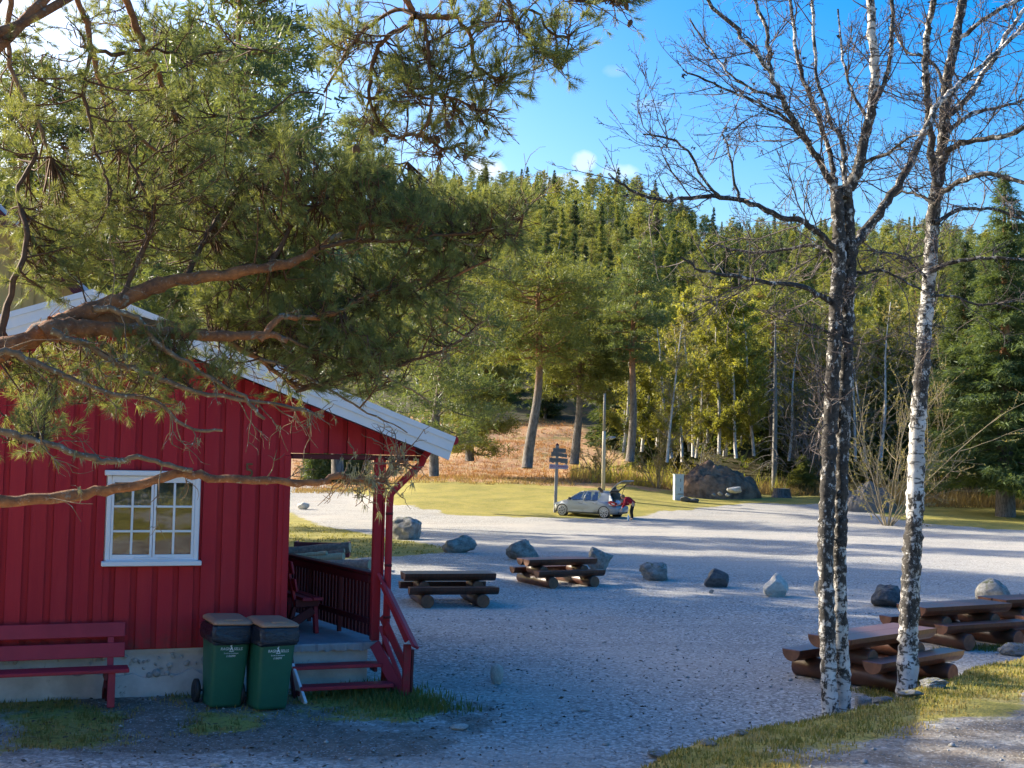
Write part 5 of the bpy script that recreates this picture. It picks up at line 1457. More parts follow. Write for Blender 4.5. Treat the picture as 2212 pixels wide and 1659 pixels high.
# ------------------------------------------------------------------ person bending to the car, bottle
MT['jacket'] = simple('dark_red_jacket', (.36, .012, .030), (.26, .010, .022), 14, (1, 1, 1), .75, .4, .012, .2)
MT['trousers'] = simple('black_trousers', (.012, .012, .014), (.018, .018, .02), 10, (1, 1, 1), .8, .2, .005, .2)
MT['skin'] = simple('skin', (.55, .32, .22), (.50, .28, .19), 20, (1, 1, 1), .5, .05, .001)
MT['hair'] = simple('light_brown_hair', (.20, .13, .065), (.11, .07, .035), 30, (1, 1, 8), .5, .5, .005)
MT['shoe'] = simple('beige_boots', (.38, .32, .24), (.32, .26, .19), 15, (1, 1, 1), .8, .2, .004)
def skinned(name, verts, edges_, rad, mat, parent, root=0, sub=2):
    me = bpy.data.meshes.new(name); me.from_pydata(verts, edges_, []); o = link(name, me)
    sk = o.modifiers.new("skin", 'SKIN'); sk.use_smooth_shade = True
    for i, r_ in enumerate(rad):
        rr = r_ if isinstance(r_, tuple) else (r_, r_)
        me.skin_vertices[0].data[i].radius = rr
        me.skin_vertices[0].data[i].use_root = i == root
    ss = o.modifiers.new("subdivision", 'SUBSURF'); ss.levels = ss.render_levels = sub
    dg = bpy.context.evaluated_depsgraph_get(); m2 = bpy.data.meshes.new_from_object(o.evaluated_get(dg)); m2.name = name
    bpy.data.objects.remove(o); m2.materials.clear(); m2.materials.append(MT[mat])
    for p in m2.polygons: p.use_smooth = True
    return link(name, m2, parent)
pp = at(1363, 1121, 66.3); pz = hz(pp[0], pp[1])
# person's own frame: x = the way they face (towards the load bay), y = their left, z up
ps = empty("person", (pp[0], pp[1], pz), R(172), "person in a dark red jacket and black trousers bending into the open car boot", "person")
# body: one continuous surface from feet to head and hands
V = [(-.14, 0, .86), (-.02, 0, .99), (.13, 0, 1.09), (.27, 0, 1.14), (.36, 0, 1.16),      # pelvis, waist, chest, shoulders, neck
     (-.10, .09, .84), (-.03, .11, .47), (-.09, .11, .09), (.05, .12, .04),               # left leg
     (-.10, -.09, .84), (.02, -.11, .47), (-.05, -.11, .09), (.09, -.12, .04),             # right leg
     (.27, .17, 1.09), (.33, .23, .84), (.46, .20, .65), (.50, .19, .58),                  # left arm
     (.27, -.17, 1.09), (.39, -.22, .88), (.57, -.15, .81), (.63, -.13, .79),              # right arm
     (.43, 0, 1.14)]
E_ = [(0, 1), (1, 2), (2, 3), (3, 4), (4, 21), (0, 5), (5, 6), (6, 7), (7, 8), (0, 9), (9, 10), (10, 11), (11, 12), (3, 13), (13, 14), (14, 15), (15, 16), (3, 17), (17, 18), (18, 19), (19, 20)]
Rr = [.13, .12, .13, .11, .05, .09, .062, .042, .03, .09, .062, .042, .03, .062, .045, .034, .026, .062, .045, .034, .026, .05]
skinned("body", V, E_, Rr, 'skin', ps)
skinned("jacket", [V[0], V[1], V[2], V[3], V[13], V[14], V[15], V[17], V[18], V[19], (.34, 0, 1.155)], [(0, 1), (1, 2), (2, 3), (3, 10), (3, 4), (4, 5), (5, 6), (3, 7), (7, 8), (8, 9)], [(.155, .15), .15, .165, .135, .09, .072, .058, .09, .072, .058, .085], 'jacket', ps, 1)
skinned("trousers", [(-.11, 0, .84), V[5], V[6], V[7], V[9], V[10], V[11], (-.06, 0, .94)], [(0, 7), (0, 1), (1, 2), (2, 3), (0, 4), (4, 5), (5, 6)], [.145, .11, .082, .062, .11, .082, .062, .13], 'trousers', ps)
for q in (7, 11):
    x, y, z = V[q]
    skinned("boot", [(x - .03, y, .05), (x + .06, y, .045), (x + .15, y, .04), (x - .02, y, .16)], [(0, 1), (1, 2), (0, 3)], [.052, .048, .038, .055], 'shoe', ps)
# head: face turned down into the boot
hd = empty("head", (.45, 0, 1.22), 0); hd.parent = ps; hd.rotation_euler = (0, R(52), 0)
bm = bmesh.new(); bmesh.ops.create_uvsphere(bm, u_segments=24, v_segments=18, radius=1)
for v in bm.verts:
    x, y, z = v.co
    f = max(0, x)
    nx, ny, nz = x * .098, y * .076, z * .118
    if z < -.2: nx *= 1 + .1 * f; ny *= 1 - .28 * (-z - .2); nx += .012 * (-z)
    nose = math.exp(-((y / .16) ** 2 + ((z + .12) / .20) ** 2)) * (x > .5); nx += .022 * nose
    for sy in (-.38, .38):
        eye = math.exp(-(((y - sy) / .17) ** 2 + ((z - .05) / .10) ** 2)) * (x > .4); nx -= .010 * eye
    mouth = math.exp(-((y / .30) ** 2 + ((z + .48) / .06) ** 2)) * (x > .4); nx -= .006 * mouth
    v.co = (nx, ny, nz)
me = bpy.data.meshes.new("face"); bm.to_mesh(me); bm.free(); me.materials.append(MT['skin'])
for p in me.polygons: p.use_smooth = True
link("face", me, hd)
for sy in (-1, 1):
    m = MB(); m.tube([(.0, sy * .073, .0), (.0, sy * .086, .012)], [.022, .028], 8); m.build("ear", MT['skin'], hd)
    m = MB(); m.tube([(.083, sy * .030, .007), (.094, sy * .030, .007)], [.010, .006], 8); m.build("eye", MT['black'], hd)
bm = bmesh.new(); bmesh.ops.create_uvsphere(bm, u_segments=20, v_segments=14, radius=1)
for v in bm.verts:
    x, y, z = v.co
    k = 1.0 if x < .35 else .93
    v.co = (x * .112 * k - .012, y * .090, z * .128 + .012)
bmesh.ops.delete(bm, geom=[f for f in bm.faces if f.calc_center_median().x > .045 and f.calc_center_median().z < .07], context='FACES')
me = bpy.data.meshes.new("hair"); bm.to_mesh(me); bm.free(); me.materials.append(MT['hair'])
hair = link("hair", me, ps); hair.location = hd.location; hair.rotation_euler = hd.rotation_euler
rr = random.Random(8); m = MB()
for k in range(46):
    a = rr.uniform(-1.9, 1.9); p = Vector((.45 - .05 * math.cos(a) + rr.uniform(-.04, .06), .085 * math.sin(a), 1.245 + rr.uniform(-.05, .06)))
    m.tube([p, p + Vector((rr.uniform(-.01, .05), rr.uniform(-.03, .03), -.12)), p + Vector((rr.uniform(.0, .08), rr.uniform(-.04, .04), -.27))], [.016, .012, .003], 5, False)
m.build("loose_hair", MT['hair'], hair)
# hands: palm and five fingers, curled
for nm, (x, y, z), dx, dz in (("left", V[16], .25, -1.0), ("right", V[20], 1.0, -.25)):
    d = Vector((dx, 0, dz)).normalized(); side = Vector((0, 1, 0)); curl = Vector((-dz, 0, dx)) * -1
    o_ = Vector((x, y, z)); m = MB()
    verts = [o_, o_ + d * .045, o_ + d * .085]; ed = [(0, 1), (1, 2)]; rad = [(.020, .026), (.016, .036), (.012, .034)]
    hnd = skinned("hand", [tuple(v) for v in verts], ed, rad, 'skin', ps, 1, 1)
    for k, (off, ln) in enumerate(((-.027, .062), (-.009, .074), (.009, .070), (.026, .056))):
        b0 = o_ + d * .088 + side * off; m = MB()
        m.tube([b0 - d * .015, b0 + d * ln * .4, b0 + d * ln * .72 + curl * .012, b0 + d * ln * .95 + curl * .028], [.0095, .009, .008, .006], 6); m.build("finger", MT['skin'], hnd)
    b0 = o_ + d * .03 + side * -.030; m = MB(); m.tube([b0, b0 + d * .03 - side * .022, b0 + d * .058 - side * .026 + curl * .012], [.011, .010, .007], 6); m.build("thumb", MT['skin'], hnd)
bt = at(1357, 1122.5, 65.9); bz = hz(bt[0], bt[1])
t = empty("water_bottle", (bt[0], bt[1], bz), 0, "clear plastic bottle standing on the ground beside the person's feet", "bottle")
MT['bottle'] = simple('pale_blue_plastic', (.55, .63, .70), (.46, .55, .64), 5, (1, 1, 1), .2, 0, spec=.7)
m = MB(); m.tube([(0, 0, 0), (0, 0, .02), (0, 0, .2), (0, 0, .26), (0, 0, .285)], [.05, .055, .055, .028, .024], 14); m.build("bottle_body", MT['bottle'], t)
m = MB(); m.tube([(0, 0, .285), (0, 0, .315)], .026, 12); m.build("bottle_cap", MT['white'], t)

# ------------------------------------------------------------------ tree tools
def axes_of(D):
    D = unit(D); ref = np.where(np.abs(D[:, 2:3]) < .9, np.array([[0, 0, 1.0]]), np.array([[1.0, 0, 0]]))
    A = unit(np.cross(D, ref)); return A, np.cross(D, A), D
def needle_shoots(P, D, S, rs, K=50, L=.07, nl=.054, w=.0031, spread=.75, ntemp=6):
    """pine shoots at P pointing along D with scale S; one slim triangle per needle"""
    n = len(P); A, B, D = axes_of(D)
    tb = rs.rand(ntemp, K); ph = rs.rand(ntemp, K) * 6.283
    an = spread * (.55 + .9 * rs.rand(ntemp, K)) * (1.15 - .55 * tb)
    which = rs.randint(0, ntemp, n); rot = rs.rand(n)[:, None] * 6.283
    t = tb[which]; p_ = ph[which] + rot; a = an[which]
    ln = nl * (.75 + .5 * rs.rand(n, K))
    rad = np.cos(p_)[..., None] * A[:, None] + np.sin(p_)[..., None] * B[:, None]
    d = np.cos(a)[..., None] * D[:, None] + np.sin(a)[..., None] * rad
    base = P[:, None] + D[:, None] * (t * L * S[:, None])[..., None]
    tip = base + d * (ln * S[:, None])[..., None]
    sd = unit(np.cross(d, rs.randn(n, K, 3))) * (w * S[:, None, None] * .5)
    V = np.stack([base - sd, base + sd, tip], 2).reshape(-1, 3)
    return V, np.arange(n * K * 3).reshape(-1, 3)
def tufts(P, size, rs, K=6, w=.16, up=.3, out=None):
    """distant foliage: little stars of slim leaf triangles"""
    n = len(P)
    d = rs.randn(n, K, 3)
    if out is not None: d = d + out[:, None] * 1.2
    d[..., 2] += up; d = unit(d)
    L = size[:, None] * (.6 + .7 * rs.rand(n, K))
    sd = unit(np.cross(d, rs.randn(n, K, 3))) * (L * w)[..., None]
    b = P[:, None] + rs.randn(n, K, 3) * (size * .25)[:, None, None]
    V = np.stack([b - sd, b + sd, b + d * L[..., None]], 2).reshape(-1, 3)
    return V, np.arange(n * K * 3).reshape(-1, 3)
def merge(lst):
    V, F, o = [], [], 0
    for v, f in lst: V.append(v); F.append(f + o); o += len(v)
    return np.concatenate(V), np.concatenate(F)
def poly_pts(poly, n, rs, Y0, Y1):
    xs = [p[0] for p in poly]; ys = [p[1] for p in poly]; out = []
    while len(out) < n:
        u = rs.uniform(min(xs), max(xs)); v = rs.uniform(min(ys), max(ys))
        if in_poly(np.array([u]), np.array([v]), poly)[0]: out.append(at(u, v, rs.uniform(Y0, Y1)))
    return np.array(out)
def limb_path(pts, Y0, Y1, n=None):
    """pts: sighted (u, v); the limb runs from distance Y0 at its root to Y1 at its tip"""
    k = len(pts); P = [at(u, v, Y0 + (Y1 - Y0) * i / (k - 1)) for i, (u, v) in enumerate(pts)]
    return resample(P, n or max(6, k * 3))
def taper(n, r0, r1, pw=1.0): return r0 + (r1 - r0) * np.linspace(0, 1, n) ** pw
def wander(path, amp, rs):
    q = path.copy(); q[1:-1] += rs.randn(len(q) - 2, 3) * amp; return q

# ------------------------------------------------------------------ the old pine in front of the cabin
rs = np.random.RandomState(21)
PY = 8.0
def U(px): return px / (2700 / PY)            # survey pixels at the pine's distance to metres
limbs = [   # (points, Y root, Y tip, r root px, r tip px, material key)
 ([(-190, 830), (-90, 800), (0, 758), (100, 715), (190, 672), (260, 650), (330, 622), (400, 603), (500, 590), (580, 576), (640, 562), (690, 536), (740, 505), (820, 482), (900, 470)], 7.6, 8.8, 28, 4, 'limb'),
 ([(95, 722), (140, 706), (200, 708), (300, 714), (400, 722), (500, 727), (565, 722), (620, 735)], 7.7, 8.3, 23, 7, 'limb'),
 ([(110, 705), (170, 690), (250, 688), (330, 700), (400, 712), (480, 735), (560, 775), (640, 840)], 7.8, 8.9, 21, 4, 'limb'),
 ([(200, 668), (240, 668), (300, 690), (335, 735), (430, 802), (520, 855), (572, 905)], 7.7, 8.0, 8, 4, 'deadwood'),
 ([(110, 715), (180, 742), (260, 785), (330, 812), (450, 850), (600, 872), (700, 900)], 7.6, 8.1, 9, 3, 'deadwood'),
 ([(-20, 760), (30, 765), (120, 802), (230, 850), (330, 867), (410, 925), (480, 930)], 7.4, 7.9, 8, 3, 'deadwood'),
 ([(-140, 905), (-60, 925), (17, 936), (67, 950), (133, 970), (200, 990), (243, 998), (300, 988), (360, 1004), (416, 1016)], 7.2, 7.5, 8.5, 5, 'deadwood'),
 ([(-180, 1120), (-90, 1105), (0, 1086), (100, 1076), (200, 1063), (283, 1050), (350, 1030), (417, 1026), (500, 1038), (617, 1041), (683, 1043), (723, 1030), (748, 1032), (785, 1041), (810, 1042), (830, 1030), (852, 1006), (880, 993)], 7.3, 7.9, 14, 4, 'limb'),
 ([(560, 735), (610, 683), (660, 688), (720, 678), (770, 652), (815, 630), (890, 612), (970, 600), (1060, 560)], 8.2, 9.0, 8, 3, 'limb'),
 ([(640, 845), (720, 822), (837, 795), (920, 770), (985, 740), (1042, 696)], 8.5, 9.2, 6, 2, 'pine_twig'),
 ([(690, 536), (760, 520), (850, 520), (950, 508), (1040, 500), (1120, 470), (1178, 408)], 8.4, 9.2, 6, 2, 'pine_twig'),
 ([(240, -60), (273, 0), (300, 75), (325, 125), (348, 170), (380, 260)], 8.6, 9.2, 11, 6, 'limb'),
 ([(150, -60), (165, 0), (185, 45), (200, 110), (215, 170), (240, 230), (330, 320), (420, 400)], 8.4, 8.8, 9, 4, 'limb'),
 ([(180, 100), (250, 118), (320, 105), (420, 120), (520, 105), (600, 115)], 8.6, 9.2, 6, 2, 'pine_twig'),
 ([(30, -50), (25, 0), (17, 110), (40, 190), (78, 255), (110, 340)], 8.2, 8.6, 7, 4, 'deadwood'),
 ([(195, 120), (180, 200), (195, 260), (205, 320), (225, 370), (240, 420)], 8.0, 8.1, 5, 3, 'pine_twig'),
 ([(400, 603), (430, 540), (470, 470), (520, 400), (600, 330), (660, 300)], 8.2, 9.4, 7, 3, 'pine_twig'),
 ([(260, 650), (300, 560), (330, 470), (300, 380), (250, 310)], 8.0, 8.4, 8, 3, 'pine_twig'),
 ([(580, 576), (640, 480), (720, 420), (800, 370), (880, 350)], 8.4, 9.3, 6, 2, 'pine_twig'),
 ([(0, 758), (20, 640), (60, 520), (40, 420), (80, 330)], 7.8, 8.2, 9, 4, 'pine_twig'),
 ([(470, 250), (560, 255), (640, 200), (700, 205)], 9.0, 9.4, 4, 2, 'pine_twig'),
 ([(560, 775), (640, 802), (720, 850), (800, 892), (880, 935)], 8.4, 8.7, 4, 1.5, 'deadwood'),
 ([(600, 725), (700, 765), (800, 800), (880, 836), (930, 870)], 8.5, 8.9, 4, 1.5, 'deadwood'),
 # the bough that hangs in from above
 ([(640, -260), (740, -160), (820, -70), (880, 0), (897, 34), (940, 36), (990, 43), (1020, 83), (1027, 140), (1080, 175)], 7.0, 7.4, 11, 3, 'limb'),
 ([(897, 34), (917, 45), (924, 110), (934, 200), (927, 253), (900, 300)], 7.1, 7.3, 5, 2.5, 'pine_twig'),
 ([(897, 34), (880, 55), (830, 83), (804, 143), (800, 222), (845, 292), (905, 292), (960, 320), (1010, 310)], 7.1, 7.6, 6, 2.5, 'pine_twig'),
 ([(897, 34), (860, 20), (790, 60), (740, 130), (700, 200)], 7.1, 7.5, 5, 2.5, 'pine_twig'),
 ([(985, -60), (1060, -30), (1100, 10), (1114, 60), (1147, 83), (1170, 110), (1205, 130)], 7.0, 7.2, 5, 2.5, 'pine_twig'),
 ([(1060, -30), (1160, -15), (1260, 0), (1330, -2)], 7.0, 7.1, 4, 2.5, 'pine_twig'),
 ([(934, 200), (985, 215), (1030, 238), (1075, 240)], 7.3, 7.4, 3, 2, 'pine_twig'),
 ([(1114, 60), (1150, 20), (1190, 70), (1230, 78)], 7.1, 7.2, 3, 2, 'pine_twig'),
]
fg = empty("pine_tree", tuple(at(-260, 1300, 7.6) * np.array([1, 1, 0])), 0, "old foreground pine reaching in from the left with thick orange limbs over the red cabin", "tree")
fgx = np.array(fg.location)
fg.location.z = hz(fgx[0], fgx[1]); fgx[2] = fg.location.z
LP, by_mat = [], {}
for pts, y0, y1, r0, r1, mk in limbs:
    n = len(pts) * 4
    P = wander(limb_path(pts, y0, y1, n), .006, rs); rad = U(taper(n, r0, r1, .8)) * (1 + .10 * rs.randn(n))
    by_mat.setdefault(mk, []).append((P, np.abs(rad)))
    LP.append((P, rad, mk))
# trunk, off to the left
tb = np.array([fgx[0], fgx[1], fgx[2] - .2])
tr = resample([tb, tb + (.03, .02, 2.2), tb + (-.05, .05, 4.5), tb + (.05, .15, 7.0), tb + (.1, .3, 10.5)], 26)
tv, tf = tubes_np([(tr, taper(26, .25, .06))], 14)
link("trunk", np_mesh("trunk", tv - fgx, tf, MT['limb'], True), fg)
def join_to_trunk(z0, P0, r):
    i = np.argmin(np.abs(tr[:, 2] - z0)); a = tr[i]
    m = resample([a, a * .5 + P0 * .5 + (0, 0, -.1), P0], 9); return (m, taper(9, r * 1.3, r))
for j, zz in ((0, 2.6), (6, 2.3), (7, 1.9), (23, 6.3), (11, 5.4), (12, 5.0), (14, 4.9), (27, 6.6), (28, 6.6)):
    P, rad, mk = LP[j]; by_mat[mk].append(join_to_trunk(zz, P[0], abs(rad[0])))
names = {'limb': 'limb', 'deadwood': 'dead_limb', 'pine_twig': 'branch'}
for mk in ('limb', 'deadwood', 'pine_twig'):
    for q in by_mat[mk]:
        v, f = tubes_np([q], 10 if mk != 'pine_twig' else 6)
        link(names[mk], np_mesh(names[mk], v - fgx, f, MT[mk], True), fg)
# sprays of shoots: each hangs on a twig grown from the nearest limb
allP = np.concatenate([p for p, r, m_ in LP])
def regions(spec):
    return np.concatenate([poly_pts(poly, n, rs, y0, y1) for poly, n, y0, y1 in spec])
main_polys = [
 ([(0, 0), (180, 0), (200, 330), (150, 470), (0, 480)], 34, 7.8, 9.4),
 ([(150, 0), (480, 0), (500, 120), (420, 250), (200, 330)], 46, 8.2, 9.8),
 ([(200, 200), (480, 130), (600, 250), (640, 350), (620, 470), (200, 480)], 104, 8.0, 9.8),
 ([(30, 440), (300, 420), (420, 560), (300, 600), (190, 620), (60, 630)], 85, 8.0, 9.3),
 ([(300, 420), (640, 380), (760, 420), (800, 520), (600, 560), (420, 600)], 105, 8.5, 9.8),
 ([(640, 330), (760, 310), (900, 420), (930, 500), (760, 520)], 75, 8.4, 9.6),
 ([(850, 430), (1000, 400), (1160, 430), (1120, 520), (1000, 560), (850, 540)], 70, 8.8, 9.6),
 ([(420, 610), (620, 590), (700, 640), (640, 720), (560, 720), (420, 700)], 75, 8.4, 9.5),
 ([(640, 560), (900, 540), (1030, 570), (960, 660), (800, 720), (680, 720)], 80, 8.5, 9.5),
 ([(600, 740), (800, 720), (960, 700), (900, 780), (760, 850), (640, 830)], 34, 8.5, 9.3),
 ([(480, 650), (700, 650), (900, 780), (820, 850), (600, 800)], 46, 8.3, 9.0),
 ([(20, 800), (180, 740), (330, 790), (330, 880), (60, 890)], 42, 7.6, 8.6),
 ([(240, 690), (420, 740), (520, 760), (500, 850), (330, 830)], 36, 7.9, 8.6),
 ([(0, 890), (120, 890), (110, 950), (0, 960)], 12, 7.3, 7.8),
]
hang_polys = [
 ([(680, 0), (800, 0), (780, 120), (700, 190)], 12, 7.1, 7.7), ([(740, 130), (860, 120), (900, 230), (770, 240)], 12, 7.1, 7.5),
 ([(860, 130), (1000, 130), (1040, 180), (950, 190)], 10, 7.2, 7.5), ([(1010, 130), (1110, 130), (1100, 190), (1040, 200)], 9, 7.2, 7.5),
 ([(1120, 50), (1250, 60), (1220, 160), (1140, 150)], 14, 7.0, 7.3), ([(960, 0), (1130, 0), (1100, 50), (980, 60)], 9, 7.0, 7.3),
 ([(1200, -20), (1370, -20), (1350, 12), (1230, 20)], 10, 7.0, 7.2), ([(930, 215), (1085, 225), (1070, 265), (940, 260)], 9, 7.3, 7.5),
 ([(760, 240), (860, 250), (870, 300), (780, 290)], 6, 7.3, 7.5), ([(890, 280), (1040, 290), (1030, 360), (920, 350)], 9, 7.4, 7.6),
 ([(880, 100), (980, 70), (1010, 110), (900, 130)], 6, 7.2, 7.4)]
spr = np.concatenate([regions(main_polys), regions(hang_polys)])
twigs, SP, SD = [], [], []
for c in spr:
    dd = np.linalg.norm(allP - c, axis=1) + rs.rand(len(allP)) * .12; i = np.argmin(dd); a = allP[i]
    out = unit(c - a + np.array([0, 0, .05])); L_ = np.linalg.norm(c - a)
    mid = (a + c) / 2 + rs.randn(3) * .05 * L_ - np.array([0, 0, .07 * L_])
    tw = resample([a, mid, c], 7); twigs.append((tw, taper(7, .0075, .0035)))
    o = unit(out + rs.randn(3) * .35 + np.array([.1, 0, .12]))
    for k in range(rs.randint(5, 9)):
        d = unit(o + rs.randn(3) * .75); l = rs.uniform(.04, .20)
        st_ = c - out * rs.uniform(0, .25) * min(1, L_ / .3)
        e = st_ + d * l; twigs.append((np.array([st_, (st_ + e) / 2 + rs.randn(3) * .012, e]), np.array([.0034, .0028, .002])))
        SP.append(e); SD.append(unit(d + np.array([0, 0, .25])))
        if rs.rand() < .3: SP.append((st_ + e) / 2); SD.append(unit(d + rs.randn(3) * .5))
SP, SD = np.array(SP), np.array(SD)
V, F = needle_shoots(SP, SD, .8 + .5 * rs.rand(len(SP)), rs)
link("crown", np_mesh("crown", V - fgx, F, MT['needles']), fg)["kind"] = "stuff"
# bare, dead twigs along the lower limbs
dead = []
def twiggy(P, n, l0, l1, up, lev=2, r=.0045):
    for _ in range(n):
        i = rs.randint(2, len(P) - 1); a = P[i]; t = unit(P[i] - P[i - 1])
        d = unit(t * .8 + rs.randn(3) * .6 + np.array([0, 0, up])); l = rs.uniform(l0, l1)
        k = 5; q = [a]
        for s_ in range(k): d = unit(d + rs.randn(3) * .28); q.append(q[-1] + d * l / k)
        q = np.array(q); dead.append((q, taper(len(q), r, r * .35)))
        if lev > 1: twiggy(q, 3, l * .25, l * .55, up, lev - 1, r * .65)
for j, n, up in ((1, 10, -.2), (2, 22, -.25), (3, 14, -.15), (4, 20, -.15), (5, 16, -.1), (6, 7, .1), (7, 6, .1), (8, 16, 0), (9, 24, .05), (10, 18, .1), (0, 12, -.1), (16, 8, 0), (17, 8, 0)):
    twiggy(LP[j][0], n, .12, .5, up)
for j, n in ((23, 14), (24, 14), (25, 20), (26, 14), (27, 12), (28, 8), (29, 6), (30, 6)): twiggy(LP[j][0], n, .1, .34, -.25)
tail = LP[7][0][-26:]
twiggy(tail, 46, .08, .30, .15, 2, .0045)
v, f = tubes_np(dead, 4); link("dead_twigs", np_mesh("dead_twigs", v - fgx, f, MT['deadwood'], True), fg)["kind"] = "stuff"
v, f = tubes_np(twigs, 4); link("twigs", np_mesh("twigs", v - fgx, f, MT['pine_twig'], True), fg)["kind"] = "stuff"
# beard lichen hanging from the dead twigs
LPn = np.array([q[rs.randint(1, len(q))] for q, _ in [dead[i] for i in rs.randint(0, len(dead), 230)] ])
LPn = np.concatenate([LPn, tail[rs.randint(0, len(tail), 70)] + rs.randn(70, 3) * .05, LP[6][0][rs.randint(0, 30, 20)]])
n = len(LPn); K = 9
b0 = LPn[:, None] + rs.randn(n, K, 3) * .008; L_ = (.02 + .06 * rs.rand(n, 1) ** 2) * (.6 + .6 * rs.rand(n, K))
d = unit(rs.randn(n, K, 3) * .28 + np.array([0, 0, -1])); sd = unit(np.cross(d, rs.randn(n, K, 3))) * .0035
V = np.stack([b0 - sd, b0 + sd, b0 + d * L_[..., None]], 2).reshape(-1, 3)
link("lichen", np_mesh("lichen", V - fgx, np.arange(len(V)).reshape(-1, 3), MT['lichen']), fg)["kind"] = "stuff"
# cones
m = MB(); m.tube([(0, 0, .0), (0, 0, -.008), (0, 0, -.024), (0, 0, -.042), (0, 0, -.052)], [.006, .014, .016, .010, .002], 9); co = m.build("pine_cone", MT['cone']); cme = co.data; bpy.data.objects.remove(co)
hp = SP[-420:]
for k in range(34):
    src = hp[rs.randint(len(hp))] if k < 22 else SP[rs.randint(len(SP))]
    o = link("pine_cone", cme, fg); o.location = tuple(src - fgx + np.array([0, 0, -.02])); o.rotation_euler = (rs.uniform(-.6, .6), rs.uniform(-.6, .6), 0)

# ------------------------------------------------------------------ the two bare birches on the bank
def birch(label, stems, mains, seed, budget, group=None):
    """stems and mains: (sighted points, Y0, Y1, r0 px, r1 px, darkness)"""
    rs = np.random.RandomState(seed)
    s0 = 2700 / stems[0][1]
    p0 = at(*stems[0][0][0], stems[0][1]); base = np.array([p0[0], p0[1], hz(p0[0], p0[1])])
    t = empty("birch_tree", tuple(base), 0, label, "tree", group)
    limbs_ = []
    def put(name, P, rad, sides, dark):
        k = len(P); v, f = tubes_np([(P, rad)], sides)
        if sides >= 10:     # lumpy bark outline
            c = np.repeat(P, sides, 0); o_ = v - c
            v = c + o_ * (1 + .09 * rs.randn(len(v), 1) * (np.repeat(dark, sides)[:, None] + .15))
        col = np.repeat(np.stack([dark, dark, dark, np.ones(k)], -1), sides, 0)
        link(name, np_mesh(name, v - base, f, MT['birch'], True, attr={"dark": col}), t)
    for kind, lst in (("trunk", stems), ("limb", mains)):
        for pts, y0, y1, r0, r1, dk in lst:
            n = max(10, int(sum(math.hypot(pts[i + 1][0] - pts[i][0], pts[i + 1][1] - pts[i][1]) for i in range(len(pts) - 1)) / (9 if kind == "trunk" else 14)))
            P = limb_path(pts, y0, y1, n); P = wander(P, .010 if kind == "limb" else .003, rs)
            if kind == "trunk": P = np.vstack([P[0] - (0, 0, .5), P]); n += 1
            rad = taper(n, r0, r1, .9) / s0 * (1 + .05 * rs.randn(n)) * (1 if kind == 'trunk' else .85)
            if kind == "trunk": rad[:2] *= 1.18; rad[2] *= 1.08
            dark = np.interp(np.linspace(0, 1, n), np.linspace(0, 1, len(dk)), dk)
            put(kind, P, np.abs(rad), 14 if kind == "trunk" else 10, dark); limbs_.append((P, np.abs(rad), kind))
    twigs, buds, bd = [], [], []
    def grow(a, d, l, r, lev):
        k = max(4, int(l / .11)); q = [a]
        for s_ in range(k):
            d = unit(d + rs.randn(3) * .16 + np.array([0, 0, .045 if lev < 3 else .02])); q.append(q[-1] + d * l / k)
        q = np.array(q); twigs.append((q, taper(len(q), r, max(.0019, r * .32))))
        if lev >= 3 or l < .14:
            for i in range(1, len(q)): buds.append(q[i]); bd.append(unit(d + rs.randn(3) * .7))
            return
        nb = max(2, int(l / (.12 if lev > 1 else .13)))
        for i in range(nb):
            f = rs.uniform(.12, .98); j = min(len(q) - 2, int(f * (len(q) - 1))); tt = unit(q[j + 1] - q[j])
            dd = unit(tt * .9 + rs.randn(3) * .62 + np.array([0, 0, .05]))
            grow(q[j], dd, l * rs.uniform(.28, .62) * (1.1 - .4 * f), max(.0026, r * .52), lev + 1)
    for P, rad, kind in limbs_:
        L_ = np.linalg.norm(np.diff(P, axis=0), axis=1).sum()
        f0 = .12 if kind == "limb" else .42
        for i in range(int(L_ * budget * (1 if kind == "limb" else .5))):
            f = rs.uniform(f0, 1.0); j = min(len(P) - 2, int(f * (len(P) - 1))); tt = unit(P[j + 1] - P[j])
            dd = unit(tt * .55 + rs.randn(3) * .72 + np.array([0, 0, .12]))
            grow(P[j], dd, rs.uniform(.45, 1.35) * (1.15 - .45 * f), min(.0095, rad[j] * .4 + .002), 1)
    v, f = tubes_np(twigs, 3); link("twigs", np_mesh("twigs", v - base, f, MT['twig'], True), t)["kind"] = "stuff"
    bP, bD = np.array(buds), np.array(bd); n = len(bP)
    sd = unit(np.cross(bD, rs.randn(n, 3))) * .0042; L2 = (.016 + .02 * rs.rand(n))[:, None]
    V = np.stack([bP, bP + bD * L2 * .5 + sd, bP + bD * L2, bP + bD * L2 * .5 - sd], 1).reshape(-1, 3)
    link("buds", np_mesh("buds", V - base, np.arange(len(V)).reshape(-1, 4), MT['twig']), t)["kind"] = "stuff"
    # grey lichen tufts on the rough bark
    src = np.concatenate([P[int(len(P) * (.45 if kind == "trunk" else .0)):] for P, r_, kind in limbs_]); n = 420
    c = src[rs.randint(0, len(src), n)] + rs.randn(n, 3) * .03
    v, f = tufts(c, .018 + .03 * rs.rand(n), rs, 7, .25, 0); link("lichen", np_mesh("lichen", v - base, f, MT['bark_lichen']), t)["kind"] = "stuff"
    return t
MT['bark_lichen'] = simple('dark_bark_lichen', (.10, .10, .08), (.045, .042, .036), 20, (1, 1, 1), .95, .2, .003, .1)
Bc = 13.9
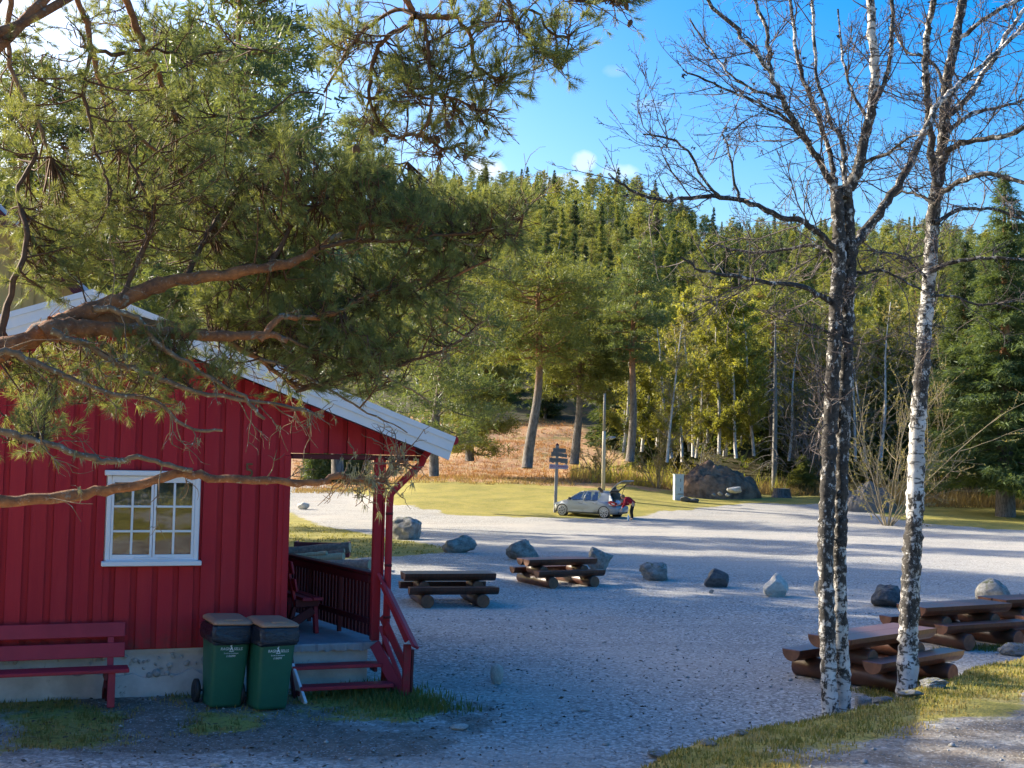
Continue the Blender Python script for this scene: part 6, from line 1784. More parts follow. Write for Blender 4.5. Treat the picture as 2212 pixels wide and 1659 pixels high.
birch("two stemmed bare birch with rough black and white bark at the edge of the bank",
 [([(1795, 1556), (1789, 1430), (1785, 1300), (1784, 1180), (1787, 1080), (1791, 960), (1797, 850), (1803, 740), (1808, 640), (1813, 560), (1811, 480), (1806, 405)], Bc, Bc, 17.5, 14, (.25, .35, .45, .8, .95, .9, .85, .8, .8, .9, .8)),
  ([(1823, 1546), (1819, 1430), (1814, 1300), (1814, 1180), (1816, 1080), (1820, 960), (1824, 850), (1828, 740), (1832, 640), (1836, 560), (1832, 480), (1826, 400)], Bc + .12, Bc + .08, 16.5, 14, (.1, .3, .4, .7, .85, .8, .7, .7, .7, .9, .8))],
 [([(1808, 420), (1778, 362), (1748, 313), (1722, 270), (1688, 213), (1665, 157), (1615, 90), (1542, 13), (1490, -40)], Bc, Bc - .9, 10, 4, (.6, .5, .4)),
  ([(1665, 157), (1661, 120), (1656, 60), (1628, 0), (1615, -50)], Bc - .5, Bc - .2, 6, 4, (.5, .5)),
  ([(1804, 430), (1800, 370), (1788, 317), (1758, 233), (1742, 187), (1725, 133), (1712, 50), (1704, -40)], Bc + .1, Bc + .9, 8, 4.5, (.7, .6, .5)),
  ([(1826, 400), (1824, 350), (1817, 300), (1795, 267), (1775, 200), (1765, 167), (1758, 67), (1754, -40)], Bc, Bc + .3, 7, 4, (.5, .4, .4)),
  ([(1826, 420), (1842, 390), (1858, 350), (1874, 283), (1886, 200), (1889, 133), (1882, 67), (1877, -50)], Bc, Bc - .3, 15, 10, (.8, .55, .1, .0)),
  ([(1888, 230), (1905, 187), (1918, 150), (1926, 100), (1928, 0), (1930, -50)], Bc - .2, Bc - .3, 6, 5, (.6, .6)),
  ([(1824, 560), (1848, 527), (1876, 490), (1925, 423), (1968, 350), (1995, 290), (2022, 233), (2065, 188), (2142, 123), (2212, 55), (2260, 10)], Bc + .1, Bc + 1.0, 15, 4.5, (.9, .6, .35, .3)),
  ([(1812, 545), (1772, 508), (1742, 483), (1675, 463), (1608, 437), (1542, 423), (1475, 430), (1410, 432), (1350, 405), (1315, 375)], Bc, Bc - 1.2, 9, 2.5, (.8, .7, .6)),
  ([(1799, 655), (1770, 638), (1742, 624), (1688, 611), (1615, 603), (1558, 594), (1508, 580), (1470, 555)], Bc, Bc - .8, 8, 2.5, (.8, .7)),
  ([(1803, 565), (1780, 540), (1735, 530), (1660, 545), (1590, 540), (1530, 520)], Bc, Bc + .8, 6, 2.5, (.8, .7)),
  ([(1797, 725), (1770, 708), (1735, 690)], Bc, Bc - .2, 4, 2.5, (.9, .9)),
  ([(1560, 430), (1520, 390), (1490, 330), (1440, 300), (1390, 290)], Bc - .7, Bc - 1.4, 4, 2, (.6, .6)),
  ([(1600, 437), (1588, 400), (1578, 330), (1560, 290)], Bc - .6, Bc - .5, 4, 2, (.6, .6)),
  ([(1745, 312), (1690, 250), (1620, 215), (1540, 180), (1475, 150)], Bc - .2, Bc - .8, 5, 2, (.5, .5)),
  ([(1688, 213), (1620, 190), (1560, 140), (1490, 40)], Bc - .5, Bc - .2, 4, 2, (.5, .5)),
  ([(1838, 590), (1900, 585), (1960, 610), (2010, 640)], Bc + .2, Bc - .6, 4, 2, (.7, .7)),
  ([(1870, 350), (1920, 330), (1960, 300), (2010, 290)], Bc - .1, Bc - .8, 5, 2, (.6, .6)),
  ([(1878, 255), (1840, 200), (1820, 120), (1810, 20)], Bc, Bc + .6, 5, 2.5, (.5, .5))], 5, 4.6)
Bd = 15.2
birch("single straight birch with white lower trunk, right of the two stemmed one",
 [([(1958, 1524), (1961, 1430), (1964, 1340), (1968, 1240), (1974, 1140), (1978, 1060), (1980, 960), (1985, 880), (1992, 800), (1998, 700), (2006, 620), (2013, 520), (2020, 430), (2033, 345), (2040, 260), (2046, 180), (2062, 95), (2080, 0), (2090, -60)], Bd, Bd + .2, 22.5, 9.5, (.2, .3, .45, .8, .2, .05, .75, .3, .1, .7, .8, .8, .85, .7, .4))],
 [([(2024, 400), (2010, 300), (2005, 217), (1998, 133), (2008, 50), (2024, -40)], Bd, Bd - .6, 10, 7, (.8, .6, .4)),
  ([(2034, 345), (2058, 318), (2110, 303), (2170, 296), (2230, 270)], Bd, Bd - .9, 9, 5, (.8, .8)),
  ([(2026, 425), (2060, 398), (2100, 382), (2150, 376), (2220, 405), (2270, 430)], Bd, Bd - 1.2, 8, 4, (.8, .7)),
  ([(2042, 250), (2080, 225), (2130, 150), (2180, 70), (2230, 0)], Bd + .1, Bd + .6, 9, 5, (.5, .4)),
  ([(2060, 100), (2100, 60), (2160, 20), (2230, -20)], Bd + .2, Bd - .2, 7, 4, (.5, .5)),
  ([(2016, 480), (2070, 455), (2140, 452), (2220, 480)], Bd, Bd + .9, 6, 3, (.8, .8)),
  ([(2010, 585), (2060, 568), (2120, 556), (2220, 560)], Bd, Bd - .6, 7, 3, (.8, .8)),
  ([(2000, 600), (1960, 560), (1920, 545), (1880, 550)], Bd, Bd - .5, 4, 2, (.8, .8)),
  ([(2020, 440), (1985, 420), (1950, 415), (1900, 440)], Bd, Bd + .6, 5, 2, (.8, .8)),
  ([(2046, 190), (2010, 130), (1960, 110), (1930, 60)], Bd, Bd + .5, 5, 2.5, (.6, .5)),
  ([(2038, 300), (2090, 250), (2150, 235), (2230, 210)], Bd, Bd + .7, 6, 3, (.7, .6)),
  ([(2005, 640), (2060, 640), (2120, 660), (2190, 650)], Bd, Bd + .5, 4, 2, (.7, .7))], 9, 4.4)

# ------------------------------------------------------------------ grown pines, spruces and birches farther off
def pine_meshes(seed, H, cb, cr, r0, lean=(0, 0), shape='round', clumps=3000, csize=.30, bark='pine_bark', leaf='pine_far', nb=46, K=8, kink=.15, gaps=.0, sx=1.0):
    """trunk (with limbs) and crown meshes of a pine: H height, cb crown base, cr crown radius"""
    rs = np.random.RandomState(seed)
    n = 16; zs = np.linspace(-.3, H * .97, n)
    tp = np.stack([lean[0] * (zs / H) ** 1.2 + kink * np.sin(zs * .55 + seed) * (zs > 0), lean[1] * (zs / H) + kink * np.cos(zs * .45 + seed) * (zs > 0), zs], -1)
    tr_ = r0 * (1 - .80 * np.clip(zs / H, 0, 1) ** .9); tr_[0] *= 1.5; tr_[1] *= 1.12
    tubes = [(tp, tr_)]; P, O = [], []
    for i in range(nb):
        f = ((i + rs.rand()) / nb) ** .9; z = cb + (H * .96 - cb) * f
        c = np.array([np.interp(z, zs, tp[:, 0]), np.interp(z, zs, tp[:, 1]), z])
        if shape == 'round': R_ = cr * math.sqrt(max(.02, 1 - (max(0, f - .25) / .78) ** 2)) * (.75 + .25 * min(1, f * 3))
        elif shape == 'umbrella': R_ = cr * (.55 + .6 * f if f < .6 else .91 * math.sqrt(max(.03, 1 - ((f - .6) / .42) ** 2)))
        elif shape == 'tall': R_ = cr * (.45 + .55 * math.sin(min(1, f * 1.25) * 2.6)) * (1.05 - .55 * f)
        else: R_ = cr * (1 - f) ** .8 + .25
        R_ *= rs.uniform(.7, 1.12); a = i * 2.4 + rs.uniform(-.5, .5)
        d = np.array([math.cos(a) * sx, math.sin(a), 0]); rise = (.28 if shape != 'tall' else .15) * R_ * (f - .15) + rs.uniform(-.08, .1) * R_
        e = c + d * R_ + np.array([0, 0, rise]); m_ = (c + e) / 2 + np.array([0, 0, -.06 * R_ + .12 * R_ * rs.randn()]) + rs.randn(3) * .05 * R_
        q = resample([c, m_, e], 7); tubes.append((q, taper(7, max(.02, r0 * .20 * (1 - .5 * f)), .012)))
        k = max(4, int(clumps / nb * (R_ / cr) * 1.25))
        t_ = .35 + .65 * rs.rand(k) ** .7
        idx = t_ * 6; i0 = np.minimum(5, idx.astype(int)); pt = q[i0] + (q[i0 + 1] - q[i0]) * (idx - i0)[:, None]
        sp = .16 * R_ + .12
        # side twigs fan out flat from the bough; foliage sits on them in tiers
        off = rs.randn(k, 3) * np.array([sp, sp, sp * .26]) + np.array([0, 0, .10])
        P.append(pt + off); O.append(np.tile(d, (k, 1)))
        for _ in range(3):
            j = rs.randint(2, 6); tubes.append((np.array([q[j], q[j] + rs.randn(3) * (sp * .7, sp * .7, sp * .25), q[j] + rs.randn(3) * (sp, sp, sp * .4) + d * sp * .6]), np.array([.022, .014, .006])))
    P, O = np.concatenate(P), np.concatenate(O)
    if gaps: 
        g_ = vnoise(P[:, 0] * .8 + P[:, 1] * .5 + seed, P[:, 2] * .8 - P[:, 1] * .3); keep = g_ > -.5 + gaps; P, O = P[keep], O[keep]
    v, f = tubes_np(tubes[:1], 9); tm = np_mesh("trunk", v, f, MT[bark], True)
    v, f = tubes_np(tubes[1:], 5); bmm = np_mesh("branches", v, f, MT[bark], True)
    v, f = tufts(P, csize * (.6 + .8 * rs.rand(len(P))), rs, K, .085, .35, O * .6); cm = np_mesh("crown", v, f, MT[leaf])
    return tm, bmm, cm
def spruce_meshes(seed, H, cr, r0, leaf='spruce', whorls=26, per=7, csize=.42, cb=.06, bark='pine_bark', K=4, dens=1.0, w=.13):
    rs = np.random.RandomState(seed)
    tubes = [(np.array([[0, 0, -.3], [0, 0, H * .5], [0, 0, H * .99]]), np.array([r0 * 1.15, r0 * .55, .02]))]; P, O, SZ = [], [], []
    for i in range(whorls):
        f = (i + rs.rand() * .6) / whorls; z = H * (cb + (1 - cb) * f); R_ = cr * (1 - f) ** .85 * rs.uniform(.75, 1.12) + .10
        for k in range(per):
            a = rs.rand() * 6.283; d = np.array([math.cos(a), math.sin(a), 0]); Rk = R_ * rs.uniform(.6, 1.12); zk = z + rs.uniform(-.5, .5) * H / whorls * 1.4
            t_ = np.linspace(.15, 1, max(3, int(Rk / .36 * dens) + 2)); droop = -.30 * Rk * t_ * (1 - .45 * t_) * (1.3 - f)
            pt = d[None] * (t_ * Rk)[:, None] + np.array([0, 0, zk]) + np.stack([0 * t_, 0 * t_, droop], -1)
            for s_ in (-1, 0, 1):
                sd = np.array([-d[1], d[0], 0]) * s_; q = pt + sd[None] * ((1.05 - t_) * Rk * .26 + .05)[:, None] + rs.randn(len(pt), 3) * (.08, .08, .05)
                P.append(q); O.append(np.tile(d + sd * .8 + np.array([0, 0, -.35]), (len(q), 1))); SZ.append(np.full(len(q), csize * (1.05 - .5 * f)))
            if k < 3 and f < .7: tubes.append((np.array([[0, 0, z], d * Rk * .5 + (0, 0, z - .08 * Rk), d * Rk * .9 + (0, 0, z - .2 * Rk)]), np.array([.03, .02, .006])))
    P, O, SZ = np.concatenate(P), np.concatenate(O), np.concatenate(SZ)
    v, f = tubes_np(tubes[:1], 8); tm = np_mesh("trunk", v, f, MT[bark], True)
    v, f = tubes_np(tubes[1:], 4); bmm = np_mesh("branches", v, f, MT[bark], True)
    v, f = tufts(P, SZ * (.7 + .6 * rs.rand(len(P))), rs, K, w, -.05, O * 1.3); cm = np_mesh("crown", v, f, MT[leaf])
    return tm, bmm, cm
def birch_meshes(seed, H, cr, r0, leafy_=1.0, leaf='birch_leaf', bark='far_birch', nb=34, twig='grey_twig', stems=1):
    rs = np.random.RandomState(seed); tubes, tw, P = [], [], []
    for s_ in range(stems):
        ang = rs.rand() * 6.28; off = np.array([math.cos(ang), math.sin(ang), 0]) * (.0 if stems == 1 else .25)
        zs = np.linspace(-.3, H, 12); ln = rs.randn(2) * .05 * H * (1 if stems == 1 else 2)
        tp = np.stack([off[0] + ln[0] * (zs / H) ** 1.3 + .10 * np.sin(zs * .7 + seed), off[1] + ln[1] * (zs / H) ** 1.3, zs], -1)
        tubes.append((tp, r0 * (1 - .9 * np.clip(zs / H, 0, 1)) + .012))
        for i in range(nb // stems):
            f = rs.uniform(.22, .98); z = f * H; c = np.array([np.interp(z, zs, tp[:, 0]), np.interp(z, zs, tp[:, 1]), z])
            a = rs.rand() * 6.28; Rk = cr * (1.05 - .75 * abs(f - .45) / .55) * rs.uniform(.6, 1.1)
            e = c + np.array([math.cos(a) * Rk, math.sin(a) * Rk, Rk * rs.uniform(.5, 1.1)]); q = resample([c, (c + e) / 2 + rs.randn(3) * .08 * Rk + (0, 0, -.05 * Rk), e], 6)
            tw.append((q, taper(6, max(.012, r0 * .22), .006)))
            for _ in range(7):
                j = rs.randint(1, 5); d = unit(q[j + 1] - q[j] + rs.randn(3) * .4 * np.linalg.norm(q[j + 1] - q[j])) ; l = Rk * rs.uniform(.2, .5)
                e2 = q[j] + d * l + rs.randn(3) * .1 * l; tw.append((np.array([q[j], (q[j] + e2) / 2 + rs.randn(3) * .05 * l, e2]), np.array([.009, .007, .004])))
                P.append(q[j] + (e2 - q[j]) * rs.rand(9, 1) + rs.randn(9, 3) * .14)
            P.append(q[rs.randint(2, 6, 5)] + rs.randn(5, 3) * .2)
    P = np.concatenate(P)
    v, f = tubes_np(tubes, 8); tm = np_mesh("trunk", v, f, MT[bark], True)
    v, f = tubes_np(tw, 3); bm_ = np_mesh("branches", v, f, MT[twig], True)
    cm = None
    if leafy_ > 0:
        P = P[rs.rand(len(P)) < leafy_]; v, f = tufts(P, .14 + .12 * rs.rand(len(P)), rs, 5, .24, .2); cm = np_mesh("crown", v, f, MT[leaf])
    return tm, bm_, cm
def tree(name, x, y, meshes, label, group, rz=0.0, s=1.0, cat="tree", tilt=(0, 0), z=None):
    t = empty(name, (x, y, (hz(x, y) if z is None else z) - .05), rz, label, cat, group)
    t.rotation_euler = (tilt[0], tilt[1], rz)
    t.scale = (s, s, s) if not isinstance(s, (tuple, list)) else s
    for me in meshes:
        if me is None: continue
        o = link(me.name.split(".")[0], me, t)
        if o.name.startswith(("crown", "branches")): o["kind"] = "stuff"
    return t
def base_at(u, v, Y):
    p = at(u, v, Y); return p[0], p[1]
# the grown pines round the parking lot, each placed by its own foot
for (u, v, Y, seed, vtop, kw, lb) in (
    (722, 1128, 57, 1, 225, dict(cb=6.0, cr=3.3, r0=.33, lean=(1.0, 0), shape='tall', clumps=5200, csize=.30, nb=70, leaf='pine_mid'), "tall blue green pine whose grey trunk shows through the cabin porch"),
    (937, 1087, 71, 2, 470, dict(cb=3.8, cr=4.2, r0=.33, lean=(.5, 0), shape='round', clumps=4200, csize=.32, nb=56, leaf='pine_mid'), "pine with dark dense crown standing on the lawn just right of the roof's end"),
    (1016, 1031, 95, 3, 700, dict(cb=2.0, cr=3.6, r0=.40, lean=(.3, 0), shape='round', clumps=4200, csize=.36, nb=48), "bushy young pine on the rim of the meadow with foliage down to the grass"),
    (1143, 1068, 80, 4, 548, dict(cb=8.4, cr=5.0, r0=.41, lean=(.7, .4), shape='umbrella', clumps=5600, csize=.30, nb=60, kink=.22, gaps=.10), "old pine with thick pale trunk and a broad domed crown behind the signpost"),
    (1243, 1046, 88, 5, 640, dict(cb=6.4, cr=3.8, r0=.38, lean=(.2, .4), shape='round', clumps=4600, csize=.36, nb=46, gaps=.12), "thick trunked pine standing behind the front half of the car"),
    (1358, 1059, 84, 6, 500, dict(cb=8.6, cr=2.7, r0=.34, lean=(.5, .5), shape='tall', clumps=3000, csize=.30, nb=54, leaf='pine_mid', gaps=.15), "tall slim pine leaning to the right behind the raised tailgate"),
  ):
    x, y = base_at(u, v, Y); zb = hz(x, y); H = at(u, vtop, Y)[2] - zb
    if 'pine_mid' not in MT: MT['pine_mid'] = leafy('blue_green_pine_needles', (.150, .185, .072), (.085, .125, .060), .42, .45, .35, .08)
    t = tree("pine_tree", x, y, pine_meshes(seed * 7 + 1, H, **kw), lb, "grown pines round the parking lot")
# low bough sweeping right from the slim pine
# pines left of and behind the cabin: they close the view and throw the long shadows over the yard
PV = [pine_meshes(100 + k, 17.5, 4.5, 3.6, .30, (.4, 0), 'tall' if k % 2 else 'round', 4200, .32, nb=64, leaf='pine_mid') for k in range(3)]
for k, (x, y, s_, rz, lb) in enumerate(((-9.3, 38.5, 1.05, .3, "dark pine behind the red cabin, right of the ochre house"), (-6.9, 31.0, .78, 1.5, "shorter pine close behind the red cabin roof"), (-13.0, 45, 1.1, 2.1, "tall pine behind the ochre house, left of the dark pine"),
        (-17.5, 44, 1.0, .9, "pine at the left edge behind the ochre house"), (-22, 50, 1.1, 3.1, "far left pine behind the ochre house gable"), 
         (-26, 38, 1.1, 5.2, "second pine left of the ochre house"),  (-16, 56, .9, 1.9, "pine far behind the red cabin beside the road"))):
    tree("pine_tree", x, y, PV[k % 3], lb, "pines behind the red cabin", rz, s_)
tree("pine_tree", -18.6, 22.4, pine_meshes(131, 15.5, 9.0, 2.3, .22, (.3, 0), 'round', 480, .34, nb=22, leaf='pine_mid', gaps=.16), "thin crowned pine added out of view left of the ochre house, dappling the bank", "pines behind the red cabin")  # extra pine out of view, put in to break up the sun on the bank
# dark spruces at the right edge
for (u, v, Y, vtop, seed, cr, leaf, lb) in ((2172, 1112, 74, 372, 31, 4.6, 'spruce', "tall dark spruce at the right edge with a thick bare foot"), (2085, 1092, 86, 520, 32, 3.6, 'spruce', "dark spruce just left of the one at the right edge"),
                                          (2260, 1100, 80, 330, 33, 4.6, 'spruce', "spruce cut off by the right edge"), (1735, 1070, 92, 985, 34, 1.6, 'spruce_pale', "small young spruce beside the mossy stump")):
    x, y = base_at(u, v, Y); H = at(u, vtop, Y)[2] - hz(x, y)
    tree("spruce_tree", x, y, spruce_meshes(seed, H, cr, .06 + H * .024, leaf, int(14 + H * 1.6), 9, .40 if H > 6 else .28, .12 if H > 15 else .03, dens=1.5, K=6, w=.10), lb, "spruces at the forest edge")
# dead spruce and bare trees at the forest edge
x, y = base_at(1672, 1066, 94); rs = np.random.RandomState(77)
tb_ = [(np.array([[0, 0, -.3], [.05, 0, 6], [0, 0, 13]]), np.array([.22, .17, .05]))]
for k in range(60):
    z = rs.uniform(2, 12.6); a = rs.rand() * 6.28; l = rs.uniform(.8, 2.6) * (1.1 - z / 16); d = np.array([math.cos(a), math.sin(a), -.15])
    q = resample([np.array([0, 0, z]), d * l * .5 + (0, 0, z), d * l + (0, 0, z - .25 * l)], 5); tb_.append((q, taper(5, .03, .008)))
    for _ in range(4): j = rs.randint(1, 4); tb_.append((np.array([q[j], q[j] + rs.randn(3) * .25 + (0, 0, -.12)]), np.array([.012, .004])))
v, f = tubes_np(tb_, 5); tree("dead_spruce", x, y, [np_mesh("trunk", v, f, MT['grey_twig'], True)], "dead grey spruce with bare drooping branches behind the mossy stump", None)
def sallow(u, v, Y, H, spread, label, twig, bud, seed, n0=9):
    x, y = base_at(u, v, Y); rs = np.random.RandomState(seed); tb_, P = [], []
    def g(a, d, l, r, lev):
        k = 6; q = [a]
        for _ in range(k): d = unit(d + rs.randn(3) * .10 + np.array([0, 0, .035])); q.append(q[-1] + d * l / k)
        q = np.array(q); tb_.append((q, taper(7, r, max(.006, r * .35))))
        P.extend(q[2:] + rs.randn(5, 3) * .02)
        if lev < 3:
            for _ in range(6 if lev == 1 else 4):
                j = rs.randint(1, 6); g(q[j], unit(unit(q[j + 1 if j < 6 else j] - q[j - 1]) + rs.randn(3) * .55), l * rs.uniform(.25, .5), r * .5, lev + 1)
    for i in range(n0):
        a = i * 2.4 + rs.rand(); e = rs.uniform(.25, 1.0)
        g(np.array([.1 * math.cos(a), .1 * math.sin(a), -.1]), unit(np.array([math.cos(a) * e * spread, math.sin(a) * e * spread, 1])), H * rs.uniform(.6, 1.05), .034, 1)
    v, f = tubes_np(tb_, 4); bmesh_ = np_mesh("branches", v, f, MT[twig], True); P = np.array(P)
    c = None
    if bud: vv, ff = tufts(P, .05 + .06 * rs.rand(len(P)), rs, 3, .35, .3); c = np_mesh("crown", vv, ff, MT[bud])
    return tree("sallow_bush", x, y, [bmesh_, c], label, "bare bushes at the forest edge", cat="bush")
sallow(1917, 1075, 66, 8.2, 1.0, "large budding sallow with pale spreading branches behind the white birch", 'tan_twig', 'bud', 5, 13)
sallow(1745, 1062, 96, 10.5, .55, "grey bare sallow left of the two stemmed birch", 'grey_twig', None, 6, 12)
sallow(1800, 1062, 98, 11.0, .55, "grey bare sallow behind the two stemmed birch", 'grey_twig', 'bud', 8, 12)
sallow(2035, 1085, 84, 10.0, .6, "budding sallow in front of the dark spruces", 'tan_twig', 'bud', 9, 10)
sallow(1420, 1045, 90, 5.0, .7, "thin bare bush left of the electric cabinet", 'tan_twig', 'bud', 10, 9)
sallow(1290, 1040, 92, 4.2, .7, "thin bare bush behind the car roof", 'tan_twig', 'bud', 11, 9)
sallow(1510, 1050, 94, 4.6, .8, "thin bare bush behind the dark soil heap", 'grey_twig', 'bud', 12, 9)

# ------------------------------------------------------------------ the forest: about 300 trees one by one
rs = np.random.RandomState(4)
SPR = [spruce_meshes(200 + k, 17, 2.5 + .3 * (k % 3), .22, 'spruce' if k % 3 else 'spruce_pale', 30, 7, .55, .04, K=4) for k in range(5)]
PIN = [pine_meshes(300 + k, 15.5, 6.0 - k * .5, 2.7, .24, (.3, 0), ('round', 'tall', 'umbrella')[k % 3], 1500, .45, nb=34, K=6) for k in range(4)]
BIR = [birch_meshes(400 + k, 14.5, 2.6, .14, 1.0, nb=34) for k in range(4)]
BAR = [birch_meshes(450 + k, 13.5, 2.4, .13, .10, 'bud', nb=40) for k in range(2)]
# named white trunks at the near edge
for k, (u, v, Y, H, kind, lb) in enumerate(((1343, 1052, 92, 14, 'BIR', "white birch trunk just left of the leaning pine"), (1437, 1058, 88, 13, 'BAR', "leaning mottled birch between the leaning pine and the electric cabinet"), (1452, 1055, 91, 14, 'BIR', "slender birch right behind the leaning mottled one"),
        (1500, 1048, 96, 15, 'BIR', "leafing birch behind the electric cabinet"), (1556, 1045, 98, 16, 'BIR', "tall yellow green birch behind the dark soil heap"), (1592, 1045, 97, 15, 'BIR', "tan trunked birch above the right flank of the soil heap"),
        (1628, 1055, 99, 15, 'BIR', "yellow green birch left of the dead spruce"), (1700, 1060, 98, 14, 'BAR', "bare birch between the dead spruce and the two stemmed birch"), (1850, 1060, 97, 15, 'BAR', "bare birch between the two foreground birches"),
        (2130, 1095, 84, 12, 'BAR', "thin birch stem in the shade of the right spruces"), (1385, 1052, 93, 15, 'BIR', "birch with thin stem behind the raised tailgate"), (1475, 1052, 93, 13, 'BAR', "pale thin birch behind the electric cabinet's roof"))):
    x, y = base_at(u, v, Y); ms = (BIR if kind == 'BIR' else BAR); tree("birch_tree", x, y, ms[k % len(ms)], lb, "birches at the forest edge", rs.rand() * 6.28, H / 14.5, tilt=(rs.uniform(-.03, .03), rs.uniform(-.04, .04)))
rows = []
Y = 97.0
while Y < 535:
    sp = 3.7 if Y < 118 else (4.6 if Y < 150 else 6.0 + (Y - 150) * .006)
    lo, hi = (-.11 if Y > 145 else -.02), .46
    x = lo * Y + rs.rand() * sp
    while x < hi * Y:
        xx, yy = x + rs.uniform(-.4, .4) * sp, Y + rs.uniform(-.4, .4) * sp
        r = xx / yy
        fs = float(np.interp(r, [-.4, -.05, .05, .075, .11, .2, .3, .5], [152, 148, 143, 118, 98, 101, 96, 88]))
        if yy > fs and not (118 < yy < 185 and rs.rand() < .35): rows.append((xx, yy, r))
        x += sp
    Y += sp * (1.0 if Y < 150 else 1.25)
ridge = {round(r * 60): max(q[1] for q in rows if round(q[2] * 60) == round(r * 60)) for _, _, r in rows}
prio = sorted(rows, key=lambda q: q[1] - (600 if q[1] > 485 else 0) * .55)
SPOTS = ((960, "behind the dark crowned lawn pine"), (1040, "left of the domed pine"), (1120, "above the domed pine"), (1180, "above the signpost"), (1235, "above the car's front"), (1290, "above the car's roof"), (1340, "right of the light pole"),
         (1400, "above the raised tailgate"), (1450, "left of the electric cabinet"), (1500, "above the electric cabinet"), (1550, "above the soil heap's peak"), (1610, "above the soil heap's right flank"), (1660, "left of the dead spruce"), (1710, "right of the dead spruce"),
         (1765, "left of the two stemmed birch"), (1835, "behind the two stemmed birch"), (1890, "just right of the two stemmed birch"), (1940, "left of the single birch"), (2010, "behind the single birch"), (2070, "right of the single birch"), (2130, "left of the dark edge spruce"), (9999, "behind the dark edge spruce"))
def spot(u): return next(t for lim, t in SPOTS if u < lim)
count, rest = {}, []
for (x, y, r) in prio:
    q = rs.rand(); dist = "on the skyline ridge" if y > 470 else ("halfway up the hill" if y > 145 else "at the forest's near edge")
    side = "left" if r < .08 else ("middle" if r < .24 else "right")
    if y < 140: kind = 'birch' if (q < .50 and r < .24) else ('bare' if q < .62 else ('spruce' if q < .92 else 'pine'))
    elif y < 230: kind = 'spruce' if q < .34 else ('birch' if q < .70 else 'pine')
    else: kind = 'pine' if q < .42 else ('spruce' if q < .84 else 'birch')
    ms, nm, lk = {'birch': (BIR, "birch_tree", "yellow green leafing birch"), 'bare': (BAR, "birch_tree", "bare grey birch"), 'spruce': (SPR, "spruce_tree", "pointed green spruce"), 'pine': (PIN, "pine_tree", "round topped green pine")}[kind]
    count[nm] = count.get(nm, 0) + 1
    if count[nm] > 270: rest.append((x, y, kind)); continue
    s_ = rs.uniform(.70, 1.12)
    dist = "on the skyline ridge" if y > 470 else ("high on the hill" if y > 330 else ("halfway up the hill" if y > 210 else ("on the lower slope" if y > 132 else "at the forest's near edge")))
    size = "small" if s_ < .80 else ("tall" if s_ > 1.0 else "")
    tree(nm, x, y, ms[rs.randint(len(ms))], f"{size} {lk} {dist}, {spot(1106 + 2700 * r)}".strip(), f"{lk} trees {dist}", rs.rand() * 6.28, (s_ * rs.uniform(.85, 1.2), s_ * rs.uniform(.85, 1.2), s_), tilt=(rs.uniform(-.025, .025), rs.uniform(-.025, .025)))
print("FOREST", len(rows), count, len(rest))
# the trees past the first few hundred of each kind: one far wood high on the hill
if rest:
    P, O, S_, C_ = [], [], [], []
    for (x, y, kind) in rest:
        z0 = hz(x, y); H = rs.uniform(11, 17); n = 90
        t_ = rs.rand(n) ** .8
        rad = {'spruce': 2.3 * (1 - t_) + .15, 'pine': 2.4 * np.sqrt(np.clip(1 - (2 * np.clip(t_, .5, 1) - 1) ** 2, .02, 1)), 'birch': 2.2 * np.sin(np.clip(t_, .12, .97) * 3.14)}.get(kind, 1.8 * (1 - t_) + .2)
        a = rs.rand(n) * 6.28; rr_ = rad * (.5 + .5 * rs.rand(n))
        hh = H * ((.15 + .85 * t_) if kind != 'pine' else (.45 + .55 * t_))
        P.append(np.stack([x + np.cos(a) * rr_, y + np.sin(a) * rr_, z0 + hh], -1)); O.append(np.stack([np.cos(a), np.sin(a), -.2 + 0 * a], -1)); S_.append(np.full(n, .75)); C_.append(np.full(n, {'spruce': 0, 'pine': 1}.get(kind, 2)))
    P, O, S_, C_ = np.concatenate(P), np.concatenate(O), np.concatenate(S_), np.concatenate(C_)
    K = 5; v, f = tufts(P, S_ * (.6 + .8 * rs.rand(len(P))), rs, K, .14, .1, O)
    tag(link("distant_forest", np_mesh("distant_forest", v, f, [MT['spruce'], MT['pine_far'], MT['birch_leaf']], midx=np.repeat(C_, K))), "far mixed wood covering the upper hillside", "forest", kind="stuff")

# dark far wood that closes the gaps between the trunks: reads as one mass
n = 9000; xs, ys = [], []
while len(xs) < n:
    yy = rs.uniform(104, 420); xx = rs.uniform(-.12, .48) * yy
    fs = float(np.interp(xx / yy, [-.4, -.05, .05, .075, .11, .2, .3, .5], [158, 154, 149, 124, 104, 106, 102, 96]))
    if yy > fs + 3: xs.append(xx); ys.append(yy)
xs, ys = np.array(xs), np.array(ys); zz = hgt(xs, ys) + rs.rand(n) ** 1.3 * np.where(ys < 150, 5.0, 7.0)
v, f = tufts(np.stack([xs, ys, zz], -1), .5 + .6 * rs.rand(n), rs, 9, .12, .3)
tag(link("undergrowth", np_mesh("undergrowth", v, f, [MT['spruce_pale'], MT['birch_leaf'], MT['spruce']], midx=np.repeat(rs.choice(3, n, p=(.45, .25, .30)), 9))), "green saplings and scrub filling the forest floor", "undergrowth", kind="stuff")
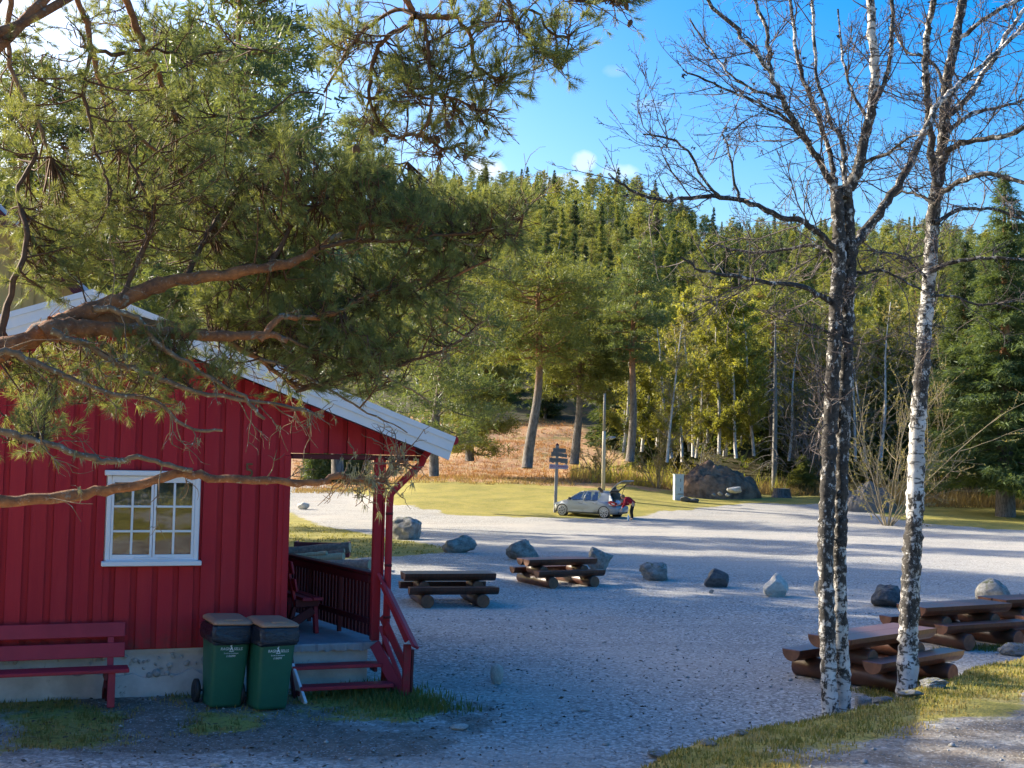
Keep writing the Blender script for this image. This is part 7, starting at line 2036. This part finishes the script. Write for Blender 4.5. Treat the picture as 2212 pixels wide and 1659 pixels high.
# straw, shrubs and saplings along the rim of lawn, meadow and wood
def rim(name, n, ur, Yr, h, mat, label, K=5, w=.05):
    u = rs.uniform(*ur, n); Y = rs.uniform(*Yr, n); x = (u - 1106) / 2700 * Y; z = hgt(x, Y)
    P = np.stack([x, Y, z], -1); d = unit(rs.randn(n, K, 3) * (.35, .35, .1) + (0, 0, 1)); L = h * (.35 + .9 * rs.rand(n, K) ** 1.5)
    sd = unit(np.cross(d, rs.randn(n, K, 3))) * w * .5; b0 = P[:, None] + rs.randn(n, K, 3) * (.15, .15, .0)
    V = np.stack([b0 - sd, b0 + sd, b0 + d * L[..., None]], 2).reshape(-1, 3)
    tag(link(name, np_mesh(name, V, np.arange(len(V)).reshape(-1, 3), MT[mat])), label, "scrub", kind="stuff")
MT['tan_straw'] = leafy('dry_tall_stems', (.34, .25, .12), (.20, .15, .075), .3, .8, .8, 0, .1)
rim("scrub", 620, (1235, 1480), (90, 99), 1.25, 'tan_straw', "straw coloured scrub and tall dry stems behind the car", 4, .035)
rim("scrub", 800, (1480, 1780), (90, 97), 1.0, 'tan_straw', "low dry stems along the forest edge behind the soil heap")
rim("scrub", 260, (1235, 1700), (90, 99), 1.8, 'birch_leaf', "young yellow green saplings along the forest edge", 4, .06)
rim("scrub", 1300, (1780, 2230), (79, 95), 1.3, 'tan_straw', "dry stems under the right spruces")
rim("scrub", 900, (640, 1240), (86, 94), .26, 'tan_straw', "tufted dry heath along the lower rim of the meadow", 6, .05)
MT['heath'] = leafy('reddish_heath', (.42, .24, .12), (.29, .15, .08), .2, .9, .3, 0, .1)
rim("scrub", 5000, (640, 1260), (90, 146), .30, 'heath', "reddish heath tufts on the meadow", 7, .045)
# dark hedge seen through the porch
n = 1500; P = np.stack([rs.uniform(-16.5, -11.5, n), rs.uniform(99, 103, n), rs.rand(n) * 2.6], -1); P[:, 2] += hgt(P[:, 0], P[:, 1])
v, f = tufts(P, .3 + .3 * rs.rand(n), rs, 6, .12); c = P.mean(0); c[2] = hz(c[0], c[1])
t = empty("hedge", tuple(c), 0, "dark leafy hedge beyond the road, seen through the porch", "hedge"); link("crown", np_mesh("crown", v - c, f, MT['spruce']), t)["kind"] = "stuff"

# unseen spruces added behind the camera to darken and shade the window's reflections
for k, (x, y, s_) in enumerate(((-9, -2.5, .8), (-6, -10, 1.0), (10, -25, 1.1), (2, -14, .8), (16, -31, 1.0), (22, -27, 1.15))):
    tree("spruce_tree", x, y, SPR[k % 5], "unseen spruce added behind the camera for the reflections in the window panes", "spruces mirrored in the cabin window", k * 1.3, s_, z=1.2)
